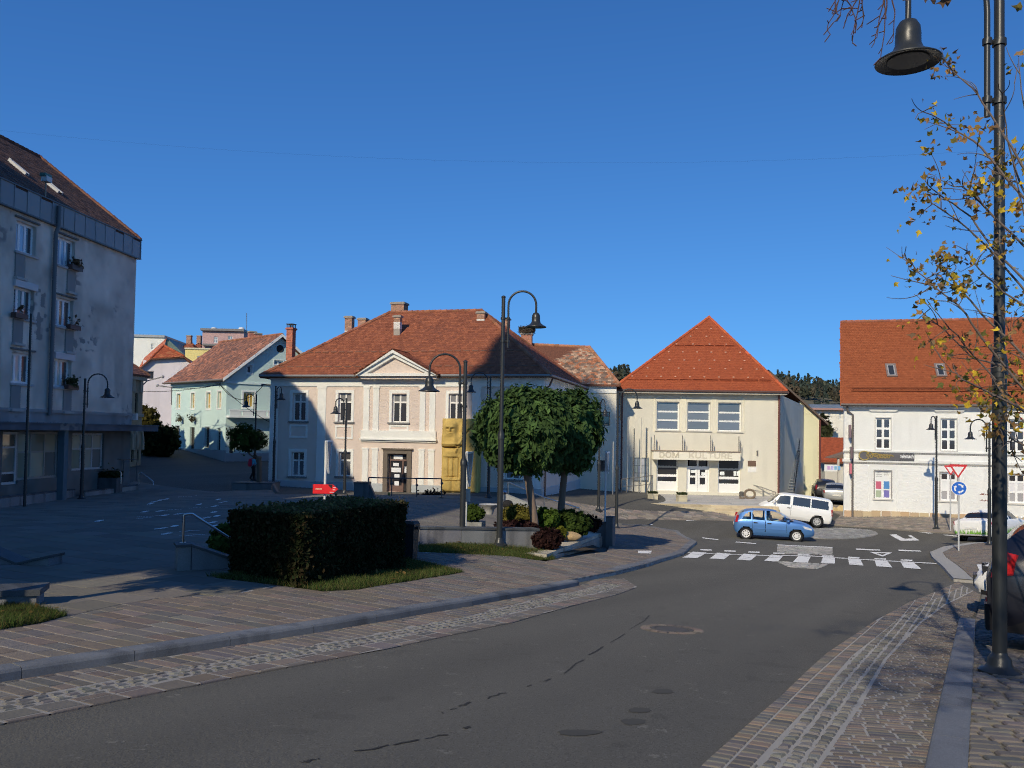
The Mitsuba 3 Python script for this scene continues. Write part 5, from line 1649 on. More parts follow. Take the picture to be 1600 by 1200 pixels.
# ---- the mint green house at the street corner
def mint_house():
    B = 'mint_house'
    r = np.random.default_rng(61)
    c = P(351, 722, 62.0)
    fl = Fac(c, U=[math.sin(math.radians(47)), -math.cos(math.radians(47)), 0])      # street front: u negative to the left
    fg = Fac(c, math.radians(37))                                                  # gable
    lab(B, 'mint green corner house with ochre window blinds and a brown tiled roof', 'house')
    top = fl.px(348, 594)[1]
    Lf = fl.px(268, 640)[0]
    z3 = lambda x, y: (180 + x / 4, 480 + y / 4)
    R3 = lambda fc, x0, y0, x1, y1: fc.rect(*z3(x0, y0), *z3(x1, y1))
    ups = [R3(fl, 386, 541, 408, 632), R3(fl, 475, 537, 497, 633), R3(fl, 571, 533, 596, 634), R3(fl, 641, 527, 662, 631)]
    los = [R3(fl, 376, 742, 402, 860), R3(fl, 563, 750, 590, 880)]
    doors = [R3(fl, 466, 750, 495, 900), R3(fl, 638, 756, 656, 945)]
    wl = sbox(Lf, -1.2, 0, top).difference(rects(*ups, *los, *doors))
    add(B + '__wall', fl.wall(MB(MINT_W), wl, .35), 'stucco')
    gp = [(0, -1.5), (11.5, -1.5), (11.5, top)]
    ap = fg.px(*z3(1035, 182))
    apg = (ap[0], ap[1])
    poly = Polygon([(0, -1.5), (2 * ap[0], -1.5), (2 * ap[0], top), apg, (0, top)])
    gw = R3(fg, 800, 530, 868, 628); gs = R3(fg, 824, 362, 856, 414); gd = R3(fg, 692, 762, 742, 968)
    gt = R3(fg, 992, 332, 1050, 360)
    add(B + '__gable_wall', fg.wall(MB(MINT_W), poly.difference(rects(gw, gs, gd, gt)), .35, -.003), 'stucco')
    g = MB((.02, .02, .02)); fl.box(g, Lf + .4, -1, -1.2, top - .1, -1.2, -1.15); fg.box(g, 1.2, -1, 2 * ap[0] - .5, top + 1.5, -1.2, -1.15); add(B + '__interior', g, 'matte')
    och = (.46, .30, .07)
    for w in ups: window(B, fl, w, (1,), (1, 3), .07, .12, frame=(.62, .60, .52), panes=[och], r_=r, surround=(.72, .74, .70), sw=.12)
    for w in los: window(B, fl, w, (1, 1), (1, 1), .07, .12, frame=(.12, .11, .10), panes=[(.02, .022, .024)], r_=r, surround=(.42, .5, .5), sw=.1)
    for w in doors: window(B, fl, w, (1,), (3, 1), .09, .14, frame=(.06, .055, .05), panes=[(.03, .025, .022)], r_=r, part='street_door')
    window(B, fg, gw, (1, 1, 1), (1,), .10, .14, frame=(.70, .70, .66), panes=[och], r_=r, surround=(.75, .77, .73), sw=.12, bar=.03)
    window(B, fg, gs, (1,), (1,), .09, .12, frame=(.74, .75, .72), panes=[(.05, .055, .06)], r_=r, surround=(.72, .74, .7), sw=.06)
    window(B, fg, gt, (1, 1), (1,), .09, .12, frame=(.74, .75, .72), panes=[(.04, .045, .05)], r_=r, surround=(.72, .74, .7), sw=.06)
    window(B, fg, gd, (1, 1), (3, 1), .09, .2, frame=(.05, .045, .04), panes=[(.02, .018, .016)], r_=r, part='gateway')
    o = fg.px(*z3(1031, 260)); g = MB((.03, .03, .03)).lathe([(0, .02), (.2, .02), (.26, .04), (.3, .0)], fg.pt(o[0], o[1], .0), 20, axis=fg.N); add(B + '__oval_vent', g, 'matte')
    # balcony band, cornice, plinth
    v0, v1 = fg.px(*z3(800, 692))[1], fg.px(*z3(800, 642))[1]
    k = B + '__balcony'
    g = MB((.72, .76, .74)); fg.box(g, 0, v0, 2 * ap[0], v0 + .14, 0, .8); fg.box(g, 0, v1 - .1, 2 * ap[0], v1, .68, .8)
    add(k, g, 'stucco')
    for i in range(12):
        u = .05 + i * .95
        g = MB(jit((.68, .72, .70), .04, r)); fg.box(g, u, v0 + .14, u + .84, v1 - .1, .71, .77); add(name(k + '__panel'), g, 'stucco')
    g = MB((.60, .72, .69)); fl.box(g, Lf, top - .25, .03, top, -.05, .14); fg.box(g, -.03, top - .25, 2 * ap[0], top - .1, -.05, .10); add(B + '__cornice', g, 'stucco')
    g = MB((.34, .37, .37)); fl.box(g, Lf, -1.2, .05, fl.px(340, 703)[1], -.05, .05); fg.box(g, -.05, -1.5, 2 * ap[0], fg.px(405, 708)[1], -.05, .05); add(B + '__plinth', g, 'stucco')
    # roof: ridge runs back from the gable apex
    ev = top + .03
    back = -fl.U                                            # along the street front to the left
    bl = -Lf + .6
    E0, E1 = fl.pt(.35, ev, .5), fl.pt(Lf - .5, ev, .5)
    A0 = fg.pt(ap[0], ap[1] + .12, .35)
    A1 = A0 + back * (bl + .3)
    F0 = fg.pt(2 * ap[0] + .5, ev, .35)
    F1 = F0 + back * (bl + .3)
    roof(B, [((E0, E1, A1, A0), fl.U), ((F0, F1, A1, A0), fl.U)], TILE_BRN + [(.34, .15, .10), (.38, .19, .13)], r=r, ridges=[(A0, A1)], capcol=(.3, .13, .08), ex=.2, tw=.2, patch=.25)
    g = MB((.78, .80, .77)); n_ = fg.N * .06
    g.prism([E0 - Z * .18, E0 + Z * .05, A0 + Z * .05, A0 - Z * .18], n_); g.prism([F0 - Z * .18, F0 + Z * .05, A0 + Z * .05, A0 - Z * .18], n_); add(B + '__barge_board', g, 'satin')
    gutter(B, [E0 + fl.N * .06 - Z * .04, E1 + fl.N * .06 - Z * .04], .07, (.2, .16, .14))
    for x, y0, y1 in ((855, 158, 200), (890, 170, 205)):
        d = 84; p, q = P(*z3(x, y1), d), P(*z3(x, y0), d)
        chimney(B, p - Z * .3, .7, .6, q[2] - p[2] + .3, .6, tone=(.42, .16, .11), r=r)
    for x in (425, 505):
        p = fl.px(*z3(x, 700)); kk = name('hanging_basket')
        q = MB((.12, .09, .06)).lathe([(0, -.1), (.12, -.08), (.17, .05), (.16, .06)], fl.pt(p[0], p[1] - .1, .3), 12); n = 90
        add(kk, q, 'matte'); q = MB(); pts = fl.pt(p[0], p[1] + .05, .3) + r.normal(0, .14, (n, 3)); q.mesh(*leafy(n, pts, r.normal(0, 1, (n, 3)), .1, np.tile((.08, .07, .04), (n, 1)) * r.uniform(.6, 1.6, (n, 1)), r)); add(kk + '__plant', q, 'leaf')
        lab(kk, 'left flower basket on the shaded mint wall' if x < 450 else 'right flower basket on the shaded mint wall', 'flower basket')
    return fl, fg


MINT = mint_house()


# ---- houses further back
def plain_house(B, label, fc, wpx, hpx, D, col, roofspec=None, wins=(), cat='house', rr=71, frame_=(.7, .7, .68), depth_ang=None):
    """A far house: front wall from pixel rectangle, sides and flat or pitched roof."""
    r = np.random.default_rng(rr)
    u0, v0, u1, v1 = wpx
    ws = [fc.rect(*w) for w in wins]
    add(B + '__wall', fc.wall(MB(col), sbox(u0, v0, u1, v1).difference(rects(*ws)) if ws else sbox(u0, v0, u1, v1), .35), 'stucco')
    g = MB(col)
    for u, s in ((u0, 1), (u1, -1)): g.prism([fc.pt(u, v0, -.35), fc.pt(u, v1, -.35), fc.pt(u, v1, -D), fc.pt(u, v0, -D)], fc.U * .3 * s)
    add(B + '__side_wall', g, 'stucco')
    g = MB((.03, .03, .032)); fc.box(g, u0 + .4, v0, u1 - .4, v1 - .1, -1.2, -1.15); add(B + '__interior', g, 'matte')
    for w in ws: window(B, fc, w, (1, 1), (1, 1), .08, .1, frame=frame_, panes=[(.16, .18, .2)], r_=r)
    lab(B, label, cat)


def far_houses():
    r = np.random.default_rng(73)
    # lilac house with the orange half-hipped roof
    f = Fac(P(222, 655, 82.0), math.radians(12))
    q0, q1 = f.px(221, 600)[0], f.px(296, 600)[0]
    base = -5
    e0 = f.px(258, 563)[1]
    pk = f.px(255, 541)
    el, er = f.px(219, 572), f.px(294, 566)
    B = 'lilac_house'
    gp = Polygon([(q0, base), (q1, base), (q1, er[1] - .1), (f.px(285, 557)[0], f.px(285, 559)[1]), (f.px(237, 560)[0], f.px(237, 562)[1]), (q0, el[1] - .1)])
    w = f.rect(228, 580, 240, 592)
    add(B + '__wall', f.wall(MB(LILAC_W), gp.difference(rects(w)), .4), 'stucco')
    window(B, f, w, (1,), (1,), .08, .2, frame=(.1, .1, .11), panes=[(.02, .02, .025)], r_=r)
    g = MB(LILAC_W); g.prism([f.pt(q0, base, -.4), f.pt(q0, e0, -.4), f.pt(q0, e0, -14), f.pt(q0, base, -14)], f.U * .3); g.prism([f.pt(q1, base, -.4), f.pt(q1, e0, -.4), f.pt(q1, e0, -14), f.pt(q1, base, -14)], f.U * -.3); add(B + '__side_wall', g, 'stucco')
    top = f.px(256, 540, -3)
    T = f.pt(top[0], top[1], -3.0); Tb = T - f.N * 11
    hl, hr = f.px(236, 560, .5), f.px(288, 557, .5)
    ll, lr = f.px(216, 577, .5), f.px(300, 568, .5)
    HL, HR, LL, LR = f.pt(hl[0], hl[1], .5), f.pt(hr[0], hr[1], .5), f.pt(ll[0], ll[1], .5), f.pt(lr[0], lr[1], .5)
    roof(B, [((HL, HR, T), f.U), ((LL, HL, T, Tb, LL - f.N * 13), f.N), ((LR, HR, T, Tb, LR - f.N * 13), f.N)], TILE_NEW + [(.40, .14, .06)], r=r, ridges=[(HL, T), (HR, T), (T, Tb)], ex=.22, tw=.22, patch=.12)
    lab(B, 'pale lilac house with a bright orange half-hipped roof and one dark window', 'house')
    # white flat block
    f = Fac(P(201, 546, 120), math.radians(6))
    plain_house('white_block', 'white flat-roofed block behind the orange roof', f, (f.px(190, 535)[0], -14, f.px(257, 535)[0], f.px(230, 527)[1]), 0, 12, WHITE_W, wins=[(205, 536, 209, 546), (236, 537, 240, 546)], rr=74)
    g = MB((.30, .32, .34)); v = f.px(230, 527)[1]; f.box(g, f.px(189, 535)[0], v, f.px(257.5, 535)[0], v + .35, -12, .25); add('white_block__roof', g, 'satin')
    g = MB((.10, .15, .13)); p0, p1, p2, p3 = f.px(256, 524, -.5), f.px(290, 556, -.5), f.px(290, 562, -.5), f.px(256, 541, -.5); g.prism([f.pt(*p, -.5) for p in (p0, p1, p2, p3)], -f.N * 10); add('white_block__green_annex', g, 'satin')
    # yellow block and pinkish block
    f = Fac(P(289, 568, 112), math.radians(4))
    plain_house('yellow_block', 'yellow flat block peeping over the brown roof of the mint house', f, (f.px(289, 555)[0], -12, f.px(338, 555)[0], f.px(310, 546)[1]), 0, 10, (.72, .60, .25), wins=[(308, 556, 317, 566)], rr=75)
    g = MB((.55, .5, .36)); v = f.px(310, 546)[1]; f.box(g, f.px(288.5, 555)[0], v, f.px(338.5, 555)[0], v + .2, -10, .15); add('yellow_block__roof', g, 'satin')
    f = Fac(P(316, 545, 128), math.radians(3))
    plain_house('pink_block', 'dusty pink flat-roofed block with two roof hoods on the hill', f, (f.px(316, 530)[0], -14, f.px(381, 530)[0], f.px(350, 517)[1]), 0, 10, (.46, .31, .30), wins=[(334, 526, 340, 536), (356, 525, 363, 536)], rr=76)
    g = MB((.16, .15, .15)); v = f.px(350, 517.5)[1]; f.box(g, f.px(314, 530)[0], v, f.px(382, 530)[0], v + .35, -12, .5); f.box(g, f.px(318, 540)[0], f.px(350, 541)[1], f.px(345, 540)[0], f.px(350, 538)[1], 0, .6)
    add('pink_block__roof', g, 'satin')
    for x in (328, 372):
        p = f.px(x, 513); g = MB((.62, .63, .64)).lathe([(.25, -.6), (.25, .1), (.5, .15), (.4, .45), (0, .55)], f.pt(p[0], p[1] - .1, -2), 12); add(name('pink_block__roof_hood'), g, 'satin')
    p0, p1 = f.px(385, 514, -3), f.px(385, 489, -3)
    g = MB((.1, .1, .1)).tube([f.pt(p0[0], p0[1] - 1, -3), f.pt(p1[0], p1[1], -3)], .05, 5); add('pink_block__aerial', g, 'satin')
    # small red roofs between
    for x0, x1, y0, y1, d, t in ((272, 300, 536, 553, 125, 'low red roofed house far up the slope, left of the pink block'), (293, 312, 535, 548, 140, 'tiny red roofed house beyond the yellow block')):
        k = name('hill_house')
        f = Fac(P(x0, y1, d), 0.1)
        a, b = f.px(x0, y1), f.px(x1, y1)
        t0 = f.px((x0 + x1) / 2, y0, -4)
        g = MB((.5, .42, .36)); f.box(g, a[0], -9, b[0], .05, -8, 0); add(k + '__wall', g, 'stucco')
        A, Bq = f.pt(a[0] - .5, 0, .5), f.pt(b[0] + .5, 0, .5)
        roof(k, [((A, Bq, f.pt(b[0] - 1.0, t0[1], -4), f.pt(a[0] + 1.0, t0[1], -4)), f.U), ((Bq, f.pt(b[0] + .5, 0, -8.5), f.pt(b[0] - 1, t0[1], -4)), f.N), ((A, f.pt(a[0] - .5, 0, -8.5), f.pt(a[0] + 1, t0[1], -4)), f.N)], TILE_RED, r=r, ex=.3, tw=.3)
        p = f.pt((a[0] * .6 + b[0] * .4), t0[1] - .3, -4)
        chimney(k, p, .7, .7, 1.4, 0, r=r); lab(k, t, 'house')
    # low building right of the pink house hip, seen between chimney and roof
    # behind the hall: white flats, low orange roof, banner
    f = Fac(P(1285, 700, 105), math.radians(-10))
    u0, u1 = f.px(1270, 660)[0], f.px(1335, 660)[0]
    v1 = f.px(1300, 641)[1]
    plain_house('flats', 'white and cream flats with a bluish roof far behind the hall', f, (u0, -6, u1, v1), 0, 10, (.74, .71, .62), wins=[(1281, 646, 1286, 652), (1294, 645, 1298, 654), (1311, 645, 1315, 655), (1297, 660, 1302, 668)], rr=77)
    g = MB((.12, .16, .24)); f.box(g, u0 - .5, v1 + .25, u1 + .5, v1 + .7, -11, .6); f.box(g, u0 - .5, v1, u1 + .5, v1 + .25, -11, .8, (.35, .20, .17)); add('flats__roof', g, 'satin')
    k = 'flats__balcony'
    g = MB((.45, .42, .38)); a = f.rect(1283, 668, 1305, 674); f.box(g, a[0], a[1], a[2], a[1] + .2, 0, 1.3); f.box(g, a[0], a[3] - .1, a[2], a[3], 1.2, 1.3)
    for i in range(9): u = a[0] + (a[2] - a[0]) * i / 8; f.box(g, u - .03, a[1], u + .03, a[3], 1.22, 1.28)
    add(k, g, 'matte')
    f = Fac(P(1288, 745, 78), math.radians(-12))
    u0, u1 = f.px(1289, 740)[0], f.px(1340, 740)[0]
    e = f.px(1300, 722)[1]
    plain_house('low_house', 'low house with an orange roof between the hall and the white house', f, (u0, -4, u1, e), 0, 7, (.6, .58, .52), rr=78)
    t = f.px(1300, 684, -5)
    A, Bq = f.pt(u0 - .4, e, .5), f.pt(u1, e, .5)
    roof('low_house', [((A, Bq, f.pt(u1, t[1], -5), f.pt(u0 - .4, t[1], -5)), f.U)], TILE_NEW, r=r, ex=.2)
    f2 = Fac(P(1288, 760, 66), math.radians(-12))
    a, b = f2.px(1297, 716), f2.px(1335, 704)
    k = 'porch_roof'
    g = MB((.16, .12, .10)); g.prism([f2.pt(a[0], a[1], 0), f2.pt(b[0], a[1], 0), f2.pt(b[0], b[1], 0)], -f2.N * 3); add(k + '__roof', g, 'matte')
    g = MB((.55, .52, .48)); f2.box(g, f2.px(1309, 740)[0], -3, f2.px(1312, 740)[0], a[1], -.4, -.1); add(k + '__post', g, 'stucco'); lab(k, 'dark sloping porch roof at the left corner of the white house', 'porch')
    s = f2.rect(1288, 726, 1308.5, 736.5)
    g = MB((.76, .79, .84)); f2.box(g, *s, -.05, .0); add('banner', g, 'satin')
    g = MB()
    for i, c in enumerate(((.55, .35, .7), (.45, .45, .8), (.25, .5, .75), (.2, .45, .8))):
        u = s[0] + .22 + i * .26; f2.box(g, u, s[1] + .12, u + .2, s[3] - .1, 0, .006, c)
    add('banner__print', g, 'matte'); lab('banner', 'white banner with blurred blue and violet print behind the van', 'banner')


far_houses()


# ---- the church behind and left of the camera: tower known by its shadow, long body added to shade the square
def church():
    B = 'church'
    r = np.random.default_rng(79)
    hd = np.array([math.sin(SUN_AZ), math.cos(SUN_AZ), 0])                            # the way shadows run
    tgt = P(834, 612, 46.0)
    L = 64.0
    c = tgt - hd * L
    ztop = tgt[2] + L * math.tan(SUN_EL)
    lab(B, 'domed church tower behind the viewpoint, known by its rounded shadow on the pink house', 'church')
    M = frame(arr(c[0], c[1], 0), -SUN_AZ)
    g = MB((.75, .72, .62)); wz = ztop - 4.2
    g.box((-1.8, -1.8, -2), (1.8, 1.8, wz), M=M); g.box((-2.1, -2.1, wz), (2.1, 2.1, wz + .6), M=M); add(B + '__tower', g, 'stucco')
    g = MB((.20, .28, .24)).lathe([(a_ * .72, b_) for a_, b_ in [(3.1, 0), (3.6, .7), (3.75, 1.8), (3.3, 3.0), (2.8, 3.6), (3.0, 4.4), (3.3, 5.4), (3.3, 6.4), (2.8, 7.6), (1.9, 8.5), (.9, 9.1), (.3, 9.5), (.1, 10.2), (0, 10.3)]], arr(c[0], c[1], wz + .6), 28); add(B + '__dome', g, 'satin', 40)
    g = MB((.72, .69, .60)); g.prism([[-19.6, -15.2, -2], [-15.6, 9, -2], [-21, 10, -2], [-25, -14.6, -2]], Z * 20.6); add(B + '__added_nave', g, 'stucco')  # unseen block added and shaped to throw shade over the square
    g = MB((.25, .09, .05)); g.prism([[-19.5, -15.3, 18.6], [-15.5, 9.2, 18.6], [-21.2, 10.2, 18.6], [-25.2, -14.7, 18.6]], Z * .3); add(B + '__added_nave_roof', g, 'matte')
    return c


church()
# ---------------------------------------------------------------- street furniture
def PZ(px, py, z):
    r = ray(px, py)
    return CAM + r * ((z - EYE) / r[2])


IRON = (.026, .029, .031)


def lamp(label, base, ytop, head_dir, arch=.74, bell=.27, d=None, group='arched street lamps with bell shades', px_top=None, size=1.0, r0=.072):
    """A post with a slimmer upper part, a bracketed arch and a bell shade. base: pixel of its foot; head_dir: azimuth of the arm (0 = to the right)."""
    b = G(*base) if d is None else P(base[0], base[1], d)
    top = P(px_top or base[0], ytop, b[1])[2]
    k = name('street_lamp')
    H = top - b[2]
    foot = arr(b[0], b[1], b[2])
    g = MB(IRON).lathe([(.215, 0), (.22, .02), (.22, .06), (.20, .075), (.18, .08), (.18, .11), (.165, .125), (.13, .14), (.105, .17), (.10, .22), (r0 + .01, .25), (r0, .28)], foot, 20)
    add(k + '__foot', g, 'metal_dark', 40)
    g = MB(IRON).lathe([(r0, .2), (r0, H * .43), (r0 + .012, H * .43), (r0 + .012, H * .45), (.048, H * .47), (.045, H - .06), (.055, H - .05), (.055, H - .02), (.03, H), (0, H + .01)], foot, 16)
    for s in (.60, .72): g.lathe([(.047, H * s), (.053, H * s + .005), (.053, H * s + .03), (.047, H * s + .035)], foot, 14)
    add(k + '__post', g, 'metal_dark', 40)
    u = arr(math.cos(head_dir), math.sin(head_dir), 0)
    off = .125 * size
    R = arch / 2
    y0 = H - 1.12 * size
    cz = H - .23 * size
    pts = [foot + u * off + Z * (y0 - .16), foot + u * off + Z * (cz - .05)]
    pts += [foot + u * (off + R - R * math.cos(t)) + Z * (cz + R * math.sin(t)) for t in np.linspace(0, np.pi, 18)[1:]]
    hx = off + 2 * R
    hz = cz - .18 * size
    pts.append(foot + u * hx + Z * hz)
    g = MB(IRON).tube(pts, .027 * size, 10)
    for z in (y0, H - .56 * size):
        g.tube([foot + Z * z, foot + u * off + Z * z], .02, 6)
        g.lathe([(.03, -.03), (.042, -.03), (.042, .03), (.03, .03)], foot + u * off + Z * z, 12); g.lathe([(.046, -.03), (.062, -.03), (.062, .03), (.046, .03)], foot + Z * z, 14)
    add(k + '__arm', g, 'metal_dark', 50)
    s = bell / .27
    c = foot + u * hx + Z * hz
    prof = [(.0, .01), (.03, .0), (.07, -.02), (.098, -.07), (.104, -.13), (.106, -.14), (.104, -.15), (.106, -.22), (.125, -.27), (.17, -.31), (.235, -.345), (.268, -.365), (.27, -.375), (.265, -.38), (.20, -.36), (.16, -.355), (0, -.355)]
    g = MB(IRON).lathe([(a * s, b_ * s) for a, b_ in prof], c, 28)
    add(k + '__shade', g, 'metal_dark', 35)
    g = MB((.10, .10, .095)).lathe([(.17 * s, -.359 * s), (.17 * s, -.366 * s), (0, -.370 * s)], c, 24); add(k + '__shade__diffuser', g, 'satin', 35)
    lab(k, label, 'street lamp', group)
    return k


RT, LT = 0.0, math.pi
lamp('tall dark lamp post close by on the right, its bell shade high at the top', (1562, 1066), -24, LT + .12, arch=.80, bell=.29, px_top=1558, r0=.062)
lamp('tall dark lamp with its arm to the right before the granite planter wall', (780, 858), 462, RT - .1, arch=.68, bell=.26)
lamp('shorter lamp with its arm to the left, in front of the yellow relief stone', (722, 852), 563, LT + .1, arch=.74, bell=.26)
lamp('lamp with its arm to the left, half behind the globe trees', (763, 781), 588, LT, arch=.80, bell=.27)
lamp('slim lamp before the second window of the pink house', (538, 775), 622, LT + .5, arch=.40, bell=.26)
lamp('lamp at the left corner of the pink house', (427, 760), 603, RT - .6, arch=.36, bell=.27)
lamp('lamp before the ochre gable window of the mint house, above the small tree', (397, 752), 616, LT + .5, arch=.44, bell=.26)
lamp('black lamp with its arm to the right, before the shops of the grey block', (127, 783), 591, RT, arch=.86, bell=.30)
lamp('lamp at the left corner of the cream hall', (963, 828), 612, RT - .1, arch=.72, bell=.24)
lamp('lamp seen end on beside the wing of the pink house', (935, 800), 628, RT - 1.35, arch=.7, bell=.24)
lamp('lamp before the second upper window of the white house', (1463, 828), 650, LT + .6, arch=.42, bell=.25)
lamp('lamp beside the white sedan, its arm to the left', (1546, 855), 660, LT, arch=.70, bell=.24)


# slim masts
def pole(key, label, base, ytop, rad=.04, col=IRON, cat='pole', d=None, group=None, z=None, px_top=None, bsdf='metal_dark'):
    b = P(base[0], base[1], d) if d else (PZ(*base, z) if z is not None else G(*base))
    t = P(px_top or base[0], ytop, b[1])[2]
    k = name(key)
    g = MB(col).lathe([(rad * 1.4, 0), (rad * 1.4, .06), (rad, .08), (rad * .8, t - b[2] - .04), (rad * .6, t - b[2]), (0, t - b[2])], b, 12)
    add(k, g, bsdf, 40)
    lab(k, label, cat, group)
    return b, t


pole('mast', 'slim black mast before the left shops, reaching the middle windows', (38, 796), 490, .05, cat='mast')
TZ = -2.15
for x, y0, c, t in ((980, 652, (.55, .52, .45), 'pale flagpole nearest the left corner of the hall'), (989.7, 669, (.10, .095, .09), 'dark flagpole left of the notice board'), (1001, 652, (.55, .52, .45), 'pale flagpole before the notice board'), (1010, 669, (.10, .095, .09), 'dark flagpole right of the notice board')):
    pole('flagpole', t, (x, 773), y0, .035, c, 'flagpole', z=TZ + .0, bsdf='satin', group='flagpoles before the hall')
pole('slender_pole', 'thin grey pole between the lamp and the corner of the hall', (957, 790), 690, .035, (.42, .40, .37), 'pole', d=50.5, bsdf='satin')


# ---- the hall's terrace with its sandstone steps, rails, planters and ring
def terrace():
    r = np.random.default_rng(83)
    k = 'terrace'
    A, Bq = PZ(905, 783.5, TZ), PZ(1215, 791.5, TZ)
    C, D = P(1232, 772, 58.5), P(925, 768, 57.5)
    top = Polygon([A[:2], Bq[:2], C[:2], D[:2]])
    g = MB((.33, .32, .30))
    v = np.array([[*q[:2], TZ] for q in (A, Bq, C, D)])
    g.prism(v - Z * 1.5, Z * 1.49)
    add(structure(k), g, 'stone')
    for q in lay(top.buffer(-.05), (1, 0), .75, (1.1, 1.5), .03, r):
        g = MB(jit((.36, .35, .33), .10, r)); q = np.asarray(q)
        g.prism([[*p, TZ - .05] for p in q], Z * .058); add(name(k + '__slab_stone'), g, 'paver')
    d = unit(Bq - A); n = arr(d[1], -d[0], 0)
    L = np.linalg.norm(Bq[:2] - A[:2])
    for i in range(4):
        x = 0.0
        while x < L:
            w = r.uniform(1.5, 2.2); w = min(w, L - x)
            o = A + d * x + n * (.34 * i)
            g = MB(jit((.52, .44, .30), .10, r))
            z1 = TZ + .012 - .15 * i
            g.prism([[*(o + d * .008)[:2], z1 - .9], [*(o + d * (w - .008))[:2], z1 - .9], [*(o + d * (w - .008) + n * .36)[:2], z1 - .9], [*(o + d * .008 + n * .36)[:2], z1 - .9]], Z * .9)
            add(name('terrace__step_stone'), g, 'stone'); x += w
    # rails
    for pts, lo_, t in (([(971, 775, 749), (979, 775, 748), (998, 774, 746), (1018, 772, 743), (1024, 771, 742)], 0, 'left handrail before the notice board'), ([(1161, 774, 753), (1192, 776, 762), (1208, 777, 768), (1212, 778, 769)], 1, 'handrail sloping down right of the entrance')):
        kk = name('handrail')
        g = MB((.20, .19, .175)); P_ = [PZ(x, y, TZ) for x, y, _ in pts]; T_ = [P(x, yt, q[1]) for (x, _, yt), q in zip(pts, P_)]
        g.tube(T_, .028, 6); g.tube([(a * .45 + b * .55) for a, b in zip(P_, T_)], .02, 6); add(kk + '__rail', g, 'satin')
        for a, b in zip(P_, T_): g = MB((.20, .19, .175)); g.tube([a - Z * .05, b], .024, 6); add(name(kk + '__post'), g, 'satin')
        lab(kk, t, 'handrail')
    for x, y, t in ((1019.5, 781.5, 'left of the two sandstone planters with clipped box'), (1065, 783.5, 'right of the two sandstone planters with clipped box')):
        c = PZ(x, y, TZ); kk = name('planter'); s = .30
        g = MB((.52, .47, .34)); M = frame(c, -.05)
        g.box((-s, -.22, 0), (s, .22, .36), M=M); g.box((-s - .03, -.25, .33), (s + .03, .25, .40), M=M); add(kk + '__box', g, 'stone')
        q = MB(); n = 420; pts = c + np.column_stack([r.uniform(-s, s, n), r.uniform(-.22, .22, n), r.uniform(.38, .54, n)])
        q.mesh(*leafy(n, pts, r.normal(0, .6, (n, 3)) + [0, 0, .7], .05, np.tile((.07, .09, .04), (n, 1)) * r.uniform(.6, 1.4, (n, 1)), r)); add(kk + '__box_plant', q, 'leaf'); lab(kk, t, 'planter')
    c = PZ(1171.5, 779.5, TZ)
    g = MB((.22, .17, .12)); g.tube([c + arr(.32 * math.cos(a), .12 * math.sin(a) * .4, .30 + .27 * math.sin(a)) for a in np.linspace(0, 2 * np.pi, 22)], .075 * (1 + .12 * np.sin(np.arange(22) * 2.4)), 7); g.tube([c + arr(-.35, 0, .05), c + arr(-.55, -.1, .02), c + arr(-.66, -.1, .1)], .08, 6)
    add('ring_sculpture', g, 'hewn', 50); lab('ring_sculpture', 'small brown ring sculpture on the terrace right of the entrance', 'sculpture')
    c = PZ(1158.5, 776, TZ); g = MB((.10, .095, .09)).lathe([(.14, 0), (.16, .05), (.15, .3), (.10, .34), (0, .34)], c, 10); add('ash_bin', g, 'satin', 40); lab('ash_bin', 'small dark bin at the right door post of the hall', 'bin')


terrace()


# ---- granite walls of the square
GR = (.21, .215, .22)


def gwall(k, base, thick, tops, cap=.05, panel=1.2, capcol=(.085, .09, .095), col=GR, r=rng, over=.03, bsdf='granite_vc'):
    """A free-standing granite wall along base points (plan, with top heights), built of panels with a dark cap."""
    base = [np.asarray(b, float)[:2] for b in base]
    l = LineString(base)
    s0 = [l.project(Point(*b)) for b in base]
    L = l.length
    n = max(1, round(L / panel))
    cuts = sorted(set([L * i / n for i in range(n + 1)] + s0))
    cuts = [c for i, c in enumerate(cuts) if i == 0 or c - cuts[i - 1] > .12]
    cuts[-1] = L
    zt = lambda s: float(np.interp(s, s0, tops))
    for i in range(len(cuts) - 1):
        a, b = cuts[i] + .006, cuts[i + 1] - .006
        p, q = np.array(l.interpolate(a).coords[0]), np.array(l.interpolate(b).coords[0])
        d = unit([*(q - p), 0])[:2]; nn = np.array([-d[1], d[0]]) * thick
        za, zb = zt(a), zt(b)
        lo = min(h(*p), h(*q)) - .4
        g = MB(jit(col, .10, r))
        g.hexa([[*p, lo], [*q, lo], [*(q + nn), lo], [*(p + nn), lo], [*p, za - cap], [*q, zb - cap], [*(q + nn), zb - cap], [*(p + nn), za - cap]])
        add(name(k + '__panel'), g, bsdf)
        m = nn / thick * over
        g = MB(jit(capcol, .10, r)); e = d * over
        p2, q2 = (p - e if i == 0 else p - d * .004), (q + e if i == len(cuts) - 2 else q + d * .004)
        g.hexa([[*(p2 - m), za - cap], [*(q2 - m), zb - cap], [*(q2 + nn + m), zb - cap], [*(p2 + nn + m), za - cap], [*(p2 - m), za], [*(q2 - m), zb], [*(q2 + nn + m), zb], [*(p2 + nn + m), za]])
        add(name(k + '__cap_stone'), g, bsdf)


def _gv(p, n, uv):
    sp = noise(p.x * 160, p.y * 160, p.z * 160)
    bl = fbm(p.x * 1.9, p.y * 1.9, p.z * 1.9, 3)
    run = fbm((p.x + p.y) * 4.0, p.z * .4, 1.0, 2)
    return tint(uv) * dr.clip(1 + .35 * (sp - .5) + .5 * (bl - .5) - .35 * smoothstep(.55, .8, run), .3, 1.6)


bs('granite_vc', two(princ(proc(_gv), .6, .3)))


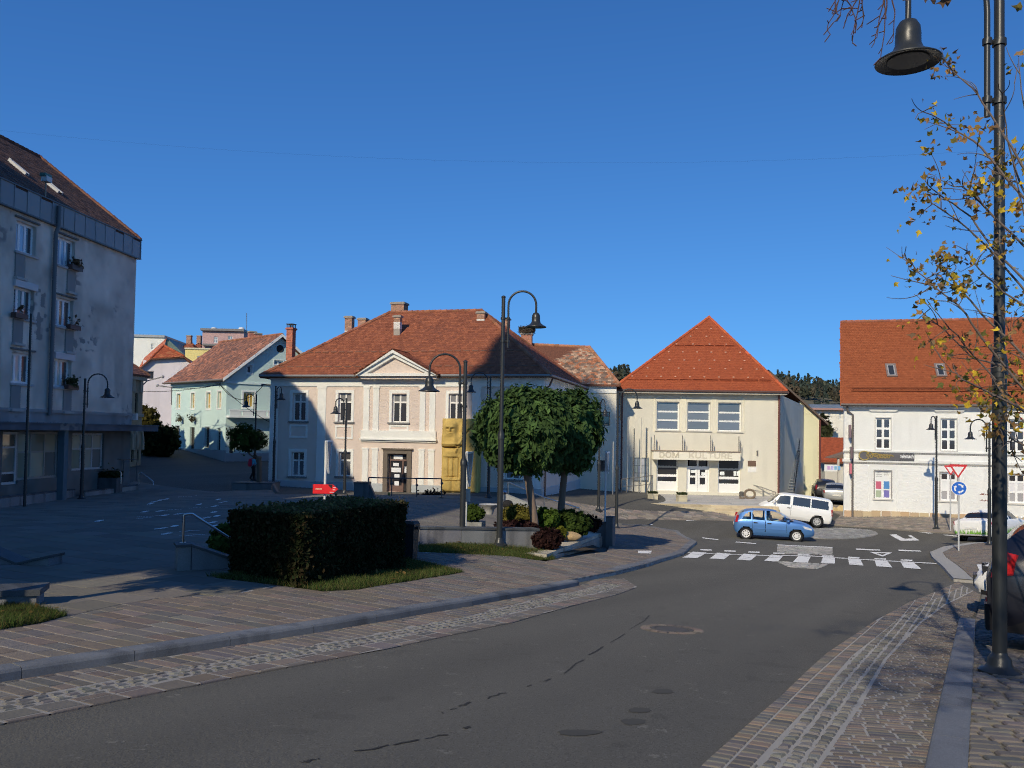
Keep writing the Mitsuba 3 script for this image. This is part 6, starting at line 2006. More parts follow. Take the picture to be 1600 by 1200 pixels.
def granite():
    r = np.random.default_rng(89)
    zz = lambda px, py, d: P(px, py, d)[2]
    # ramp wall with the steel rail, left of the hedge
    a, b = G(276, 902), G(380, 896)
    d_ = unit((b - a) * [1, 1, 0]); nn = arr(-d_[1], d_[0], 0)
    k = 'ramp_wall'
    L = np.linalg.norm((b - a)[:2])
    Q = lambda t: a[:2] + d_[:2] * t
    tp = zz(276, 851, a[1]); s1, s2 = .22, .95
    lowz = zz(341, 881, a[1] + d_[1] * s2)
    gwall(k, [Q(0), Q(s1), Q(s2), Q(L)], .40, [tp, tp, lowz, lowz + .03], .045, 5.0, r=r)
    lab(k, 'granite ramp wall sloping down towards the hedge, steel handrail on top', 'wall')
    kk = 'steel_handrail'
    m = nn * .2
    p1 = arr(*Q(.10), tp) + m; p2 = arr(*Q(s2 + .04), lowz) + m
    H1, H2 = zz(268, 803, p1[1]) - p1[2], zz(339, 840, p2[1]) - p2[2]
    st = (.62, .62, .61)
    for p, hgt in ((p1, H1), (p2, H2)):
        g = MB(st).tube([p, p + Z * (hgt - .03)], .02, 10); g.lathe([(.05, 0), (.05, .012), (.02, .015)], p, 14); add(name(kk + '__post'), g, 'steel', 50)
    g = MB(st).tube([p1 + Z * (H1 - .04), p1 + Z * (H1 - .01) + d_ * .01, p1 + Z * H1 + d_ * .05, p1 + Z * H1 + d_ * .14, p2 + Z * (H2 + .02) - d_ * .16, p2 + Z * H2 - d_ * .06, p2 + Z * (H2 - .01) - d_ * .01, p2 + Z * (H2 - .04)], .021, 10); add(kk + '__rail', g, 'steel', 60)
    lab(kk, 'shiny steel handrail on the granite ramp wall beside the hedge', 'handrail')
    # shaded ramp wall at the left edge
    a, m_, c = G(97, 889), G(47, 887), G(-30, 885)
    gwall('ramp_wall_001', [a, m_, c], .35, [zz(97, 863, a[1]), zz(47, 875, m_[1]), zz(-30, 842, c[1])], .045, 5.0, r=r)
    lab('ramp_wall_001', 'dark shaded granite ramp wall at the left picture edge', 'wall')
    # bench-like wall
    a, c = G(69, 951), G(-90, 957)
    gwall('bench_wall', [a, c], .42, [zz(69, 911, a[1])] * 2, .075, 1.4, capcol=(.075, .08, .09), r=r, over=.05)
    lab('bench_wall', 'low granite bench wall with a thick dark slab, at the lower left edge', 'bench')
    # planter wall behind the grass strip
    a, c = G(832, 862), G(648, 850)
    gwall('planter_wall', [a, c], .30, [zz(832, 824, a[1]), zz(648, 823, c[1]) + .03], .05, .95, r=r)
    lab('planter_wall', 'light granite planter wall with dark cap behind the grass strip', 'wall')
    # low sloping wall with the sandstone-coloured cap
    a, b = G(857, 877), G(944, 853)
    d_ = unit((b - a) * [1, 1, 0])
    za, zb = zz(857, 866, a[1]), zz(943, 832, b[1])
    gwall('sloping_wall', [b, a], -.62, [zb, za], .10, 2.2, capcol=(.46, .42, .34), col=(.24, .23, .21), r=r, over=.04)
    lab('sloping_wall', 'long low wall with a pale broad cap sloping down beside the planter bed', 'wall')
    c = G(953.5, 857)
    M = frame(c, -.5)
    g = MB((.13, .135, .14)); zt = zz(953, 808, c[1]) - c[2]
    g.box((-.12, -.12, -.3), (.12, .12, zt), M=M); g.box((-.13, -.13, zt), (.13, .13, zt + .03), (.07, .075, .08), M); add('granite_pillar', g, 'granite_vc'); lab('granite_pillar', 'dark square granite pillar at the end of the sloping wall', 'pillar')
    a, b = P(947, 845, c[1] + .3), P(908, 835, c[1] + 3.5)
    gwall('corner_wall', [a, b], .3, [zz(947, 815, c[1] + .3), zz(908, 814, c[1] + 3.5)], .05, 3, col=(.12, .125, .13), r=r)
    lab('corner_wall', 'dark granite wall running back from the pillar behind the shrubs', 'wall')
    # square granite box under the clipped ball
    b0 = P(742, 822, 22.5)
    g = MB((.27, .275, .27)); M = frame(arr(b0[0], b0[1], zz(742, 826, 22.5)), -.2); g.box((-.24, -.24, -.6), (.24, .24, .2), M=M); add('granite_tub', g, 'granite_vc'); lab('granite_tub', 'pale square granite tub under the clipped box ball', 'planter')
    # ramp wall with rail behind the planter
    d0, d1 = 31.0, 31.0
    a, b, c = P(790, 800, d0), P(836, 806, d0), P(880, 812, d0)
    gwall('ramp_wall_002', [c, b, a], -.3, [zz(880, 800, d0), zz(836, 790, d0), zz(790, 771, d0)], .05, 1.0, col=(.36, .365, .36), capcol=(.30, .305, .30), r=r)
    lab('ramp_wall_002', 'sunlit granite ramp wall behind the heather, with a thin rail', 'wall')
    kk = 'steel_handrail_001'
    for x, yb, yt in ((794, 771, 754), (850, 796, 777), (905, 812, 794)):
        g = MB(st).tube([P(x, yb, d0), P(x, yt, d0)], .022, 8); add(name(kk + '__post'), g, 'steel', 50)
    g = MB(st).tube([P(794, 761, d0), P(793, 756, d0), P(796, 754, d0), P(850, 777, d0), P(905, 794, d0)], .024, 8); add(kk + '__rail', g, 'steel', 60); lab(kk, 'thin steel rail running down behind the tree trunks', 'handrail')
    # terrace wall and planters before the grey block
    a, b = G(118, 779), G(-60, 806)
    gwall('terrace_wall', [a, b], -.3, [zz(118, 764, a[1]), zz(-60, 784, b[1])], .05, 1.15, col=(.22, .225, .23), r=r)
    lab('terrace_wall', 'row of shaded granite panels before the shops of the grey block', 'wall')
    a, b = G(216, 768), G(133, 779)
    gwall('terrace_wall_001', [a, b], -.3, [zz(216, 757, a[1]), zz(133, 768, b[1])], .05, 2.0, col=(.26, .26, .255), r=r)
    lab('terrace_wall_001', 'pale shaded granite wall right of the black lamp before the shops', 'wall')
    for (x0, x1, yb, yt, d, t) in ((72, 112, 764, 752, 39.5, 'left dark plant tub before the shops'), (140, 186, 764, 746, 40.0, 'right dark plant tub before the shops')):
        kk = name('plant_tub'); p, q = P(x0, yb, d), P(x1, yb, d)
        g = MB((.10, .105, .11)); zt = zz((x0 + x1) / 2, yt, d); g.box((p[0], d - .3, p[2] - .6), (q[0], d + .4, zt)); add(kk + '__tub', g, 'granite_vc')
        n = 900; qq = MB(); pts = np.column_stack([r.uniform(p[0], q[0], n), r.uniform(d - .3, d + .4, n), zt + np.abs(r.normal(0, .16, n))]); qq.mesh(*leafy(n, pts, r.normal(0, .6, (n, 3)) + [0, 0, .5], .09, np.tile((.035, .05, .022), (n, 1)) * r.uniform(.5, 1.5, (n, 1)), r)); add(kk + '__plant', qq, 'leaf')
        lab(kk, t, 'planter')
        kk = name('steel_hoop'); x0_, x1_ = x0, x1 + 3
        pts = [P(x0_, yt + 4, d - .5), P(x0_, yt - 8, d - .5), P(x0_ + 3, yt - 11, d - .5), P(x1_ - 3, yt - 11, d - .5), P(x1_, yt - 8, d - .5), P(x1_, yt + 10, d - .5)]
        g = MB((.45, .45, .44)).tube(pts, .025, 8); add(kk, g, 'steel', 60); lab(kk, 'low steel hoop rail before the left plant tub' if x0 < 100 else 'low steel hoop rail before the right plant tub', 'hoop rail')
    kk = 'iron_railing'
    pts = [P(x, y, d) for x, y, d in ((-40, 713, 37.0), (40, 714, 38.0), (110, 716, 39.4), (172, 717, 41.0), (214, 718, 42.4))]
    g = MB((.09, .09, .09)).tube(pts, .028, 6); add(kk + '__rail', g, 'metal_dark', 60)
    for p in pts + [(pts[i] + pts[i + 1]) / 2 for i in range(4)]: g = MB((.09, .09, .09)).tube([p, p - Z * 1.1], .024, 6); add(name(kk + '__post'), g, 'metal_dark')
    lab(kk, 'thin dark railing running along the shop terrace of the grey block', 'railing')
    # steps rail at the street corner
    kk = 'steel_handrail_002'
    d = 44.0
    g = MB((.62, .62, .60)).tube([P(217, 762, d), P(217, 740, d), P(220, 738, d), P(239, 752, d), P(240, 764, d)], .03, 8); add(kk, g, 'steel', 60); lab(kk, 'short bright steel rail at the corner of the old house', 'handrail')
    # dark granite blocks on the square by the pink house
    a, b = P(362, 775, 43.5), P(424, 775, 43.5)
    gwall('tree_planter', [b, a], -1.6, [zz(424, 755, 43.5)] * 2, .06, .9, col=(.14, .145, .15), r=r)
    lab('tree_planter', 'shaded granite planter box carrying the small crooked tree', 'planter')
    a, b = P(430, 772, 43.0), P(437, 778, 43.0)
    g = MB((.14, .14, .145)); g.prism([P(426, 756, 43.0), P(426, 776, 43.0), P(438, 778, 43.0)], arr(0, .4, 0)); add('ramp_block', g, 'granite_vc'); lab('ramp_block', 'small wedge-shaped granite ramp at the right end of the tree planter', 'ramp')
    c = G(565, 781); zt = zz(565, 755, c[1])
    g = MB((.10, .105, .11)); wv = 11 / 1300 * c[1]; g.box((c[0] - wv, c[1] - .2, c[2] - .2), (c[0] + wv, c[1] + .5, zt)); g.box((c[0] - wv - .02, c[1] - .22, zt), (c[0] + wv + .02, c[1] + .52, zt + .05), (.06, .065, .07)); g.prism([[c[0] + wv, c[1], zt], [c[0] + wv, c[1], c[2] - .2], [c[0] + wv + .45, c[1], c[2] - .2]], arr(0, .3, 0)); add('granite_block', g, 'granite_vc'); lab('granite_block', 'dark upright granite block left of the railing at the pink house', 'block')
    kk = 'iron_railing_001'
    ps = [(576, 780, 746), (612, 778, 747), (651, 781, 747.5), (690, 778, 748)]
    B_ = [G(x, y) for x, y, _ in ps]; dm = np.mean([q[1] for q in B_])
    T_ = [P(x, yt, dm) for x, _, yt in ps]; B_ = [P(x, y, dm) for x, y, _ in ps]
    g = MB((.10, .085, .08)).tube(T_, .03, 6); add(kk + '__rail', g, 'metal_dark', 60)
    for a, b in zip(B_, T_):
        g = MB((.10, .085, .08)).tube([a, b], .028, 6); g.lathe([(.09, 0), (.09, .04), (.03, .06)], a, 10); g.lathe([(.03, .62), (.06, .64), (.06, .70), (.03, .72)], a, 10); add(name(kk + '__post'), g, 'metal_dark')
    lab(kk, 'dark iron railing before the brown door of the pink house', 'railing')


granite()


# ---- relief stone
def relief():
    r = np.random.default_rng(97)
    d = 43.4
    c0, c1 = P(688, 772, d), P(746, 772, d)
    zt, zb = P(716, 654, d)[2], P(716, 770, d)[2]
    w, H = c1[0] - c0[0], zt - zb
    nx, nz = 70, 140
    u, v = np.meshgrid(np.linspace(0, 1, nx), np.linspace(0, 1, nz))
    x, y = u * w, v * H
    q = np.zeros_like(u)
    gss = lambda cx, cy, sx, sy, p=2: np.exp(-(np.abs((u - cx) / sx) ** p + np.abs((v - cy) / sy) ** p))
    q += .16 * gss(.26, .86, .17, .085, 4) + .05 * gss(.26, .905, .17, .05, 4)          # head and hair
    q += .05 * gss(.27, .85, .022, .03) - .05 * gss(.20, .862, .045, .012) - .05 * gss(.335, .862, .045, .012) - .03 * gss(.27, .815, .06, .008) + .03 * gss(.27, .805, .05, .01)   # nose, eyes, mouth, lip
    q += .09 * gss(.27, .70, .30, .09, 6)                                             # shoulders
    t = np.clip((v - .64) / .02, 0, 1); q += .05 * np.where(u < .62, t * np.exp(-((v - .64) / .03) ** 2), 0)  # arm edge
    q -= .10 * gss(.25, .63 - .02 * 1, .24, .012, 4) + .08 * gss(.52, .635, .10, .010, 4)
    dist = np.abs((v - .60) - (u - .45) * .9) ; q += .05 * np.exp(-(dist / .03) ** 2) * ((u > .4) & (u < .62))
    dd = np.abs((v - .80) - (u - .68) * .62); q -= .07 * np.exp(-(dd / .012) ** 2) * (u > .62)
    q += .05 * gss(.58, .83, .05, .10, 4) + .06 * (u > .66) * (v < .98) * .6
    q += .04 * gss(.28, .52, .16, .05, 6) - .05 * gss(.28, .475, .2, .006, 4)
    for xx in (.2, .34, .48, .60): q -= .04 * np.exp(-((u - xx) / .012) ** 2) * ((v > .2) & (v < .47))
    q += .07 * gss(.12, .12, .18, .10, 6) + .05 * gss(.44, .11, .10, .09, 6) - .06 * gss(.26, .215, .16, .008, 4) - .05 * gss(.3, .165, .35, .004, 4)
    q += .06 * (meshkit.fbm(np.stack([x * 2.2, y * 2.2, x * 0], -1), 4) - .5)
    edge = np.minimum(np.minimum(u, 1 - u) * w, np.minimum(v, 1 - v) * H)
    q -= .10 * np.exp(-(edge / .05) ** 2)
    ang = math.radians(-8)
    U = arr(math.cos(ang), math.sin(ang), 0); N = arr(U[1], -U[0], 0)
    o = arr(c0[0], d, zb)
    F_ = o + x[..., None] * U + y[..., None] * Z + (q[..., None] * 1.9) * N
    v_ = F_.reshape(-1, 3)
    f = [[j * nx + i, j * nx + i + 1, (j + 1) * nx + i + 1, (j + 1) * nx + i] for j in range(nz - 1) for i in range(nx - 1)]
    g = MB(SAND_S).mesh(v_, f)
    back = .95
    rim = [j * nx for j in range(nz)] + [(nz - 1) * nx + i for i in range(1, nx)] + [j * nx + nx - 1 for j in range(nz - 2, -1, -1)] + [i for i in range(nx - 2, 0, -1)]
    R_ = v_[rim]; n = len(R_)
    rough = .05 * (meshkit.fbm(R_ * 2.5, 3) - .5)[:, None]
    Bk = R_ - N * (back + rough)
    m = R_ - N * (back * .5) + (rough * U)
    g.mesh(np.vstack([R_, m, Bk]), [[i, n + i, n + (i + 1) % n, (i + 1) % n] for i in range(n)] + [[n + i, 2 * n + i, 2 * n + (i + 1) % n, n + (i + 1) % n] for i in range(n)])
    ctr = Bk.mean(0); g.mesh(np.vstack([Bk, ctr]), [[n, (i + 1) % n, i] for i in range(n)])
    k = 'relief_stone'
    add(k + '__block', g, 'stone', 50)
    g = MB((.34, .25, .10)); b = o - N * .5 + U * w * .5; M = np.eye(4); M[:3, :3] = np.stack([U, -N, Z], 1); M[:3, 3] = b
    g.box((-w * .36, -.35, -.9), (w * .36, .35, .06), M=M); add(k + '__foot', g, 'stone')
    lab(k, 'tall yellow sandstone block carved with a standing figure in relief', 'monument')
    # wreath and dark plants at its foot
    n = 500; q = MB(); c = P(678, 781, 40.5); pts = c + r.normal(0, 1, (n, 3)) * [.28, .2, .14] + Z * .16
    q.mesh(*leafy(n, pts, r.normal(0, 1, (n, 3)) + [0, 0, .6], .09, np.tile((.045, .035, .028), (n, 1)) * r.uniform(.5, 1.6, (n, 1)), r)); add('low_shrub', q, 'leaf'); lab('low_shrub', 'small dark withered shrub at the left foot of the relief stone', 'shrub')


relief()


# ---- signs
def disc(c, nrm, rad, thick, col, g, seg=32):
    return g.lathe([(0, 0), (rad, 0), (rad, thick), (0, thick)], c, seg, col, axis=nrm)


def plate(poly2, c, U, N, thick, g, col):
    """A flat plate: outline in (u, v) about c."""
    m = trimesh.creation.extrude_polygon(poly2, thick, engine='earcut')
    q = np.asarray(m.vertices)
    return g.mesh(c + q[:, :1] * U + q[:, 1:2] * Z + q[:, 2:3] * N, m.faces, col)


def tri_poly(s, rnd=.03):
    hgt = s * .866
    return Polygon([(-s / 2 + rnd, hgt / 2 - rnd), (s / 2 - rnd, hgt / 2 - rnd), (0, -hgt / 2 + 2 * rnd)]).buffer(rnd, quad_segs=6)


def signs():
    N = unit([-.34, -.94, 0]); U = arr(-N[1], N[0], 0)
    for key, base, tri, disc_y, lbl, gp in (('yield_sign', (1498, 864), (1487.5 + 11, 736.5, 24), 763, 'red and white give-way triangle above a blue roundabout disc on a grey pole', 1), ('yield_sign', (1485, 832), (1486, 735, 17.5), None, 'second give-way triangle half hidden behind the roundabout sign', 0)):
        b = G(*base); d = b[1]
        k = name(key)
        top = P(base[0], tri[1] - 12, d)[2]
        g = MB((.50, .51, .51)).tube([b - Z * .2, arr(b[0], b[1], top)], .032, 10); add(k + '__pole', g, 'satin', 50)
        x = 1498 if gp else 1486
        c = P(x if gp else 1486, tri[1], d); c = arr(b[0], b[1], c[2]) + N * .05
        if gp: c = c - U * .03
        s = tri[2] / 1300 * d * 1.04
        g = MB(); plate(tri_poly(s), c, U, N, .012, g, (.56, .03, .035)); plate(tri_poly(s * .64, .012), c + N * .006 + Z * .012 * s, U, N, .010, g, (.72, .72, .72)); plate(tri_poly(s), c - N * .004, U, N, .004, g, (.4, .4, .4))
        add(k + '__triangle', g, 'satin')
        if disc_y:
            c = P(1498, disc_y, d); c = arr(b[0], b[1], c[2]) + N * .05; R_ = 10.6 / 1300 * d
            g = MB(); disc(c, N, R_, .012, (.75, .76, .78), g); disc(c + N * .003, N, R_ * .95, .0115, (.015, .12, .52), g)
            for i in range(3):
                a0 = math.radians(100 + 120 * i)
                ring = [(.66 * R_ * math.cos(t), .66 * R_ * math.sin(t)) for t in np.linspace(a0, a0 - math.radians(58), 10)] + [(.46 * R_ * math.cos(t), .46 * R_ * math.sin(t)) for t in np.linspace(a0 - math.radians(58), a0, 10)]
                e = a0 - math.radians(58)
                hd = [(.80 * R_ * math.cos(e), .80 * R_ * math.sin(e)), (.56 * R_ * math.cos(e - .55), .56 * R_ * math.sin(e - .55)), (.32 * R_ * math.cos(e), .32 * R_ * math.sin(e))]
                for q in (ring, hd): plate(Polygon(q).buffer(0), c + N * .014, U, N, .003, g, (.76, .77, .78))
            add(k + '__disc', g, 'satin')
        lab(k, lbl, 'road sign')
    # signs seen almost edge on
    def edge_sign(label, base, ytop, ymid, ypt, d, tilt, wpx, plate_px=None, tri=True):
        k = name('road_sign')
        b = P(*base, d); t = P(base[0], ytop, d)[2]
        g = MB((.66, .67, .66)).tube([b, arr(b[0], b[1], t)], .03, 10); add(k + '__pole', g, 'satin', 50)
        a = math.radians(tilt); U_ = arr(math.cos(a), math.sin(a), 0); N_ = arr(U_[1], -U_[0], 0)
        hgt = (P(base[0], ymid, d) - P(base[0], ypt, d))[2]
        c = arr(b[0], b[1], P(base[0], (ymid + ypt) / 2, d)[2]) + U_ * .05 + N_ * .05
        g = MB(); s = hgt / .866
        plate(tri_poly(s, .02), c, U_, N_, .02, g, (.30, .31, .32)); plate(tri_poly(s, .02).difference(tri_poly(s * .9, .02)), c - N_ * .015, U_, N_, .05, g, (.72, .73, .72)); add(k + '__plate', g, 'satin')
        if plate_px:
            x0, y0, x1, y1 = plate_px; p, q = P(x0, y1, d - .1), P(x1, y0, d - .1)
            g = MB((.48, .45, .40)); g.box((p[0], d - .12, p[2]), (q[0], d - .09, q[2])); add(k + '__small_plate', g, 'satin')
        lab(k, label, 'road sign')
        return k
    edge_sign('grey pole with a triangular sign seen edge on, before the relief stone', (727, 856), 705, 706, 762, 20.6, 84, 8, (727, 764, 735, 784))
    edge_sign('thin pole with a sign seen edge on, beside the granite pillar', (945, 832), 705, 706, 742, 27.5, 77, 6)
    k = edge_sign('white pole with an edge-on triangle above the red arrow board', (506.5, 820), 690, 688, 742, 19.0, 95, 6)
    k = name('direction_sign'); d = 18.9
    a, b = P(489, 771, d), P(529, 757, d); w, hgt = b[0] - a[0], b[2] - a[2]
    U_, N_ = arr(1, 0, 0), arr(0, -1, 0)
    g = MB(); plate(Polygon([(0, 0), (w * .78, 0), (w, hgt / 2), (w * .78, hgt), (0, hgt)]), a, U_, N_, .02, g, (.72, .012, .018)); add(k + '__board', g, 'satin')
    g = MB((.02, .012, .014)); plate(Polygon([(w * .58, hgt * .98), (w * .74, hgt * .55), (w * .72, hgt * .28), (w * .64, hgt * .34), (w * .77, hgt * .98)]), a + N_ * .021, U_, N_, .004, g, (.02, .012, .014))
    f_ = Fac(a, 0.0)
    for u0, v0, u1, v1, c in ((.10, .44, .36, .56, (.72, .45, .32)), (.80, .62, .90, .70, (.75, .65, .62)), (.66, .14, .84, .20, (.75, .65, .62)), (.78, .40, .88, .47, (.75, .65, .62))): f_.box(g, u0 * w, v0 * hgt, u1 * w, v1 * hgt, .02, .024, c)
    add(k + '__print', g, 'satin'); lab(k, 'bright red arrow-shaped direction board above the hedge', 'direction sign')


signs()


# ---- bin, fountain
def bits():
    c = G(641, 881); k = 'waste_bin'
    g = MB((.028, .03, .03)); zt = P(641, 822, c[1])[2] - c[2]; wv = 10.5 / 1300 * c[1]
    M = frame(c, -.35)
    q = lambda s, z: [[-s, -s, z], [s, -s, z], [s, s, z], [-s, s, z]]
    p = np.array(q(wv * .72, 0) + q(wv * .92, zt)); g.hexa(p @ M[:3, :3].T + M[:3, 3]); add(k + '__body', g, 'satin')
    g = MB((.022, .024, .024)); s = wv * .98; g.box((-s, -s, zt), (s, s, zt + .05), M=M); p = np.array(q(s, zt + .05) + q(s * .75, zt + .11)); g.hexa(p @ M[:3, :3].T + M[:3, 3]); g.box((s, -.05, zt - .06), (s + .05, .05, zt), M=M); add(k + '__lid', g, 'satin')
    lab(k, 'dark grey wheeled waste bin at the right end of the hedge', 'bin')
    d = 27.0
    st = (.62, .63, .64)
    b, t = P(787, 790, d), P(787, 767, d); H = t[2] - b[2]
    g = MB(st).lathe([(.06, 0), (.06, H * .75), (.09, H * .8), (.10, H * .92), (.06, H), (0, H + .01)], b, 14); g.tube([b + Z * H * .9, b + arr(-.1, -.12, H * .85), b + arr(-.13, -.16, H * .7)], .02, 8); add('water_tap', g, 'steel', 50); lab('water_tap', 'shiny steel water tap post behind the lamp', 'tap')
    c = P(765, 801, 26.0)
    g = MB((.45, .45, .44)).lathe([(.10, -.05), (.12, .0), (.16, .12), (.30, .22), (.34, .26), (.30, .26), (.1, .18), (0, .17)], c, 18); add('stone_basin', g, 'granite_vc', 40); lab('stone_basin', 'pale stone basin beside the clipped box ball', 'basin')
    r = np.random.default_rng(3)
    m = trimesh.creation.icosphere(3, .17); v = np.asarray(m.vertices) * [1, .8, .85]; v = v * (1 + .25 * (meshkit.fbm(v * 4 + 3, 3) - .5))[:, None]
    g = MB((.025, .025, .028)).mesh(v + P(793, 788, 26.5), m.faces); add('black_boulder', g, 'hewn', 60); lab('black_boulder', 'rounded black boulder by the water tap', 'boulder')
    v = np.asarray(m.vertices) * [1.5, .9, .7]; v = v * (1 + .5 * (meshkit.fbm(v * 4 + 9, 3) - .5))[:, None]
    g = MB((.42, .30, .16)).mesh(v + P(892, 838, 21.5), m.faces); add('boulder', g, 'hewn', 60); lab('boulder', 'ochre rock among the shrubs of the planter bed', 'boulder')
    c = G(1316, 800)
    for i, (dx, s, t) in enumerate(((0, 1.0, 'larger ochre rock at the left corner of the white house'), (-.55, .6, 'smaller ochre rock left of the other at the white house corner'))):
        v = np.asarray(m.vertices) * [2.0, 1.3, 2.2] * s; v = v * (1 + .6 * (meshkit.fbm(v * 3 + 19 + i, 3) - .5))[:, None]
        g = MB((.56, .44, .24)).mesh(v + c + arr(dx, 0, .1), m.faces); k = name('corner_rock'); add(k, g, 'hewn', 60); lab(k, t, 'rock')


bits()
# ---------------------------------------------------------------- plants
def limb(g, pts, r0, r1, seg=8, col=(.16, .125, .10), r=rng, wob=0.0):
    pts = np.asarray(pts, float)
    n = max(6, 4 * len(pts))
    t = np.linspace(0, len(pts) - 1, n)
    from scipy.interpolate import CubicSpline
    q = CubicSpline(np.arange(len(pts)), pts)(t) if len(pts) > 2 else np.array([np.interp(t, np.arange(len(pts)), pts[:, k]) for k in range(3)]).T
    if wob: q[1:-1] += r.normal(0, wob, (n - 2, 3))
    g.tube(q, np.linspace(r0, r1, n), seg, col)
    return q


bs('bark', {'type': 'bumpmap', 'arbitrary': proc(lambda p, n, uv: fbm(p.x * 22, p.y * 22, p.z * 5, 3) * .025, 6e-3), 'scale': 1.0, 'bsdf': two(princ(VC, .9, .15))})


def globe_tree(label, base, ctr, rad, seed, nclump=620, base_col=(.060, .105, .042), trunk=.11, group=None, size=.088, per=44, key='globe_tree', bright=(2.0, 2.0, 1.5)):
    r = np.random.default_rng(seed)
    k = name(key)
    base, ctr = np.asarray(base, float), np.asarray(ctr, float)
    g = MB((.20, .15, .115))
    fork = ctr - Z * rad[2] * .75
    limb(g, [base - Z * .3, base + (fork - base) * .5 + arr(.01, .01, 0), fork], trunk, trunk * .85, 12, (.21, .155, .12), r)
    for i in range(11):
        a = 2 * np.pi * i / 11 + r.uniform(-.2, .2); e = r.uniform(.2, 1.3)
        d = arr(math.cos(a) * math.cos(e), math.sin(a) * math.cos(e), math.sin(e))
        limb(g, [fork - Z * .05, fork + d * .5 * np.asarray(rad) * .8 + Z * .1, ctr + d * np.asarray(rad) * .72], trunk * .45, .012, 6, (.14, .105, .08), r)
    add(k + '__trunk', g, 'bark', 60)
    q = MB(); q.mesh(*clump_crown(ctr, np.asarray(rad) * .92, nclump, per, size, base_col, r, spread=.13, shell=.5, bright=bright, aspect=2.3, droop=.9))
    add(k + '__crown', q, 'leaf'); lab(k + '__crown', None, kind='stuff')
    lab(k, label, 'tree', group)
    return k


globe_tree('left globe-shaped tree of the pair in the planter bed, nearer the lamp', P(839, 832, 22.0), P(821, 673, 22.0) , (1.38, 1.35, 1.22), 101)
globe_tree('right globe-shaped tree of the pair, a little further back', P(873, 822, 24.6), P(884, 674, 24.6), (1.14, 1.15, 1.28), 102)
globe_tree('globe tree left of the picture, known by its shadow on hedge and paving', arr(-7.45, 7.2, h(-7.45, 7.2)), arr(-7.4, 7.2, 4.5), (2.1, 2.1, 2.0), 103, 640)


def small_tree():
    r = np.random.default_rng(107); d = 44.3; k = 'small_tree'
    g = MB()
    b = P(404, 760, d); s = P(404, 716, d)
    q = limb(g, [b, (b + s) / 2 + arr(.03, 0, 0), s], .14, .13, 9, (.13, .10, .075), r)
    g.lathe([(.12, 0), (.17, .05), (.16, .12), (0, .14)], s - Z * .02, 10, (.17, .13, .10))
    o = P(402, 718, d)
    for pts in ([(402, 716), (393, 712), (386, 705), (378, 690)], [(402, 714), (398, 704), (399, 690), (396, 678)], [(390, 710), (384, 700), (372, 690)], [(399, 695), (405, 686), (410, 680)]):
        limb(g, [P(x, y, d + r.uniform(-.3, .3)) for x, y in pts], .055, .015, 6, (.12, .09, .07), r)
    add(k + '__trunk', g, 'bark', 60)
    q = MB(); q.mesh(*clump_crown(P(382, 684, d), (.86, .8, .68), 110, 22, .10, (.035, .07, .02), r, spread=.24, shell=.4, aspect=1.8))
    q.mesh(*clump_crown(P(404, 688, d), (.42, .5, .5), 40, 18, .10, (.05, .065, .025), r, spread=.3, shell=.3))
    add(k + '__crown', q, 'leaf'); lab(k + '__crown', None, kind='stuff')
    lab(k, 'small crooked evergreen tree in the granite planter before the mint house', 'tree')


small_tree()


def hedge():
    r = np.random.default_rng(109); k = 'clipped_hedge'
    A, B_, C = G(363, 894, .1), G(469, 918, .1), G(629, 887, .1)
    D = A + (C - B_)
    zt = [P(361, 797, A[1])[2], P(470, 805, B_[1])[2], P(638, 786, C[1])[2]]; zt.append(zt[0] + zt[2] - zt[1])
    cs = [A, B_, C, D]; ctr = sum(cs) / 4
    top = [np.array([*(c[:2] + (c[:2] - ctr[:2]) * .025), z]) for c, z in zip(cs, zt)]
    bot = [np.array([*(ctr[:2] + (c[:2] - ctr[:2]) * 1.0), h(*c[:2]) + .09]) for c in cs]
    ins = lambda p, f: ctr * [1, 1, 0] + (p - ctr * [1, 1, 0]) * [f, f, 1]
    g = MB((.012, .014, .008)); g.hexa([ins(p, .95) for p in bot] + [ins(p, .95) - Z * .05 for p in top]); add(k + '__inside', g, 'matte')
    q = MB()

    def face(p00, p10, p11, p01, n, tones, size, push):
        u, v = r.uniform(0, 1, (n, 1)), r.uniform(0, 1, (n, 1))
        pt = p00 * (1 - u) * (1 - v) + p10 * u * (1 - v) + p11 * u * v + p01 * (1 - u) * v
        nn = unit(np.cross(p10 - p00, p01 - p00))
        bump = meshkit.fbm(pt * 2.6, 3)[:, None]
        pt = pt + nn * (r.normal(0, .028, (n, 1)) + (bump - .5) * .16 + push)
        if r.uniform() < 2:
            stray = r.uniform(size=(n, 1)) < .02; pt = pt + nn * stray * r.uniform(.03, .10, (n, 1))
        c = np.asarray(tones)[r.integers(0, len(tones), n)] * r.uniform(.6, 1.4, (n, 1)) * (.6 + .8 * bump)
        q.mesh(*leafy(n, pt, np.tile(nn, (n, 1)), size, c, r, 1.6, .1, .8))
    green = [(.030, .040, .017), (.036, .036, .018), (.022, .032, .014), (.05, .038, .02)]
    topc = [(.11, .115, .045), (.15, .11, .06), (.10, .09, .04), (.17, .14, .065), (.08, .105, .04)]  # top leaves coloured lighter, standing in for light on the flat top
    for i in range(4):
        j = (i + 1) % 4
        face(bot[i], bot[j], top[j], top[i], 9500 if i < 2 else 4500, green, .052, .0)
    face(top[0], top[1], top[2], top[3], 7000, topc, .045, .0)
    add(k + '__leaves', q, 'leaf'); lab(k + '__leaves', None, kind='stuff')
    lab(k, 'big dark box-shaped clipped hedge in the middle foreground', 'hedge')


hedge()


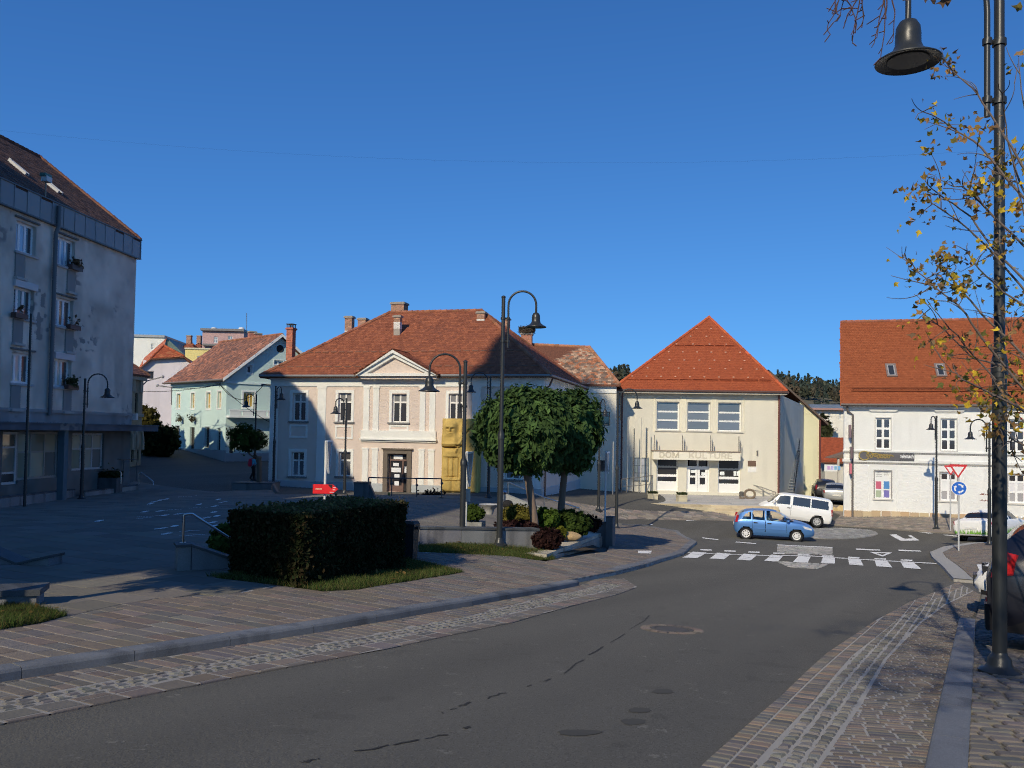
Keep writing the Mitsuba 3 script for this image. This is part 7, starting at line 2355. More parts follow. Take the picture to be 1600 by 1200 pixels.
def mound(key, label, c, rad, n, col, size, seed, cat='shrub', aspect=1.5, bright=(1.7, 1.6, 1.2), shell=.75, droop=.2):
    r = np.random.default_rng(seed); k = name(key)
    q = MB(); m = trimesh.creation.icosphere(3, 1.0); v = np.asarray(m.vertices) * (np.asarray(rad) * .84) + c
    q.mesh(v, m.faces, np.asarray(col) * .4)
    q.mesh(*clump_crown(c, rad, max(20, n // 14), 14, size, col, r, spread=.12, shell=shell, bright=bright, aspect=aspect, droop=droop))
    add(k, q, 'leaf'); lab(k, label, cat)


mound('box_ball', 'clipped green box ball on the pale granite tub', P(739, 802, 22.4), (.31, .31, .22), 2600, (.055, .09, .022), .045, 121)
mound('heather', 'yellow-green heather mound with brown tips behind the tall lamp', P(812, 806, 23.2), (.62, .5, .30), 4200, (.16, .14, .035), .045, 122, bright=(1.3, 1.4, 1.2))
mound('barberry', 'flat dark purple shrubs along the planter wall left of the tree trunk', P(806, 822, 21.6), (.60, .35, .14), 2200, (.042, .022, .024), .05, 123)
mound('leafy_shrub', 'bright green shrub just right of the left tree trunk', P(853, 812, 22.8), (.36, .4, .32), 2400, (.07, .12, .025), .07, 124)
mound('leafy_shrub', 'dark green bush under the right globe tree, widest of the planter bed', P(893, 817, 23.6), (.56, .5, .36), 3600, (.045, .075, .022), .075, 125)
mound('barberry', 'dark purple shrub hanging over the sloping wall', P(855, 842, 20.9), (.42, .4, .26), 2600, (.034, .018, .019), .05, 126)
mound('leafy_shrub', 'small yellow-green plant beside the ochre rock', P(876, 833, 21.3), (.13, .15, .16), 700, (.16, .17, .03), .07, 127)
mound('barberry', 'dark purple bush at the far right end of the planter bed', P(915, 818, 24.8), (.50, .4, .24), 2200, (.035, .02, .02), .06, 128)
mound('juniper', 'light green juniper peeping out left of the hedge', P(350, 848, 15.6), (.26, .3, .34), 2600, (.07, .11, .03), .05, 129, aspect=2.6)
g = MB((.30, .29, .26)); p = P(352, 874, 15.9); g.box((p[0] - .2, p[1] - .12, p[2] - .3), (p[0] + .5, p[1] + .3, p[2] + .16)); add('stone_trough', g, 'granite_vc'); lab('stone_trough', 'pale stone trough under the juniper', 'planter')
mound('street_bush', 'sunlit yellowish bush beside the lilac house', P(226, 668, 64), (1.1, 1.0, 1.7), 3000, (.10, .09, .03), .18, 131, 'bush')
mound('street_bush', 'dark rounded bush where the street bends', P(247, 688, 62), (1.6, 1.2, 1.25), 3000, (.03, .042, .018), .18, 132, 'bush')

# low bed of soil behind the planter wall
bed = Polygon([P(832, 850, 20.3)[:2], P(845, 858, 19.6)[:2], P(940, 832, 24.6)[:2], P(905, 812, 27.5)[:2], P(780, 808, 25.0)[:2], P(765, 830, 21.5)[:2]])
g = MB((.05, .04, .03)); v, f = trimesh.creation.triangulate_polygon(bed, engine='earcut'); v = np.asarray(v)
zb = hh(v) + .12
g.mesh(np.column_stack([v[:, :2], zb]), f); add('planter_bed', g, 'matte'); lab('planter_bed', 'dark soil of the planter bed between the walls', 'soil', kind='stuff')


def star_leaves(n, pts, size, cols, r):
    """Five-lobed leaves, ten triangles each, cupped a little."""
    a = np.linspace(0, 2 * np.pi, 11)[:-1]
    rad = np.where(np.arange(10) % 2 == 0, 1.0, .5) * np.array([1.1, 1, .85, 1, .5, .8, .5, .8, .85, 1])
    base = np.vstack([[0, 0, 0], np.column_stack([np.cos(a) * rad, np.sin(a) * rad * .85, .45 * (np.sin(a) * rad) ** 2 - .3 * np.cos(a) * rad])])
    R_ = trimesh.transformations.random_rotation_matrix
    V = []
    for i in range(n):
        M = R_(r.uniform(0, 1, 3))[:3, :3]
        V.append(base @ M.T * size * r.uniform(.5, 1.15) + pts[i])
    f = np.array([[0, k, k % 10 + 1] for k in range(1, 11)])
    return np.vstack(V), (np.arange(n)[:, None, None] * 11 + f).reshape(-1, 3), np.repeat(cols, 11, 0)


def autumn_tree():
    r = np.random.default_rng(137); k = 'autumn_tree'
    D = 6.9
    base = arr(5.6, 6.6, h(5.6, 6.6))
    bark = (.15, .12, .105)
    g = MB(bark)
    limb(g, [base - Z * .3, base + arr(.05, 0, 1.0), base + arr(0, .05, 2.4), base + arr(.1, 0, 4.4), base + arr(.1, 0, 6.0)], .085, .03, 10, bark, r)
    br = [[(1700, 560), (1560, 405), (1480, 332), (1442, 312)], [(1700, 520), (1555, 390), (1510, 335), (1462, 300), (1452, 270)], [(1700, 470), (1545, 330), (1502, 292), (1470, 281)], [(1680, 390), (1545, 245), (1500, 208), (1462, 182), (1430, 186)],
          [(1660, 330), (1555, 190), (1508, 128), (1476, 96)], [(1720, 730), (1560, 560), (1500, 482), (1440, 430), (1416, 385)], [(1700, 640), (1525, 480), (1478, 425), (1442, 438)], [(1720, 760), (1565, 605), (1492, 522), (1448, 468)],
          [(1720, 740), (1595, 592), (1525, 560), (1480, 520), (1432, 502)], [(1700, 690), (1545, 612), (1500, 590), (1470, 560)], [(1690, 400), (1605, 205), (1592, 90)], [(1690, 500), (1600, 330), (1580, 240)], [(1700, 800), (1600, 660), (1555, 690)],
          [(1700, 520), (1590, 470), (1530, 420), (1512, 380)], [(1700, 620), (1600, 560), (1560, 470)], [(1700, 430), (1600, 300), (1570, 190), (1560, 130)], [(1700, 760), (1590, 690), (1595, 735)]]
    allp = []
    for b in br:
        d0 = D + r.uniform(-.5, .5)
        pts = [P(x, y, D * .95 if i == 0 else d0 + i * r.uniform(-.1, .12)) for i, (x, y) in enumerate(b)]
        st = base + Z * np.clip(pts[0][2] - base[2] - .35, .8, 5.6)
        q = limb(g, [st + arr(.05, 0, 0), *pts], .014, .0028, 5, bark, r, .004); allp.append(q[5:])
        for _ in range(7):
            i = r.integers(5, len(q) - 1); dv = unit(q[i] - q[i - 1]) + r.normal(0, .55, 3)
            e = q[i] + unit(dv) * r.uniform(.12, .40); m = (q[i] + e) / 2 + r.normal(0, .02, 3)
            w = limb(g, [q[i], m, e], .005, .002, 4, bark, r); allp.append(w[3:])
    add(k + '__trunk', g, 'bark', 60)
    allp = np.vstack(allp)
    cl = [(1475, 100, 14), (1500, 195, 10), (1455, 185, 6), (1535, 205, 8), (1455, 240, 5), (1458, 280, 9), (1435, 305, 14), (1437, 340, 6), (1510, 298, 14), (1530, 278, 10), (1560, 248, 16), (1562, 290, 12), (1540, 320, 10), (1503, 342, 5), (1570, 372, 14),
          (1480, 410, 20), (1470, 430, 16), (1440, 412, 6), (1418, 425, 7), (1490, 448, 12), (1512, 440, 8), (1562, 448, 16), (1548, 392, 9), (1455, 470, 8), (1432, 502, 5), (1446, 516, 5), (1470, 532, 8), (1456, 546, 6), (1520, 540, 10), (1502, 580, 8),
          (1512, 602, 9), (1500, 612, 8), (1530, 606, 10), (1545, 640, 14), (1560, 668, 12), (1560, 620, 10), (1590, 100, 5), (1590, 250, 7), (1585, 330, 8), (1595, 480, 12), (1592, 560, 12), (1590, 640, 12), (1597, 722, 6), (1580, 520, 10), (1590, 600, 12), (1575, 655, 8)]
    pts, cols = [], []
    pal = np.array([(.62, .42, .045), (.72, .52, .06), (.36, .21, .09), (.19, .12, .07), (.32, .20, .06), (.14, .14, .045), (.28, .19, .10), (.20, .18, .05)])
    tw = MB(bark)
    for x, y, n in cl:
        c = P(x, y, D + r.uniform(-.5, .4))
        near = allp[np.argmin(np.linalg.norm(allp - c, axis=1))]
        limb(tw, [near, (near + c) / 2 + r.normal(0, .02, 3), c], .004, .002, 4, bark, r)
        w = r.dirichlet(np.array([3.2, 1.8, 3, 2.0, 2.4, 1.6, 2.4, 1.2]))
        n = int(n * 2.5)
        for _ in range(n):
            pts.append(c + r.normal(0, 1, 3) * [.075, .08, .068]); cols.append(pal[r.choice(8, p=w)] * r.uniform(.7, 1.3))
    cols[-3:] = [np.array((.55, .07, .02))] * 3
    add(k + '__twigs', tw, 'bark', 60); lab(k + '__twigs', None, kind='stuff')
    q = MB(); q.mesh(*star_leaves(len(pts), np.array(pts), .042, np.clip(np.array(cols), 0, 1), r)); add(k + '__leaves', q, 'leaf'); lab(k + '__leaves', None, kind='stuff')
    lab(k, 'thin autumn tree with sparse yellow and brown leaves at the right edge', 'tree')


autumn_tree()


def overhang():
    r = np.random.default_rng(139); k = 'overhanging_tree'; bark = (.10, .075, .07)
    base = arr(.6, -4.0, h(.6, -4.0)); g = MB(bark)
    top = base + Z * 5.2
    limb(g, [base - Z * .3, base + arr(.05, 0, 2), top], .16, .08, 10, bark, r)
    ends = []
    for i in range(22):
        a = r.uniform(0, 2 * np.pi); L = r.uniform(1.6, 3.4)
        e = top + arr(math.cos(a) * L, math.sin(a) * L, r.uniform(-.2, 2.2))
        q = limb(g, [top - Z * r.uniform(0, 1.2), (top + e) / 2 + Z * .5, e], .04, .008, 5, bark, r); ends.append(q)
    e = P(1395, -60, 4.6); g.tube([top - Z * .6, arr(1.2, -.5, 5.2), arr(1.8, 2.4, 4.9), e, P(1300, -50, 4.7)], [.04, .03, .02, .012, .006], 6, bark)
    g.tube([arr(1.8, 2.4, 4.9), P(1440, -25, 4.4), P(1500, -25, 4.3)], [.015, .008, .005], 5, bark)
    for x0, x1, y1 in ((1312, 1298, 52), (1318, 1304, 38), (1330, 1322, 30), (1345, 1330, 55), (1350, 1332, 66), (1352, 1346, 40), (1382, 1372, 60), (1388, 1378, 92), (1392, 1396, 70), (1395, 1366, 70), (1326, 1316, 25), (1340, 1350, 34)):
        y0 = r.uniform(-45, -30); n = 7
        t = np.linspace(0, 1, n)[:, None]
        p = P(x0, y0, 4.65) * (1 - t) + P(x1, y1, 4.65) * t + r.normal(0, .008, (n, 3))
        limb(g, p, .005, .0022, 5, (.10, .06, .06), r)
        for j in range(3, n):
            s = p[j] + r.normal(0, .02, 3) + arr(-.02, 0, -.03); limb(g, [p[j], (p[j] + s) / 2, s], .003, .003, 4, (.10, .06, .06), r)
    pts = []
    for q in ends:
        for _ in range(16):
            i = r.integers(6, len(q)); p = q[i] + r.normal(0, .25, 3); pts.append(p)
            limb(g, [q[i], (q[i] + p) / 2 + Z * .05, p, p - Z * r.uniform(.2, .5)], .006, .003, 4, bark, r)
    add(k + '__trunk', g, 'bark', 60)
    pts = np.repeat(np.array(pts), 5, 0) + r.normal(0, .12, (len(pts) * 5, 3))
    keep = ~((pts[:, 1] > .6) & (np.abs(pts[:, 0]) < .75 * pts[:, 1])); pts = pts[keep]
    cols = np.tile((.24, .17, .07), (len(pts), 1)) * r.uniform(.6, 1.4, (len(pts), 1))
    q = MB(); q.mesh(*star_leaves(len(pts), pts, .06, cols, r))
    vis = [(P(1418, -2, 4.5), (.55, .42, .30), .05), (P(1412, -8, 4.5), (.42, .30, .2), .045), (P(1446, -2, 4.4), (.12, .08, .05), .05), (P(1460, 2, 4.4), (.22, .14, .09), .055), (P(1474, 2, 4.4), (.16, .10, .06), .055), (P(1484, -3, 4.4), (.14, .09, .06), .045), (P(1592, 12, 4.6), (.25, .2, .06), .05)]
    q.mesh(*star_leaves(len(vis), np.array([v[0] for v in vis]), .06, np.array([v[1] for v in vis]), r))
    add(k + '__leaves', q, 'leaf'); lab(k + '__leaves', None, kind='stuff')
    lab(k, 'tree over the viewpoint, its bare hanging twigs reaching in at the top right', 'tree')


overhang()


# wooded hill on the horizon
def hill():
    r = np.random.default_rng(149)
    prof = [(840, 640), (900, 606), (960, 588), (1000, 598), (1100, 604), (1200, 600), (1240, 607), (1280, 612), (1320, 618), (1420, 640)]
    xs = np.linspace(840, 1420, 60); ys = np.interp(xs, [p[0] for p in prof], [p[1] for p in prof])
    d1, d0, d2 = 820, 480, 1100
    v, f = [], []
    n = len(xs)
    for x, y in zip(xs, ys):
        t = P(x, y, d1); v += [[t[0] * d0 / d1, d0, -3], [t[0] * .8, d1 * .8, -3 + (t[2] + 3) * .62], t, [t[0] * d2 / d1, d2, t[2] * .9]]
    for i in range(n - 1):
        for j in range(3): f.append([i * 4 + j, (i + 1) * 4 + j, (i + 1) * 4 + j + 1, i * 4 + j + 1])
    add(structure('hill'), MB((.09, .085, .065)).mesh(v, f), 'matte', True)
    q = MB()
    m = 420
    for i in range(m):
        x = r.uniform(880, 1400); t = r.uniform(.0, 1) ** .7
        yt = np.interp(x, xs, ys); a, b = P(x, yt, d1), np.array([P(x, yt, d1)[0] * .8, d1 * .8, -3 + (P(x, yt, d1)[2] + 3) * .62])
        c = b + (a - b) * t
        H = r.uniform(10, 17); con = r.uniform() < .5
        nn = 46
        u = r.uniform(0, 1, nn)
        if con: rad = (1 - u) * H * .17 + .2; zz = u * H
        else: rad = np.sqrt(np.clip(1 - (u * 2 - 1) ** 2, 0, 1)) * H * .34 * r.uniform(.5, 1, nn); zz = H * .25 + u * H * .62
        an = r.uniform(0, 2 * np.pi, nn)
        pts = c + np.column_stack([np.cos(an) * rad, np.sin(an) * rad, zz])
        tone = np.array((.065, .085, .07) if con else [(.13, .115, .08), (.10, .11, .075), (.14, .11, .075)][r.integers(3)]) * r.uniform(.7, 1.3)
        q.mesh(*leafy(nn, pts, np.column_stack([np.cos(an), np.sin(an), np.full(nn, .5)]), 2.1 if con else 2.6, np.tile(tone, (nn, 1)) * r.uniform(.7, 1.3, (nn, 1)), r, 1.4))
    add('forest', q, 'leaf'); lab('forest', 'mixed dark forest covering the hill on the horizon', 'forest', kind='stuff')
    # a few garden trees between hall and flats
    for i, (x, y, d, R_, t) in enumerate(((1284, 676, 92, 2.0, 'bare-looking garden tree before the far flats'), (1283, 706, 84, 2.2, 'dark garden tree beside the low orange roof'))):
        globe_tree(t, P(x, y + 40, d), P(x, y, d), (R_ * .6, R_ * .6, R_), 150 + i, 60, (.05, .055, .03), .12, None, .4, 16, 'garden_tree')


hill()


# overhead wires
def wires():
    def wire(label, a, b, sag, rad, key='overhead_wire', col=(.02, .02, .022)):
        t = np.linspace(0, 1, 24)[:, None]
        p = np.asarray(a) * (1 - t) + np.asarray(b) * t - Z * (sag * 4 * t * (1 - t))
        k = name(key); add(k, MB(col).tube(p, rad, 5), 'matte', 70); lab(k, label, 'wire')
    wire('thin wire crossing the blue sky from the grey block to the right', P(-60, 197, 30), P(1640, 228, 30), .95, .0016)
    c = MINT[0].O
    z3 = lambda x, y, d: P(180 + x / 4, 480 + y / 4, d)
    hook = z3(655, 482, 56.5)
    wire('wire from the lilac house side to the bracket on the mint house', z3(170, 528, 60), hook, .15, .02)
    wire('second wire from the street lamp to the bracket on the mint house', z3(290, 490, 59), hook, .25, .018)
    wire('cable from the mint house bracket down to the pink house corner', hook, z3(960, 715, 49), .2, .02)
    wire('cable from the mint house bracket to the pink house lamp', hook, z3(920, 495, 50), .9, .02)
    k = 'wall_bracket'; g = MB((.10, .10, .10)).tube([z3(620, 474, 56.6), z3(660, 474, 56.6)], .04, 5); g.tube([z3(655, 474, 56.6), z3(655, 500, 56.6)], .03, 5); add(k, g, 'satin'); lab(k, 'dark cable bracket on the corner of the mint house', 'bracket')
    k = 'wall_bracket_001'; g = MB((.10, .10, .10)).tube([z3(915, 482, 48.5), z3(992, 487, 48.5)], .035, 5); g.lathe([(.05, -.05), (.07, 0), (.05, .08)], z3(918, 490, 48.5), 8); add(k, g, 'satin'); lab(k, 'dark cable bracket at the top of the lamp by the pink house', 'bracket')
    k = 'street_lamp_lilac'
    for nm, p in (('wall_lamp', [z3(168, 490, 58), z3(200, 460, 58), z3(260, 445, 58), z3(290, 436, 58)]), ('wall_lamp', [z3(352, 610, 62), z3(352, 500, 62), z3(300, 497, 62), z3(270, 490, 62)])):
        kk = name(nm); g = MB((.22, .22, .22)).tube(p, .04, 6); e = p[-1]; g.lathe([(0, 0), (.10, .02), (.12, .10), (.05, .18), (0, .2)], e, 10, (.42, .42, .42), axis=unit(p[-1] - p[-2])); add(kk, g, 'satin', 50)
        lab(kk, 'curved lamp arm on the corner of the old ochre house' if kk == 'wall_lamp' else 'lamp on a grey post beside the left end of the mint house', 'lamp')


wires()
# ---------------------------------------------------------------- vehicles and people
from scipy.interpolate import PchipInterpolator
import manifold3d as m3


def car(key, label, pos, heading, L, Wd, st, wheels, side_win, shield, rear, col, wheel_r=.30, hub=(.62, .62, .62), pitch=0.0, roll=0.0, clear=False, doors=(), cat='car', lights=True, paint='paint', rim_spokes=9, front_lamp=None, tail=None, low_band=None, cut=None, handles=None, mirror=None, plate_=True):
    """A car from stations (x from the tail, underside, belt line, top, half width at belt, half width at roof)."""
    k = name(key)
    S = np.asarray(st, float)
    xs = np.unique(np.round(np.concatenate([np.linspace(0, S[-1, 0], 84), S[:, 0], [v for w in side_win for v in (w.bounds[0], w.bounds[2])]]), 3))
    f_ = [PchipInterpolator(S[:, 0], S[:, i]) for i in range(1, 6)]
    nl, nu, nt = 10, 9, 7
    secs = []
    for x in xs:
        zl, zb, zt, w, wt = [float(q(x)) for q in f_]
        sec = [(0, zl), (w * .55, zl), (w * .86, zl + .01)]
        for t in np.linspace(0, 1, nl)[1:]:
            sec.append((w * (.93 + .07 * math.sin(math.pi * min(t, .62) / 1.24)) * (1 - .02 * max(0, t - .8) * 5), zl + .05 + (zb - zl - .05) * t))
        a = sec[-1]
        for t in np.linspace(0, 1, nu)[1:]:
            sec.append((a[0] + (wt - a[0]) * t ** 1.12, zb + (zt - .05 * min(1, (zt - zb) * 3) - zb) * t))
        a = sec[-1]
        for t in np.linspace(0, 1, nt)[1:]:
            sec.append((a[0] * (1 - t), a[1] + (zt + .0 - a[1]) * math.sin(t * math.pi / 2) + .012 * t))
        secs.append(sec)
    secs = np.array(secs)                                       # n, m, 2
    n, m = secs.shape[:2]
    M = frame(pos, heading)
    cp, sp, cr, sr = math.cos(pitch), math.sin(pitch), math.cos(roll), math.sin(roll)
    M[:3, :3] = M[:3, :3] @ np.array([[cp, 0, -sp], [0, 1, 0], [sp, 0, cp]]) @ np.array([[1, 0, 0], [0, cr, -sr], [0, sr, cr]])
    to = lambda p: np.asarray(p, float) @ M[:3, :3].T + M[:3, 3]
    loc = lambda x, y, z: arr(x - L / 2, y, z)
    V, F = {}, {}
    for s in (1, -1):
        v = np.stack([np.repeat(xs[:, None] - L / 2, m, 1), secs[..., 0] * s, secs[..., 1]], -1).reshape(-1, 3)
        V[s] = v
    groups = {}

    def put(gname, s, quad):
        groups.setdefault((gname, s), []).append(quad)
    i0 = 2 + nl
    for i in range(n - 1):
        for j in range(m - 1):
            x = (xs[i] + xs[i + 1]) / 2; z = secs[i:i + 2, j:j + 2, 1].mean(); y = secs[i:i + 2, j:j + 2, 0].mean()
            band = 'low' if j < i0 else 'glass' if j < i0 + nu - 1 else 'roof'
            g_ = 'body'
            if j < i0 and any((x - wx) ** 2 + (z - wheel_r) ** 2 < (wheel_r * 1.17) ** 2 for wx in wheels) and j >= 1: continue
            if band == 'glass' and any(w.contains(Point(x, z)) for w in side_win): g_ = 'side_window'
            elif j >= i0 + 1 and shield[0] < x < shield[1] and y < shield[2]: g_ = 'windscreen'
            elif j >= i0 + 1 and rear[0] < x < rear[1] and y < rear[2]: g_ = 'rear_window'
            elif band == 'low':
                for q, (a, b, zl_) in enumerate(doors):
                    if a < x < b and z > zl_ and j > 4: g_ = f'door{q}'
            for s in (1, -1):
                q = [i * m + j, (i + 1) * m + j, (i + 1) * m + j + 1, i * m + j + 1]
                put(g_, s, q if s < 0 else q[::-1])
    gl = 'glass' if clear else 'pane'
    body = MB(col)
    for s in (1, -1):
        body.mesh(to(V[s]), groups[('body', s)])
        for e, sec in ((0, secs[0]), (n - 1, secs[-1])):
            idx = [e * m + j for j in range(m)]
            fan = [[idx[0], idx[j], idx[j + 1]] for j in range(1, m - 1)]
            fan = np.array(fan)
            body.mesh(to(V[s]), fan if (s > 0) == (e > 0) else fan[:, ::-1])
    add(k + '__body', body, paint, 38)
    gc = (.015, .017, .02)
    for s in (1, -1):
        g = MB((.012, .012, .014))
        for x in sorted({v for d in doors for v in d[:2]}):
            zl, zb, zt, w, wt = [float(q(x)) for q in f_]
            sec = secs[np.argmin(np.abs(xs - x))][4:i0 + 1]
            g.tube([loc(x, s * (y + .001), z) for y, z in sec], .007, 4)
        if g.n:
            g.v = [to(v) for v in g.v]; add(name(k + '__door_seam'), g, 'satin')
    for q in range(len(doors)):
        for s in (1, -1):
            g = MB(col).mesh(to(V[s] * 1.0), groups.get((f'door{q}', s), [[0, 0, 0, 0]])); dk = name(k + '__door'); add(dk, g, paint, 38)
            if handles:
                hx, hz = handles[q]; w = float(f_[3](hx))
                g = MB((.03, .03, .035)); p = np.array([[hx - .09, 0, hz - .02], [hx + .09, 0, hz - .02], [hx + .09, 0, hz + .025], [hx - .09, 0, hz + .025]]); p[:, 0] -= L / 2
                a_, b_ = p.copy(), p.copy(); a_[:, 1] = s * w * .95; b_[:, 1] = s * (w + .03); g.hexa(to(np.vstack([a_, b_]) if s < 0 else np.vstack([b_, a_]))); add(dk + '__handle', g, 'satin')
    sep = {}
    for (gn, s), q in groups.items():
        if gn in ('side_window', 'windscreen', 'rear_window'): sep.setdefault(gn, []).append((s, q))
    for gn, lst in sep.items():
        if gn == 'side_window':
            for s, q in lst:
                for w in side_win:
                    qq = [a for a in q if w.contains(Point(V[s][a].mean(0)[0] + L / 2, V[s][a].mean(0)[2]))]
                    if qq: add(name(f'{k}__{gn}'), MB(gc).mesh(to(V[s]), qq), gl, True)
        else:
            g = MB(gc)
            for s, q in lst: g.mesh(to(V[s]), q)
            add(f'{k}__{gn}', g, gl, 60)
    # wheel wells and underside, wheels
    g = MB((.008, .008, .008)); p = to([loc(x, y, z) for z in (.26, .62) for x, y in ((.18, -Wd * .36), (L - .25, -Wd * .36), (L - .25, Wd * .36), (.18, Wd * .36))]); g.hexa(p); add(k + '__underbody', g, 'matte')
    for wx in wheels:
        for s in (1, -1):
            w = float(f_[3](wx)); wk = name(k + '__wheel')
            c = to(loc(wx, s * (w - .19), wheel_r)); ax = to(loc(0, s, 0)) - to(loc(0, 0, 0))
            R_ = wheel_r
            add(wk + '__tyre', MB((.018, .018, .018)).lathe([(R_ * .60, .0), (R_ * .9, -.005), (R_, .03), (R_, .15), (R_ * .95, .185), (R_ * .68, .18), (R_ * .66, .16)], c, 28, axis=ax), 'satin', 40)
            g = MB(hub).lathe([(R_ * .67, .15), (R_ * .66, .172), (R_ * .58, .165), (R_ * .5, .150), (R_ * .2, .165), (0, .17)], c, 28, axis=ax)
            zz = unit(ax); xx = unit(np.cross(zz, [0, 0, 1])); yy = np.cross(zz, xx)
            for a in range(rim_spokes):
                t = 2 * np.pi * a / rim_spokes; d = xx * math.cos(t) + yy * math.sin(t)
                e = np.cross(zz, d) * R_ * .055
                b0, b1 = c + d * R_ * .33 + zz * .162, c + d * R_ * .52 + zz * .157
                g.prism([b0 - e, b1 - e * 1.8, b1 + e * 1.8, b0 + e], zz * .008, (.05, .05, .05))
            add(wk + '__rim', g, 'satin', 40)
            # dark well
            g = MB((.006, .006, .006)).lathe([(R_ * 1.16, -.02), (R_ * 1.16, .17)], c - zz * .0, 24, axis=ax); add(k + '__wheel_well' if False else name(k + '__wheel_well'), g, 'matte')

    def lampquad(part, pts, colr, bsdf='pane', thick=.012):
        for s in (1, -1):
            p = np.array([loc(x, float(f_[3](x)) * s * (1.0 if z < float(f_[1](x)) else 1.0 - .30 * (z - float(f_[1](x)))), z) for x, y, z in pts]); nrm = unit(np.cross(p[1] - p[0], p[2] - p[0])); c0 = p.mean(0)
            if nrm @ (c0 - arr(0, 0, .6)) < 0: nrm = -nrm; p = p[::-1]
            g = MB(colr); g.prism(to(p - nrm * .06), M[:3, :3] @ (nrm * (.06 + thick))); add(name(f'{k}__{part}'), g, bsdf)
    if front_lamp: lampquad('headlight', front_lamp, (.62, .64, .66))
    if tail: lampquad('tail_light', tail, (.42, .012, .016))
    if low_band:
        for s in (1, -1):
            a, b, z0, z1 = low_band; pts = []
            g = MB((.55, .57, .62) if cat != 'van' else (.5, .5, .5)); q = np.linspace(a, b, 10)
            for x0, x1 in zip(q[:-1], q[1:]):
                w0, w1 = float(f_[3](x0)), float(f_[3](x1))
                g.prism(to([loc(x0, s * w0 * .97, z0), loc(x1, s * w1 * .97, z0), loc(x1, s * w1 * .97, z1), loc(x0, s * w0 * .97, z1)]), M[:3, :3] @ arr(0, s * (w0 * .03 + .018), 0), col)
            add(name(k + '__side_moulding'), g, paint)
    if mirror:
        for s in (1, -1):
            x, z = mirror; w = float(f_[3](x)); e = trimesh.creation.icosphere(2, 1.0); v = np.asarray(e.vertices) * [.07, .11, .075] + loc(x, s * (w + .10), z)
            add(name(k + '__mirror'), MB(np.asarray(col) * .9).mesh(to(v), e.faces), paint, True)
    if plate_:
        g = MB((.70, .70, .68)); p = [loc(-.012, -.26, .62), loc(-.012, .26, .62), loc(-.012, .26, .73), loc(-.012, -.26, .73)]; g.prism(to(p), M[:3, :3] @ arr(-.015, 0, 0)); add(k + '__number_plate', g, 'satin')
        p = [loc(L + .004, -.26, .42), loc(L + .004, .26, .42), loc(L + .004, .26, .53), loc(L + .004, -.26, .53)]; g = MB((.70, .70, .68)); g.prism(to(p), M[:3, :3] @ arr(.015, 0, 0)); add(k + '__number_plate_001', g, 'satin')
    lab(k, label, cat)
    return k, to, loc, f_


HATCH = [(0, .46, .74, .80, .60, .50), (.05, .36, .86, .98, .73, .58), (.16, .29, .93, 1.19, .79, .60), (.40, .25, .95, 1.40, .825, .60), (.9, .22, .95, 1.50, .835, .60), (1.5, .22, .93, 1.52, .835, .60), (1.9, .22, .92, 1.48, .835, .60),
         (2.25, .22, .92, 1.36, .83, .60), (2.6, .22, .92, 1.17, .82, .62), (2.88, .22, .92, 1.01, .815, .64), (3.15, .22, .90, .96, .80, .64), (3.45, .24, .83, .88, .76, .58), (3.68, .27, .74, .79, .70, .52), (3.80, .31, .62, .68, .64, .46), (3.85, .38, .52, .56, .57, .42)]
hw = Polygon([(.36, 1.02), (.55, 1.28), (.80, 1.40), (1.2, 1.46), (1.9, 1.455), (2.2, 1.37), (2.62, 1.14), (2.86, .97), (2.5, .965)])
HWIN = [hw.intersection(sbox(.3, .9, .80, 2)), hw.intersection(sbox(.86, .9, 1.46, 2)), hw.intersection(sbox(1.54, .9, 3, 2))]
SB = .925
BH = [tuple(v * SB for v in q) for q in HATCH]; BW = [affinity.scale(q, SB, SB, origin=(0, 0)) for q in HWIN]
a_, b_ = G(1163.7, 841.6), G(1245.9, 846.6)
head = math.atan2(b_[1] - a_[1], b_[0] - a_[0]) + math.radians(6)
ctr_ = (a_ + b_) / 2
hd_ = arr(math.cos(head), math.sin(head), 0); rt_ = arr(hd_[1], -hd_[0], 0)
ctr_ = ctr_ - rt_ * .66 + hd_ * .14
zf, zr = h(*(ctr_ + hd_ * 1.2)[:2]), h(*(ctr_ - hd_ * 1.2)[:2])
ctr_[2] = (zf + zr) / 2
BLUE, bto, bloc, bf = car('blue_hatchback', 'light blue metallic hatchback driving past the crossing, a driver inside', ctr_, head, 3.85 * SB, 1.67 * SB, BH, (.56 * SB, 2.98 * SB), BW, (2.05 * SB, 2.90 * SB, .60), (.10, .42, .56), (.105, .27, .60), .28,
                          (.70, .70, .70), pitch=math.atan2(zf - zr, 2.4), clear=True, doors=((.88 * SB, 1.48 * SB, .36), (1.50 * SB, 2.50 * SB, .34)), paint='paint_flake', front_lamp=[(3.36 * SB, 0, .62), (3.70 * SB, 0, .56), (3.72 * SB, 0, .63), (3.50 * SB, 0, .70), (3.26 * SB, 0, .75)],
                          tail=[(.03, .70, .78), (.14, .775, .78), (.16, .74, 1.12), (.10, .68, 1.12)], low_band=(.95 * SB, 2.45 * SB, .52, .56), handles=((1.02 * SB, .80), (1.68 * SB, .79)), mirror=(2.56 * SB, .94))
g = MB((.03, .03, .034))
for x, y in ((1.75, .36), (1.75, -.36), (.95, .36), (.95, -.36)):
    for (x0, x1, z0, z1) in ((x - .05, x + .40, .33, .50), (x - .15, x, .42, .98), (x - .17, x - .08, .98, 1.14)):
        w = .22 if z0 < 1 else .12
        g.hexa(bto([bloc(a, b, c) for c in (z0, z1) for a, b in ((x0, y - w), (x1, y - w), (x1, y + w), (x0, y + w))]))
add(BLUE + '__seats', g, 'matte')
g = MB((.03, .03, .03)); c = bto(bloc(2.45, .36, .92)); t = np.linspace(0, 2 * np.pi, 20)
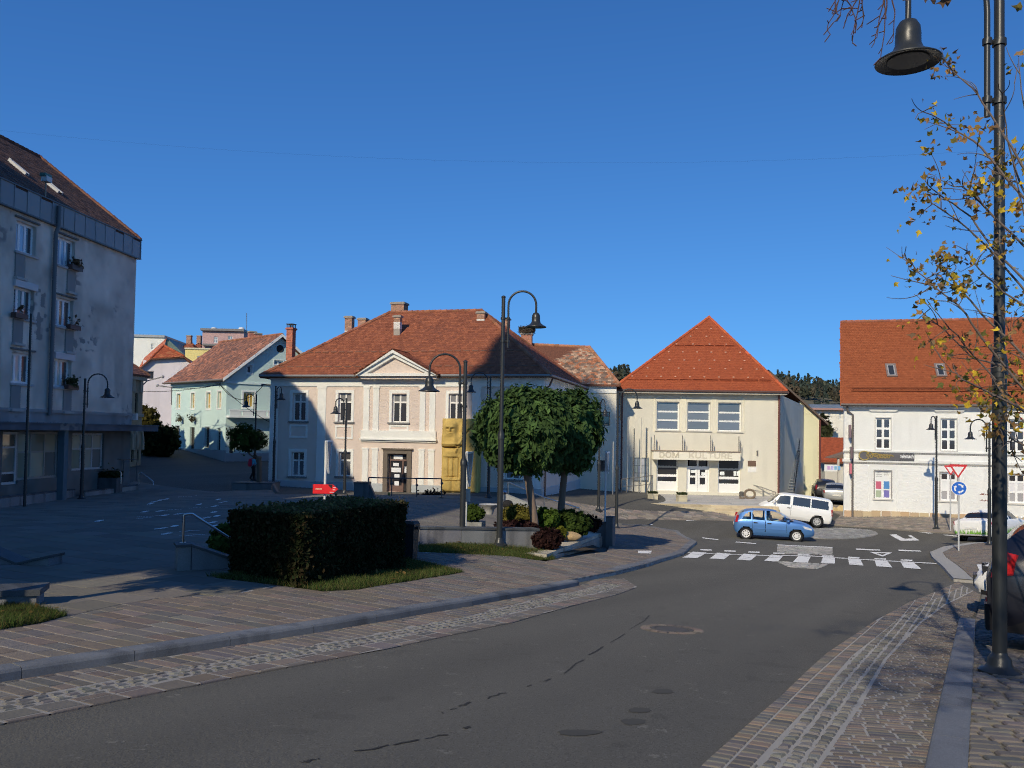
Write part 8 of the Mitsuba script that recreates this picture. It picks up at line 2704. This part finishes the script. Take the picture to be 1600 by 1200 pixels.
g.tube([bto(bloc(2.22 + .07 * math.sin(q), .33 + .17 * math.cos(q), .84 + .16 * math.sin(q))) for q in t], .014, 6); g.hexa(bto([bloc(a, b, c_) for c_ in (.62, .83) for a, b in ((2.3, -.62), (2.7, -.62), (2.7, .62), (2.3, .62))])); add(BLUE + '__dashboard', g, 'matte')


def hull_figure(bones, refine, smooth=8):
    """One continuous skin over bones [(p, r, q, s)]: hulls of spheres, united, refined and smoothed."""
    out = None
    for p, r_, q, s in bones:
        a = m3.Manifold.sphere(r_, 18).translate(list(map(float, p))); b = m3.Manifold.sphere(s, 18).translate(list(map(float, q)))
        hl = m3.Manifold.batch_hull([a, b]); out = hl if out is None else out + hl
    me = out.refine_to_length(refine).to_mesh()
    t = trimesh.Trimesh(np.asarray(me.vert_properties)[:, :3], np.asarray(me.tri_verts), process=True)
    trimesh.smoothing.filter_taubin(t, lamb=.5, nu=.52, iterations=smooth)
    return t


def head_mesh(c, fwd, s=1.0):
    """A head with brow, nose, mouth, chin and ears; c its centre, fwd where it looks."""
    m = trimesh.creation.icosphere(4, 1.0); v = np.asarray(m.vertices).copy()
    x, y, z = v.T
    v = v * [.095, .075, .115]
    fr = np.clip(x, 0, 1)
    v[:, 0] += .022 * np.exp(-((y / .16) ** 2 + ((z + .05) / .16) ** 2)) * (x > 0) - .008 * np.exp(-(((np.abs(y) - .38) / .16) ** 2 + ((z - .12) / .10) ** 2)) * (x > 0) + .006 * np.exp(-((y / .3) ** 2 + ((z + .42) / .06) ** 2)) * (x > 0) + .010 * np.exp(-((y / .3) ** 2 + ((z + .8) / .15) ** 2)) * (x > 0)
    v[:, 1] *= 1 - .25 * np.clip(-z - .2, 0, 1)
    v[:, 1] += np.sign(y) * .014 * np.exp(-(((x + .05) / .14) ** 2 + ((z - .0) / .22) ** 2)) * (np.abs(y) > .8)
    f = unit(fwd); l = unit(np.cross([0, 0, 1], f)); R_ = np.stack([f, l, np.cross(f, l)])
    return (v * s) @ R_ + c, m.faces


def hand_bones(w, d, up, s=1.0):
    """Palm, four fingers and thumb from the wrist w along d, curled."""
    d, up = unit(d), unit(up); side = np.cross(d, up)
    B = [(w, .026 * s, w + d * .075 * s, .030 * s), (w + d * .03 * s + side * .02 * s, .022 * s, w + d * .085 * s + side * .022 * s, .020 * s), (w + d * .03 * s - side * .02 * s, .022 * s, w + d * .085 * s - side * .022 * s, .020 * s)]
    for i, L in enumerate((.065, .075, .07, .055)):
        a = w + d * .085 * s + side * (.033 - .022 * i) * s; b = a + d * L * .5 * s - up * .01 * s; c = b + d * L * .4 * s - up * .03 * s
        B += [(a, .010 * s, b, .009 * s), (b, .009 * s, c, .008 * s)]
    a = w + d * .03 * s + side * .03 * s; b = a + d * .03 * s + side * .03 * s; B += [(a, .013 * s, b, .011 * s), (b, .011 * s, b + d * .03 * s - up * .01 * s, .009 * s)]
    return B


SKIN = (.46, .28, .20)


def driver():
    k = 'driver'
    q = lambda x, y, z: bto(bloc(x * SB, y * SB, z * SB))
    y = .36; fw = unit(q(1, 0, 0) - q(0, 0, 0))
    hips, chest, neck, hd = q(1.80, y, .62), q(1.68, y, .98), q(1.68, y, 1.12), q(1.70, y, 1.27)
    sk = [(neck, .05, hd, .06)]
    for s in (1, -1):
        sh, el, wr = q(1.69, y + .17 * s, 1.06), q(1.93, y + .21 * s, .84), q(2.24, y + .15 * s, .95)
        sk += [(neck, .05, sh, .05), (sh, .048, el, .04), (el, .04, wr, .028)] + hand_bones(wr, q(2.4, y + .12 * s, 1.0) - wr, Z)
    sk += [(chest, .11, hips, .12), (chest, .10, neck, .05)]
    sk += [(hips + (q(0, .09 * s, 0) - q(0, 0, 0)), .085, q(2.2, y + .10 * s, .66), .065) for s in (1, -1)]
    t = hull_figure(sk, .03, 6)
    add(k + '__body', MB(SKIN).mesh(t.vertices, t.faces), 'matte', True)
    add(k + '__head', MB(SKIN).mesh(*head_mesh(hd, fw)), 'matte', True)
    m = trimesh.creation.icosphere(3, 1.0); v = np.asarray(m.vertices); v = v[:, :] * [.108, .09, .12]; keep = np.array([not (p[0] > .02 and p[2] < .05) for p in v[m.faces].mean(1)])
    l = unit(np.cross([0, 0, 1], fw)); R_ = np.stack([fw, l, np.cross(fw, l)]); add(k + '__hair', MB((.03, .022, .018)).mesh((v @ R_) + hd + Z * .008, m.faces[keep]), 'matte', True)
    j = [(chest, .135, hips, .135), (chest, .12, neck - Z * .03, .07)]
    for s in (1, -1):
        sh, el, wr = q(1.69, y + .17 * s, 1.06), q(1.93, y + .21 * s, .84), q(2.18, y + .16 * s, .93); j += [(chest, .11, sh, .065), (sh, .065, el, .055), (el, .055, wr, .042)]
    t = hull_figure(j, .03, 6); add(k + '__jumper', MB((.30, .42, .40)).mesh(t.vertices, t.faces), 'matte', True)
    lab(k, 'person in a pale green jumper driving the light blue hatchback', 'person')


driver()


def pedestrian():
    k = 'pedestrian'; d = 48.5
    foot = P(394.5, 752, d); foot[2] = P(394.5, 749, d)[2]
    H = P(394, 711, d)[2] - foot[2]; s = H / 1.70
    f = unit([.75, .66, 0]); l = unit(np.cross([0, 0, 1], f))
    q = lambda x, y, z: foot + (f * x + l * y + Z * z) * s
    hd, neck, chest, hips = q(.07, 0, 1.58), q(.04, 0, 1.44), q(.03, 0, 1.25), q(0, 0, .95)
    legs = [((q(0, .09, .92), .085, q(.12, .10, .50), .06), (q(.12, .10, .50), .06, q(.10, .10, .09), .042), (q(.08, .1, .05), .045, q(.22, .11, .03), .032)), ((q(0, -.09, .92), .085, q(-.02, -.09, .49), .06), (q(-.02, -.09, .49), .06, q(-.20, -.09, .12), .042), (q(-.22, -.09, .07), .045, q(-.09, -.1, .03), .032))]
    arms = [[(q(.03, .17, 1.36), .05, q(-.06, .23, 1.10), .042), (q(-.06, .23, 1.10), .042, q(.10, .22, .90), .03)], [(q(.03, -.17, 1.36), .05, q(.10, -.22, 1.10), .042), (q(.10, -.22, 1.10), .042, q(.30, -.17, 1.02), .03)]]
    B = [(neck, .05, hd, .06), (chest, .11, neck, .055), (chest, .12, hips, .12)] + [b for a in legs for b in a] + [b for a in arms for b in a]
    for a, dn in ((arms[0][1], q(.2, .2, .8)), (arms[1][1], q(.42, -.14, .99))): B += hand_bones(np.asarray(a[2]), dn - a[2], l, s)
    sc = lambda b: [(p, r_ * s, qq, s_ * s) for p, r_, qq, s_ in b]
    t = hull_figure(sc(B), .035, 5); add(k + '__body', MB(SKIN).mesh(t.vertices, t.faces), 'matte', True)
    add(k + '__head', MB(SKIN).mesh(*head_mesh(hd, f, s)), 'matte', True)
    m = trimesh.creation.icosphere(3, 1.0); v = np.asarray(m.vertices) * [.108, .09, .125]; keep = np.array([not (p[0] > .02 and p[2] < .05) for p in v[m.faces].mean(1)]); R_ = np.stack([f, l, np.cross(f, l)])
    add(k + '__hair', MB((.05, .03, .02)).mesh((v * s) @ R_ + hd + Z * .01, m.faces[keep]), 'matte', True)
    J = [(chest, .15, hips + Z * .02, .15), (chest, .13, neck - Z * .03, .08)] + [(a, r_ + .018, b, s_ + .014) for ar in arms for a, r_, b, s_ in ar] + [(chest, .11, a[0][0], .07) for a in arms]
    t = hull_figure(sc(J), .035, 5); add(k + '__jacket', MB((.12, .50, .66)).mesh(t.vertices, t.faces), 'matte', True)
    T_ = [(hips, .13, hips + Z * .02, .13)] + [(a, r_ + .016, b, s_ + .016) for lg in legs for a, r_, b, s_ in lg[:2]]
    t = hull_figure(sc(T_), .035, 5); add(k + '__trousers', MB((.018, .018, .02)).mesh(t.vertices, t.faces), 'matte', True)
    Sx = [(a, r_ + .006, b, s_ + .006) for lg in legs for a, r_, b, s_ in lg[2:]]
    t = hull_figure(sc(Sx), .03, 4); add(k + '__shoes', MB((.03, .03, .03)).mesh(t.vertices, t.faces), 'satin', True)
    t = hull_figure(sc([(q(-.20, 0, 1.36), .10, q(-.23, 0, 1.02), .13), (q(-.20, .07, 1.34), .09, q(-.23, .08, 1.0), .11), (q(-.20, -.07, 1.34), .09, q(-.23, -.08, 1.0), .11)]), .03, 5)
    g = MB((.58, .035, .07)).mesh(t.vertices, t.faces)
    for sd in (1, -1): g.tube([q(-.14, .09 * sd, 1.42), q(.06, .10 * sd, 1.47), q(.17, .10 * sd, 1.28), q(.0, .15 * sd, 1.02), q(-.16, .12 * sd, 1.0)], .02, 6)
    add('backpack', g, 'matte', 60); lab('backpack', 'red backpack on the back of the walking person', 'backpack')
    lab(k, 'person in a light blue jacket and black trousers walking away by the small tree', 'person')


pedestrian()

VAN = [(0, .5, .98, 1.3, .82, .72), (.05, .38, 1.12, 1.72, .91, .74), (.18, .30, 1.15, 1.90, .94, .77), (.6, .28, 1.15, 1.95, .95, .78), (1.5, .28, 1.15, 1.97, .95, .78), (3.0, .28, 1.14, 1.96, .95, .78), (3.45, .28, 1.12, 1.87, .945, .77), (3.8, .28, 1.10, 1.60, .94, .77),
       (4.15, .28, 1.08, 1.26, .93, .76), (4.4, .29, 1.0, 1.12, .91, .72), (4.65, .32, .86, .94, .85, .62), (4.8, .40, .70, .75, .75, .52)]
vw = [Polygon([(.30, 1.22), (.34, 1.78), (1.42, 1.80), (1.42, 1.22)]), Polygon([(1.50, 1.22), (1.50, 1.80), (2.62, 1.80), (2.62, 1.22)]), Polygon([(2.80, 1.22), (2.80, 1.78), (3.35, 1.75), (3.62, 1.60), (3.98, 1.22)])]
SC = .83
VAN = [tuple(v * SC for v in q) for q in VAN]; vw = [affinity.scale(q, SC, SC, origin=(0, 0)) for q in vw]
vr = G(1275, 824.5); hv = math.radians(180 - 12)
hd_ = arr(math.cos(hv), math.sin(hv), 0); lt_ = arr(-hd_[1], hd_[0], 0)
c_ = vr + hd_ * (2.4 - .95) * SC - lt_ * .78 * SC
zf, zr = h(*(c_ + hd_ * 1.5)[:2]), h(*(c_ - hd_ * 1.5)[:2]); c_[2] = (zf + zr) / 2
car('white_van', 'white passenger van with dark windows behind the blue hatchback', c_, hv, 4.8 * SC, 1.9 * SC, VAN, (.95 * SC, 3.85 * SC), vw, (3.50 * SC, 4.20 * SC, .78 * SC), (.02, .15, .72 * SC), (.78, .78, .76), .31, (.42, .42, .42), pitch=math.atan2(zf - zr, 3), cat='van', doors=((2.70 * SC, 3.70 * SC, .38),), front_lamp=[(4.5 * SC, 0, .62), (4.7 * SC, 0, .60), (4.68 * SC, 0, .70), (4.46 * SC, 0, .78)], tail=[(.01, 0, .70), (.09, 0, .70), (.11, 0, 1.07), (.03, 0, 1.07)], handles=((2.85 * SC, .85),), mirror=(3.85 * SC, 1.06))

SEDAN = [(0, .45, .84, .92, .72, .60), (.07, .34, .95, 1.03, .83, .68), (.5, .28, .98, 1.07, .88, .70), (.85, .24, .98, 1.12, .89, .68), (1.15, .22, .98, 1.30, .90, .66), (1.6, .22, .97, 1.43, .90, .65), (2.3, .22, .96, 1.45, .90, .65), (2.75, .22, .95, 1.37, .90, .65), (3.15, .22, .95, 1.12, .89, .68),
         (3.4, .22, .93, 1.0, .88, .68), (3.9, .24, .85, .92, .86, .62), (4.3, .28, .72, .78, .78, .54), (4.5, .33, .58, .62, .66, .46), (4.56, .40, .5, .53, .6, .4)]
sw_ = Polygon([(1.0, 1.05), (1.35, 1.30), (1.7, 1.37), (2.5, 1.37), (2.8, 1.28), (3.25, 1.02), (2.9, 1.0), (1.2, 1.01)])
SW = [sw_.intersection(sbox(.9, .9, 2.0, 2)), sw_.intersection(sbox(2.1, .9, 3.4, 2))]


def park(key, label, base, hdg, st, L, Wd, wheels, win, sh, re_, col, anchor=(0, 0), **kw):
    """Places a car with the point (from its tail, to its left) over a pixel of the ground or a point."""
    p = G(*base) if len(base) == 2 else np.asarray(base, float)
    f = arr(math.cos(hdg), math.sin(hdg), 0); l = arr(-f[1], f[0], 0)
    c = p + f * (L / 2 - anchor[0]) - l * anchor[1]
    zf, zr = h(*(c + f * 1.3)[:2]), h(*(c - f * 1.3)[:2]); zl, zq = h(*(c + l * .7)[:2]), h(*(c - l * .7)[:2]); c[2] = (zf + zr) / 2 + kw.pop('lift', 0)
    return car(key, label, c, hdg, L, Wd, st, wheels, win, sh, re_, col, pitch=math.atan2(zf - zr, 2.6), roll=math.atan2(zl - zq, 1.4), **kw)


FL = [(4.15, .78, .66), (4.42, .66, .62), (4.38, .66, .74), (4.05, .80, .84)]
TL = [(.01, .60, .80), (.10, .82, .80), (.20, .80, .98), (.04, .60, .98)]
k, sto, sloc, sf = park('white_sedan', 'white sedan with green grass printed along its sides, behind the near lamp', (1524, 848), math.radians(38), SEDAN, 4.56, 1.8, (.85, 3.55), SW, (2.55, 3.35, .64), (.75, 1.28, .62), (.80, .80, .78), (.1, -.1), wheel_r=.31, hub=(.5, .5, .5), front_lamp=FL, tail=TL, mirror=(3.0, 1.05))
r_g = np.random.default_rng(17)
g = MB()
for s in (1, -1):
    for i in range(260):
        x = r_g.uniform(.25, 4.1); w = float(sf[3](x)) + .004
        if min(abs(x - .85), abs(x - 3.55)) < .4: continue
        z0, H_ = .36, r_g.uniform(.12, .34); dx = r_g.normal(0, .04)
        g.mesh(sto([sloc(x - .018, s * w, z0), sloc(x + .018, s * w, z0), sloc(x + dx, s * (w + .002), z0 + H_)]), [[0, 1, 2]], jit((.16, .36, .05), .35, r_g))
for i in range(120):
    y = r_g.uniform(-.72, .72); z0, H_ = .42, r_g.uniform(.08, .24)
    g.mesh(sto([sloc(-.012, y - .015, z0), sloc(-.012, y + .015, z0), sloc(-.014, y + r_g.normal(0, .03), z0 + H_)]), [[0, 1, 2]], jit((.16, .36, .05), .35, r_g))
add(k + '__grass_print', g, 'satin'); lab(k + '__grass_print', 'green grass blades printed on the white paint', kind='stuff')
park('silver_car', 'silver car parked behind the van, beside the white house', P(1307, 783, 57), math.radians(70), SEDAN, 4.56, 1.8, (.85, 3.55), SW, (2.55, 3.35, .64), (.75, 1.28, .62), (.42, .43, .43), (.2, 0), wheel_r=.31, front_lamp=FL, tail=TL, paint='paint_flake')
park('dark_car', 'dark car at the foot of the steel stair, beyond the silver car', P(1291, 776, 62), math.radians(75), HATCH, 3.85, 1.67, (.58, 3.06), HWIN, (2.12, 2.98, .60), (.10, .42, .56), (.02, .02, .024), (.2, 0), wheel_r=.30, front_lamp=[(3.42, .72, .66), (3.66, .60, .58), (3.62, .62, .70), (3.36, .72, .80)], tail=[(.03, .70, .78), (.14, .775, .78), (.16, .74, 1.12), (.10, .68, 1.12)])
# the two parked cars at the right edge
k, wto, wloc, wf = park('white_car', 'white car parked nose out at the right edge, mostly hidden by the dark car', G(1531, 966), math.radians(151), SEDAN, 4.56, 1.8, (.85, 3.55), SW, (2.55, 3.35, .64), (.75, 1.28, .62), (.76, .76, .75), (4.5, .55), wheel_r=.31, mirror=(3.0, 1.05), lift=.09)
for s in (1, -1):
    g = MB((.02, .02, .022))
    g.hexa(wto([wloc(x, s * y, z) for z in (.60, .76) for x, y in ((4.10, .83), (4.44, .70), (4.40, .60), (4.06, .70))])); add(name(k + '__headlight'), g, 'pane')
    g = MB((.72, .73, .75)); hk = f'{k}__headlight' + ('' if s > 0 else '_001')
    for dx, dz in ((4.16, .64), (4.30, .66)):
        e = trimesh.creation.icosphere(2, .055); g.mesh(wto(np.asarray(e.vertices) + wloc(dx, s * (.815 - (dx - 4.1) * .30), dz + .03)), e.faces)
    add(hk + '__lens', g, 'steel', True)
    g = MB((.015, .015, .016)); g.hexa(wto([wloc(x, s * y, z) for z in (.30, .46) for x, y in ((4.25, .765), (4.47, .64), (4.40, .58), (4.2, .66))])); add(name(k + '__air_intake'), g, 'satin')
g = MB((.02, .02, .02)); g.hexa(wto([wloc(x, y, z) for z in (.42, .60) for x, y in ((4.3, -.5), (4.575, -.46), (4.575, .46), (4.3, .5))])); add(k + '__grille', g, 'satin')
NEAR = [(a, b - .0, c + .03, d, e + .04, f + .03) for a, b, c, d, e, f in HATCH]
k, dto, dloc, df = park('dark_blue_car', 'dark blue hatchback parked behind the near lamp post at the right edge', G(1553, 1028), math.radians(-30), NEAR, 3.85, 1.75, (.84, 3.06), HWIN, (2.12, 2.98, .62), (.10, .42, .58), (.007, .008, .015), (.05, -.50), wheel_r=.31, tail=[(.05, .735, .80), (.26, .835, .84), (.30, .80, 1.06), (.12, .72, 1.10)], lift=.09, hub=(.3, .3, .31), mirror=(2.66, 1.03))

g = MB((.010, .010, .012))
for s in (1, -1):
    g.hexa(dto([dloc(x, s * y, z) for z in (.22, .50) for x, y in ((-.02, .60), (.45, .86), (.45, .70), (.02, .50))]))
g.hexa(dto([dloc(x, y, z) for z in (.24, .50) for x, y in ((-.03, -.6), (-.03, .6), (.2, .6), (.2, -.6))])); add(k + '__bumper', g, 'satin')
g = MB((.5, .02, .02))
for s in (1, -1): g.hexa(dto([dloc(x, s * y, z) for z in (.52, .57) for x, y in ((-.015, .50), (.16, .72), (.2, .66), (.02, .45))]))
add(k + '__reflector', g, 'pane')
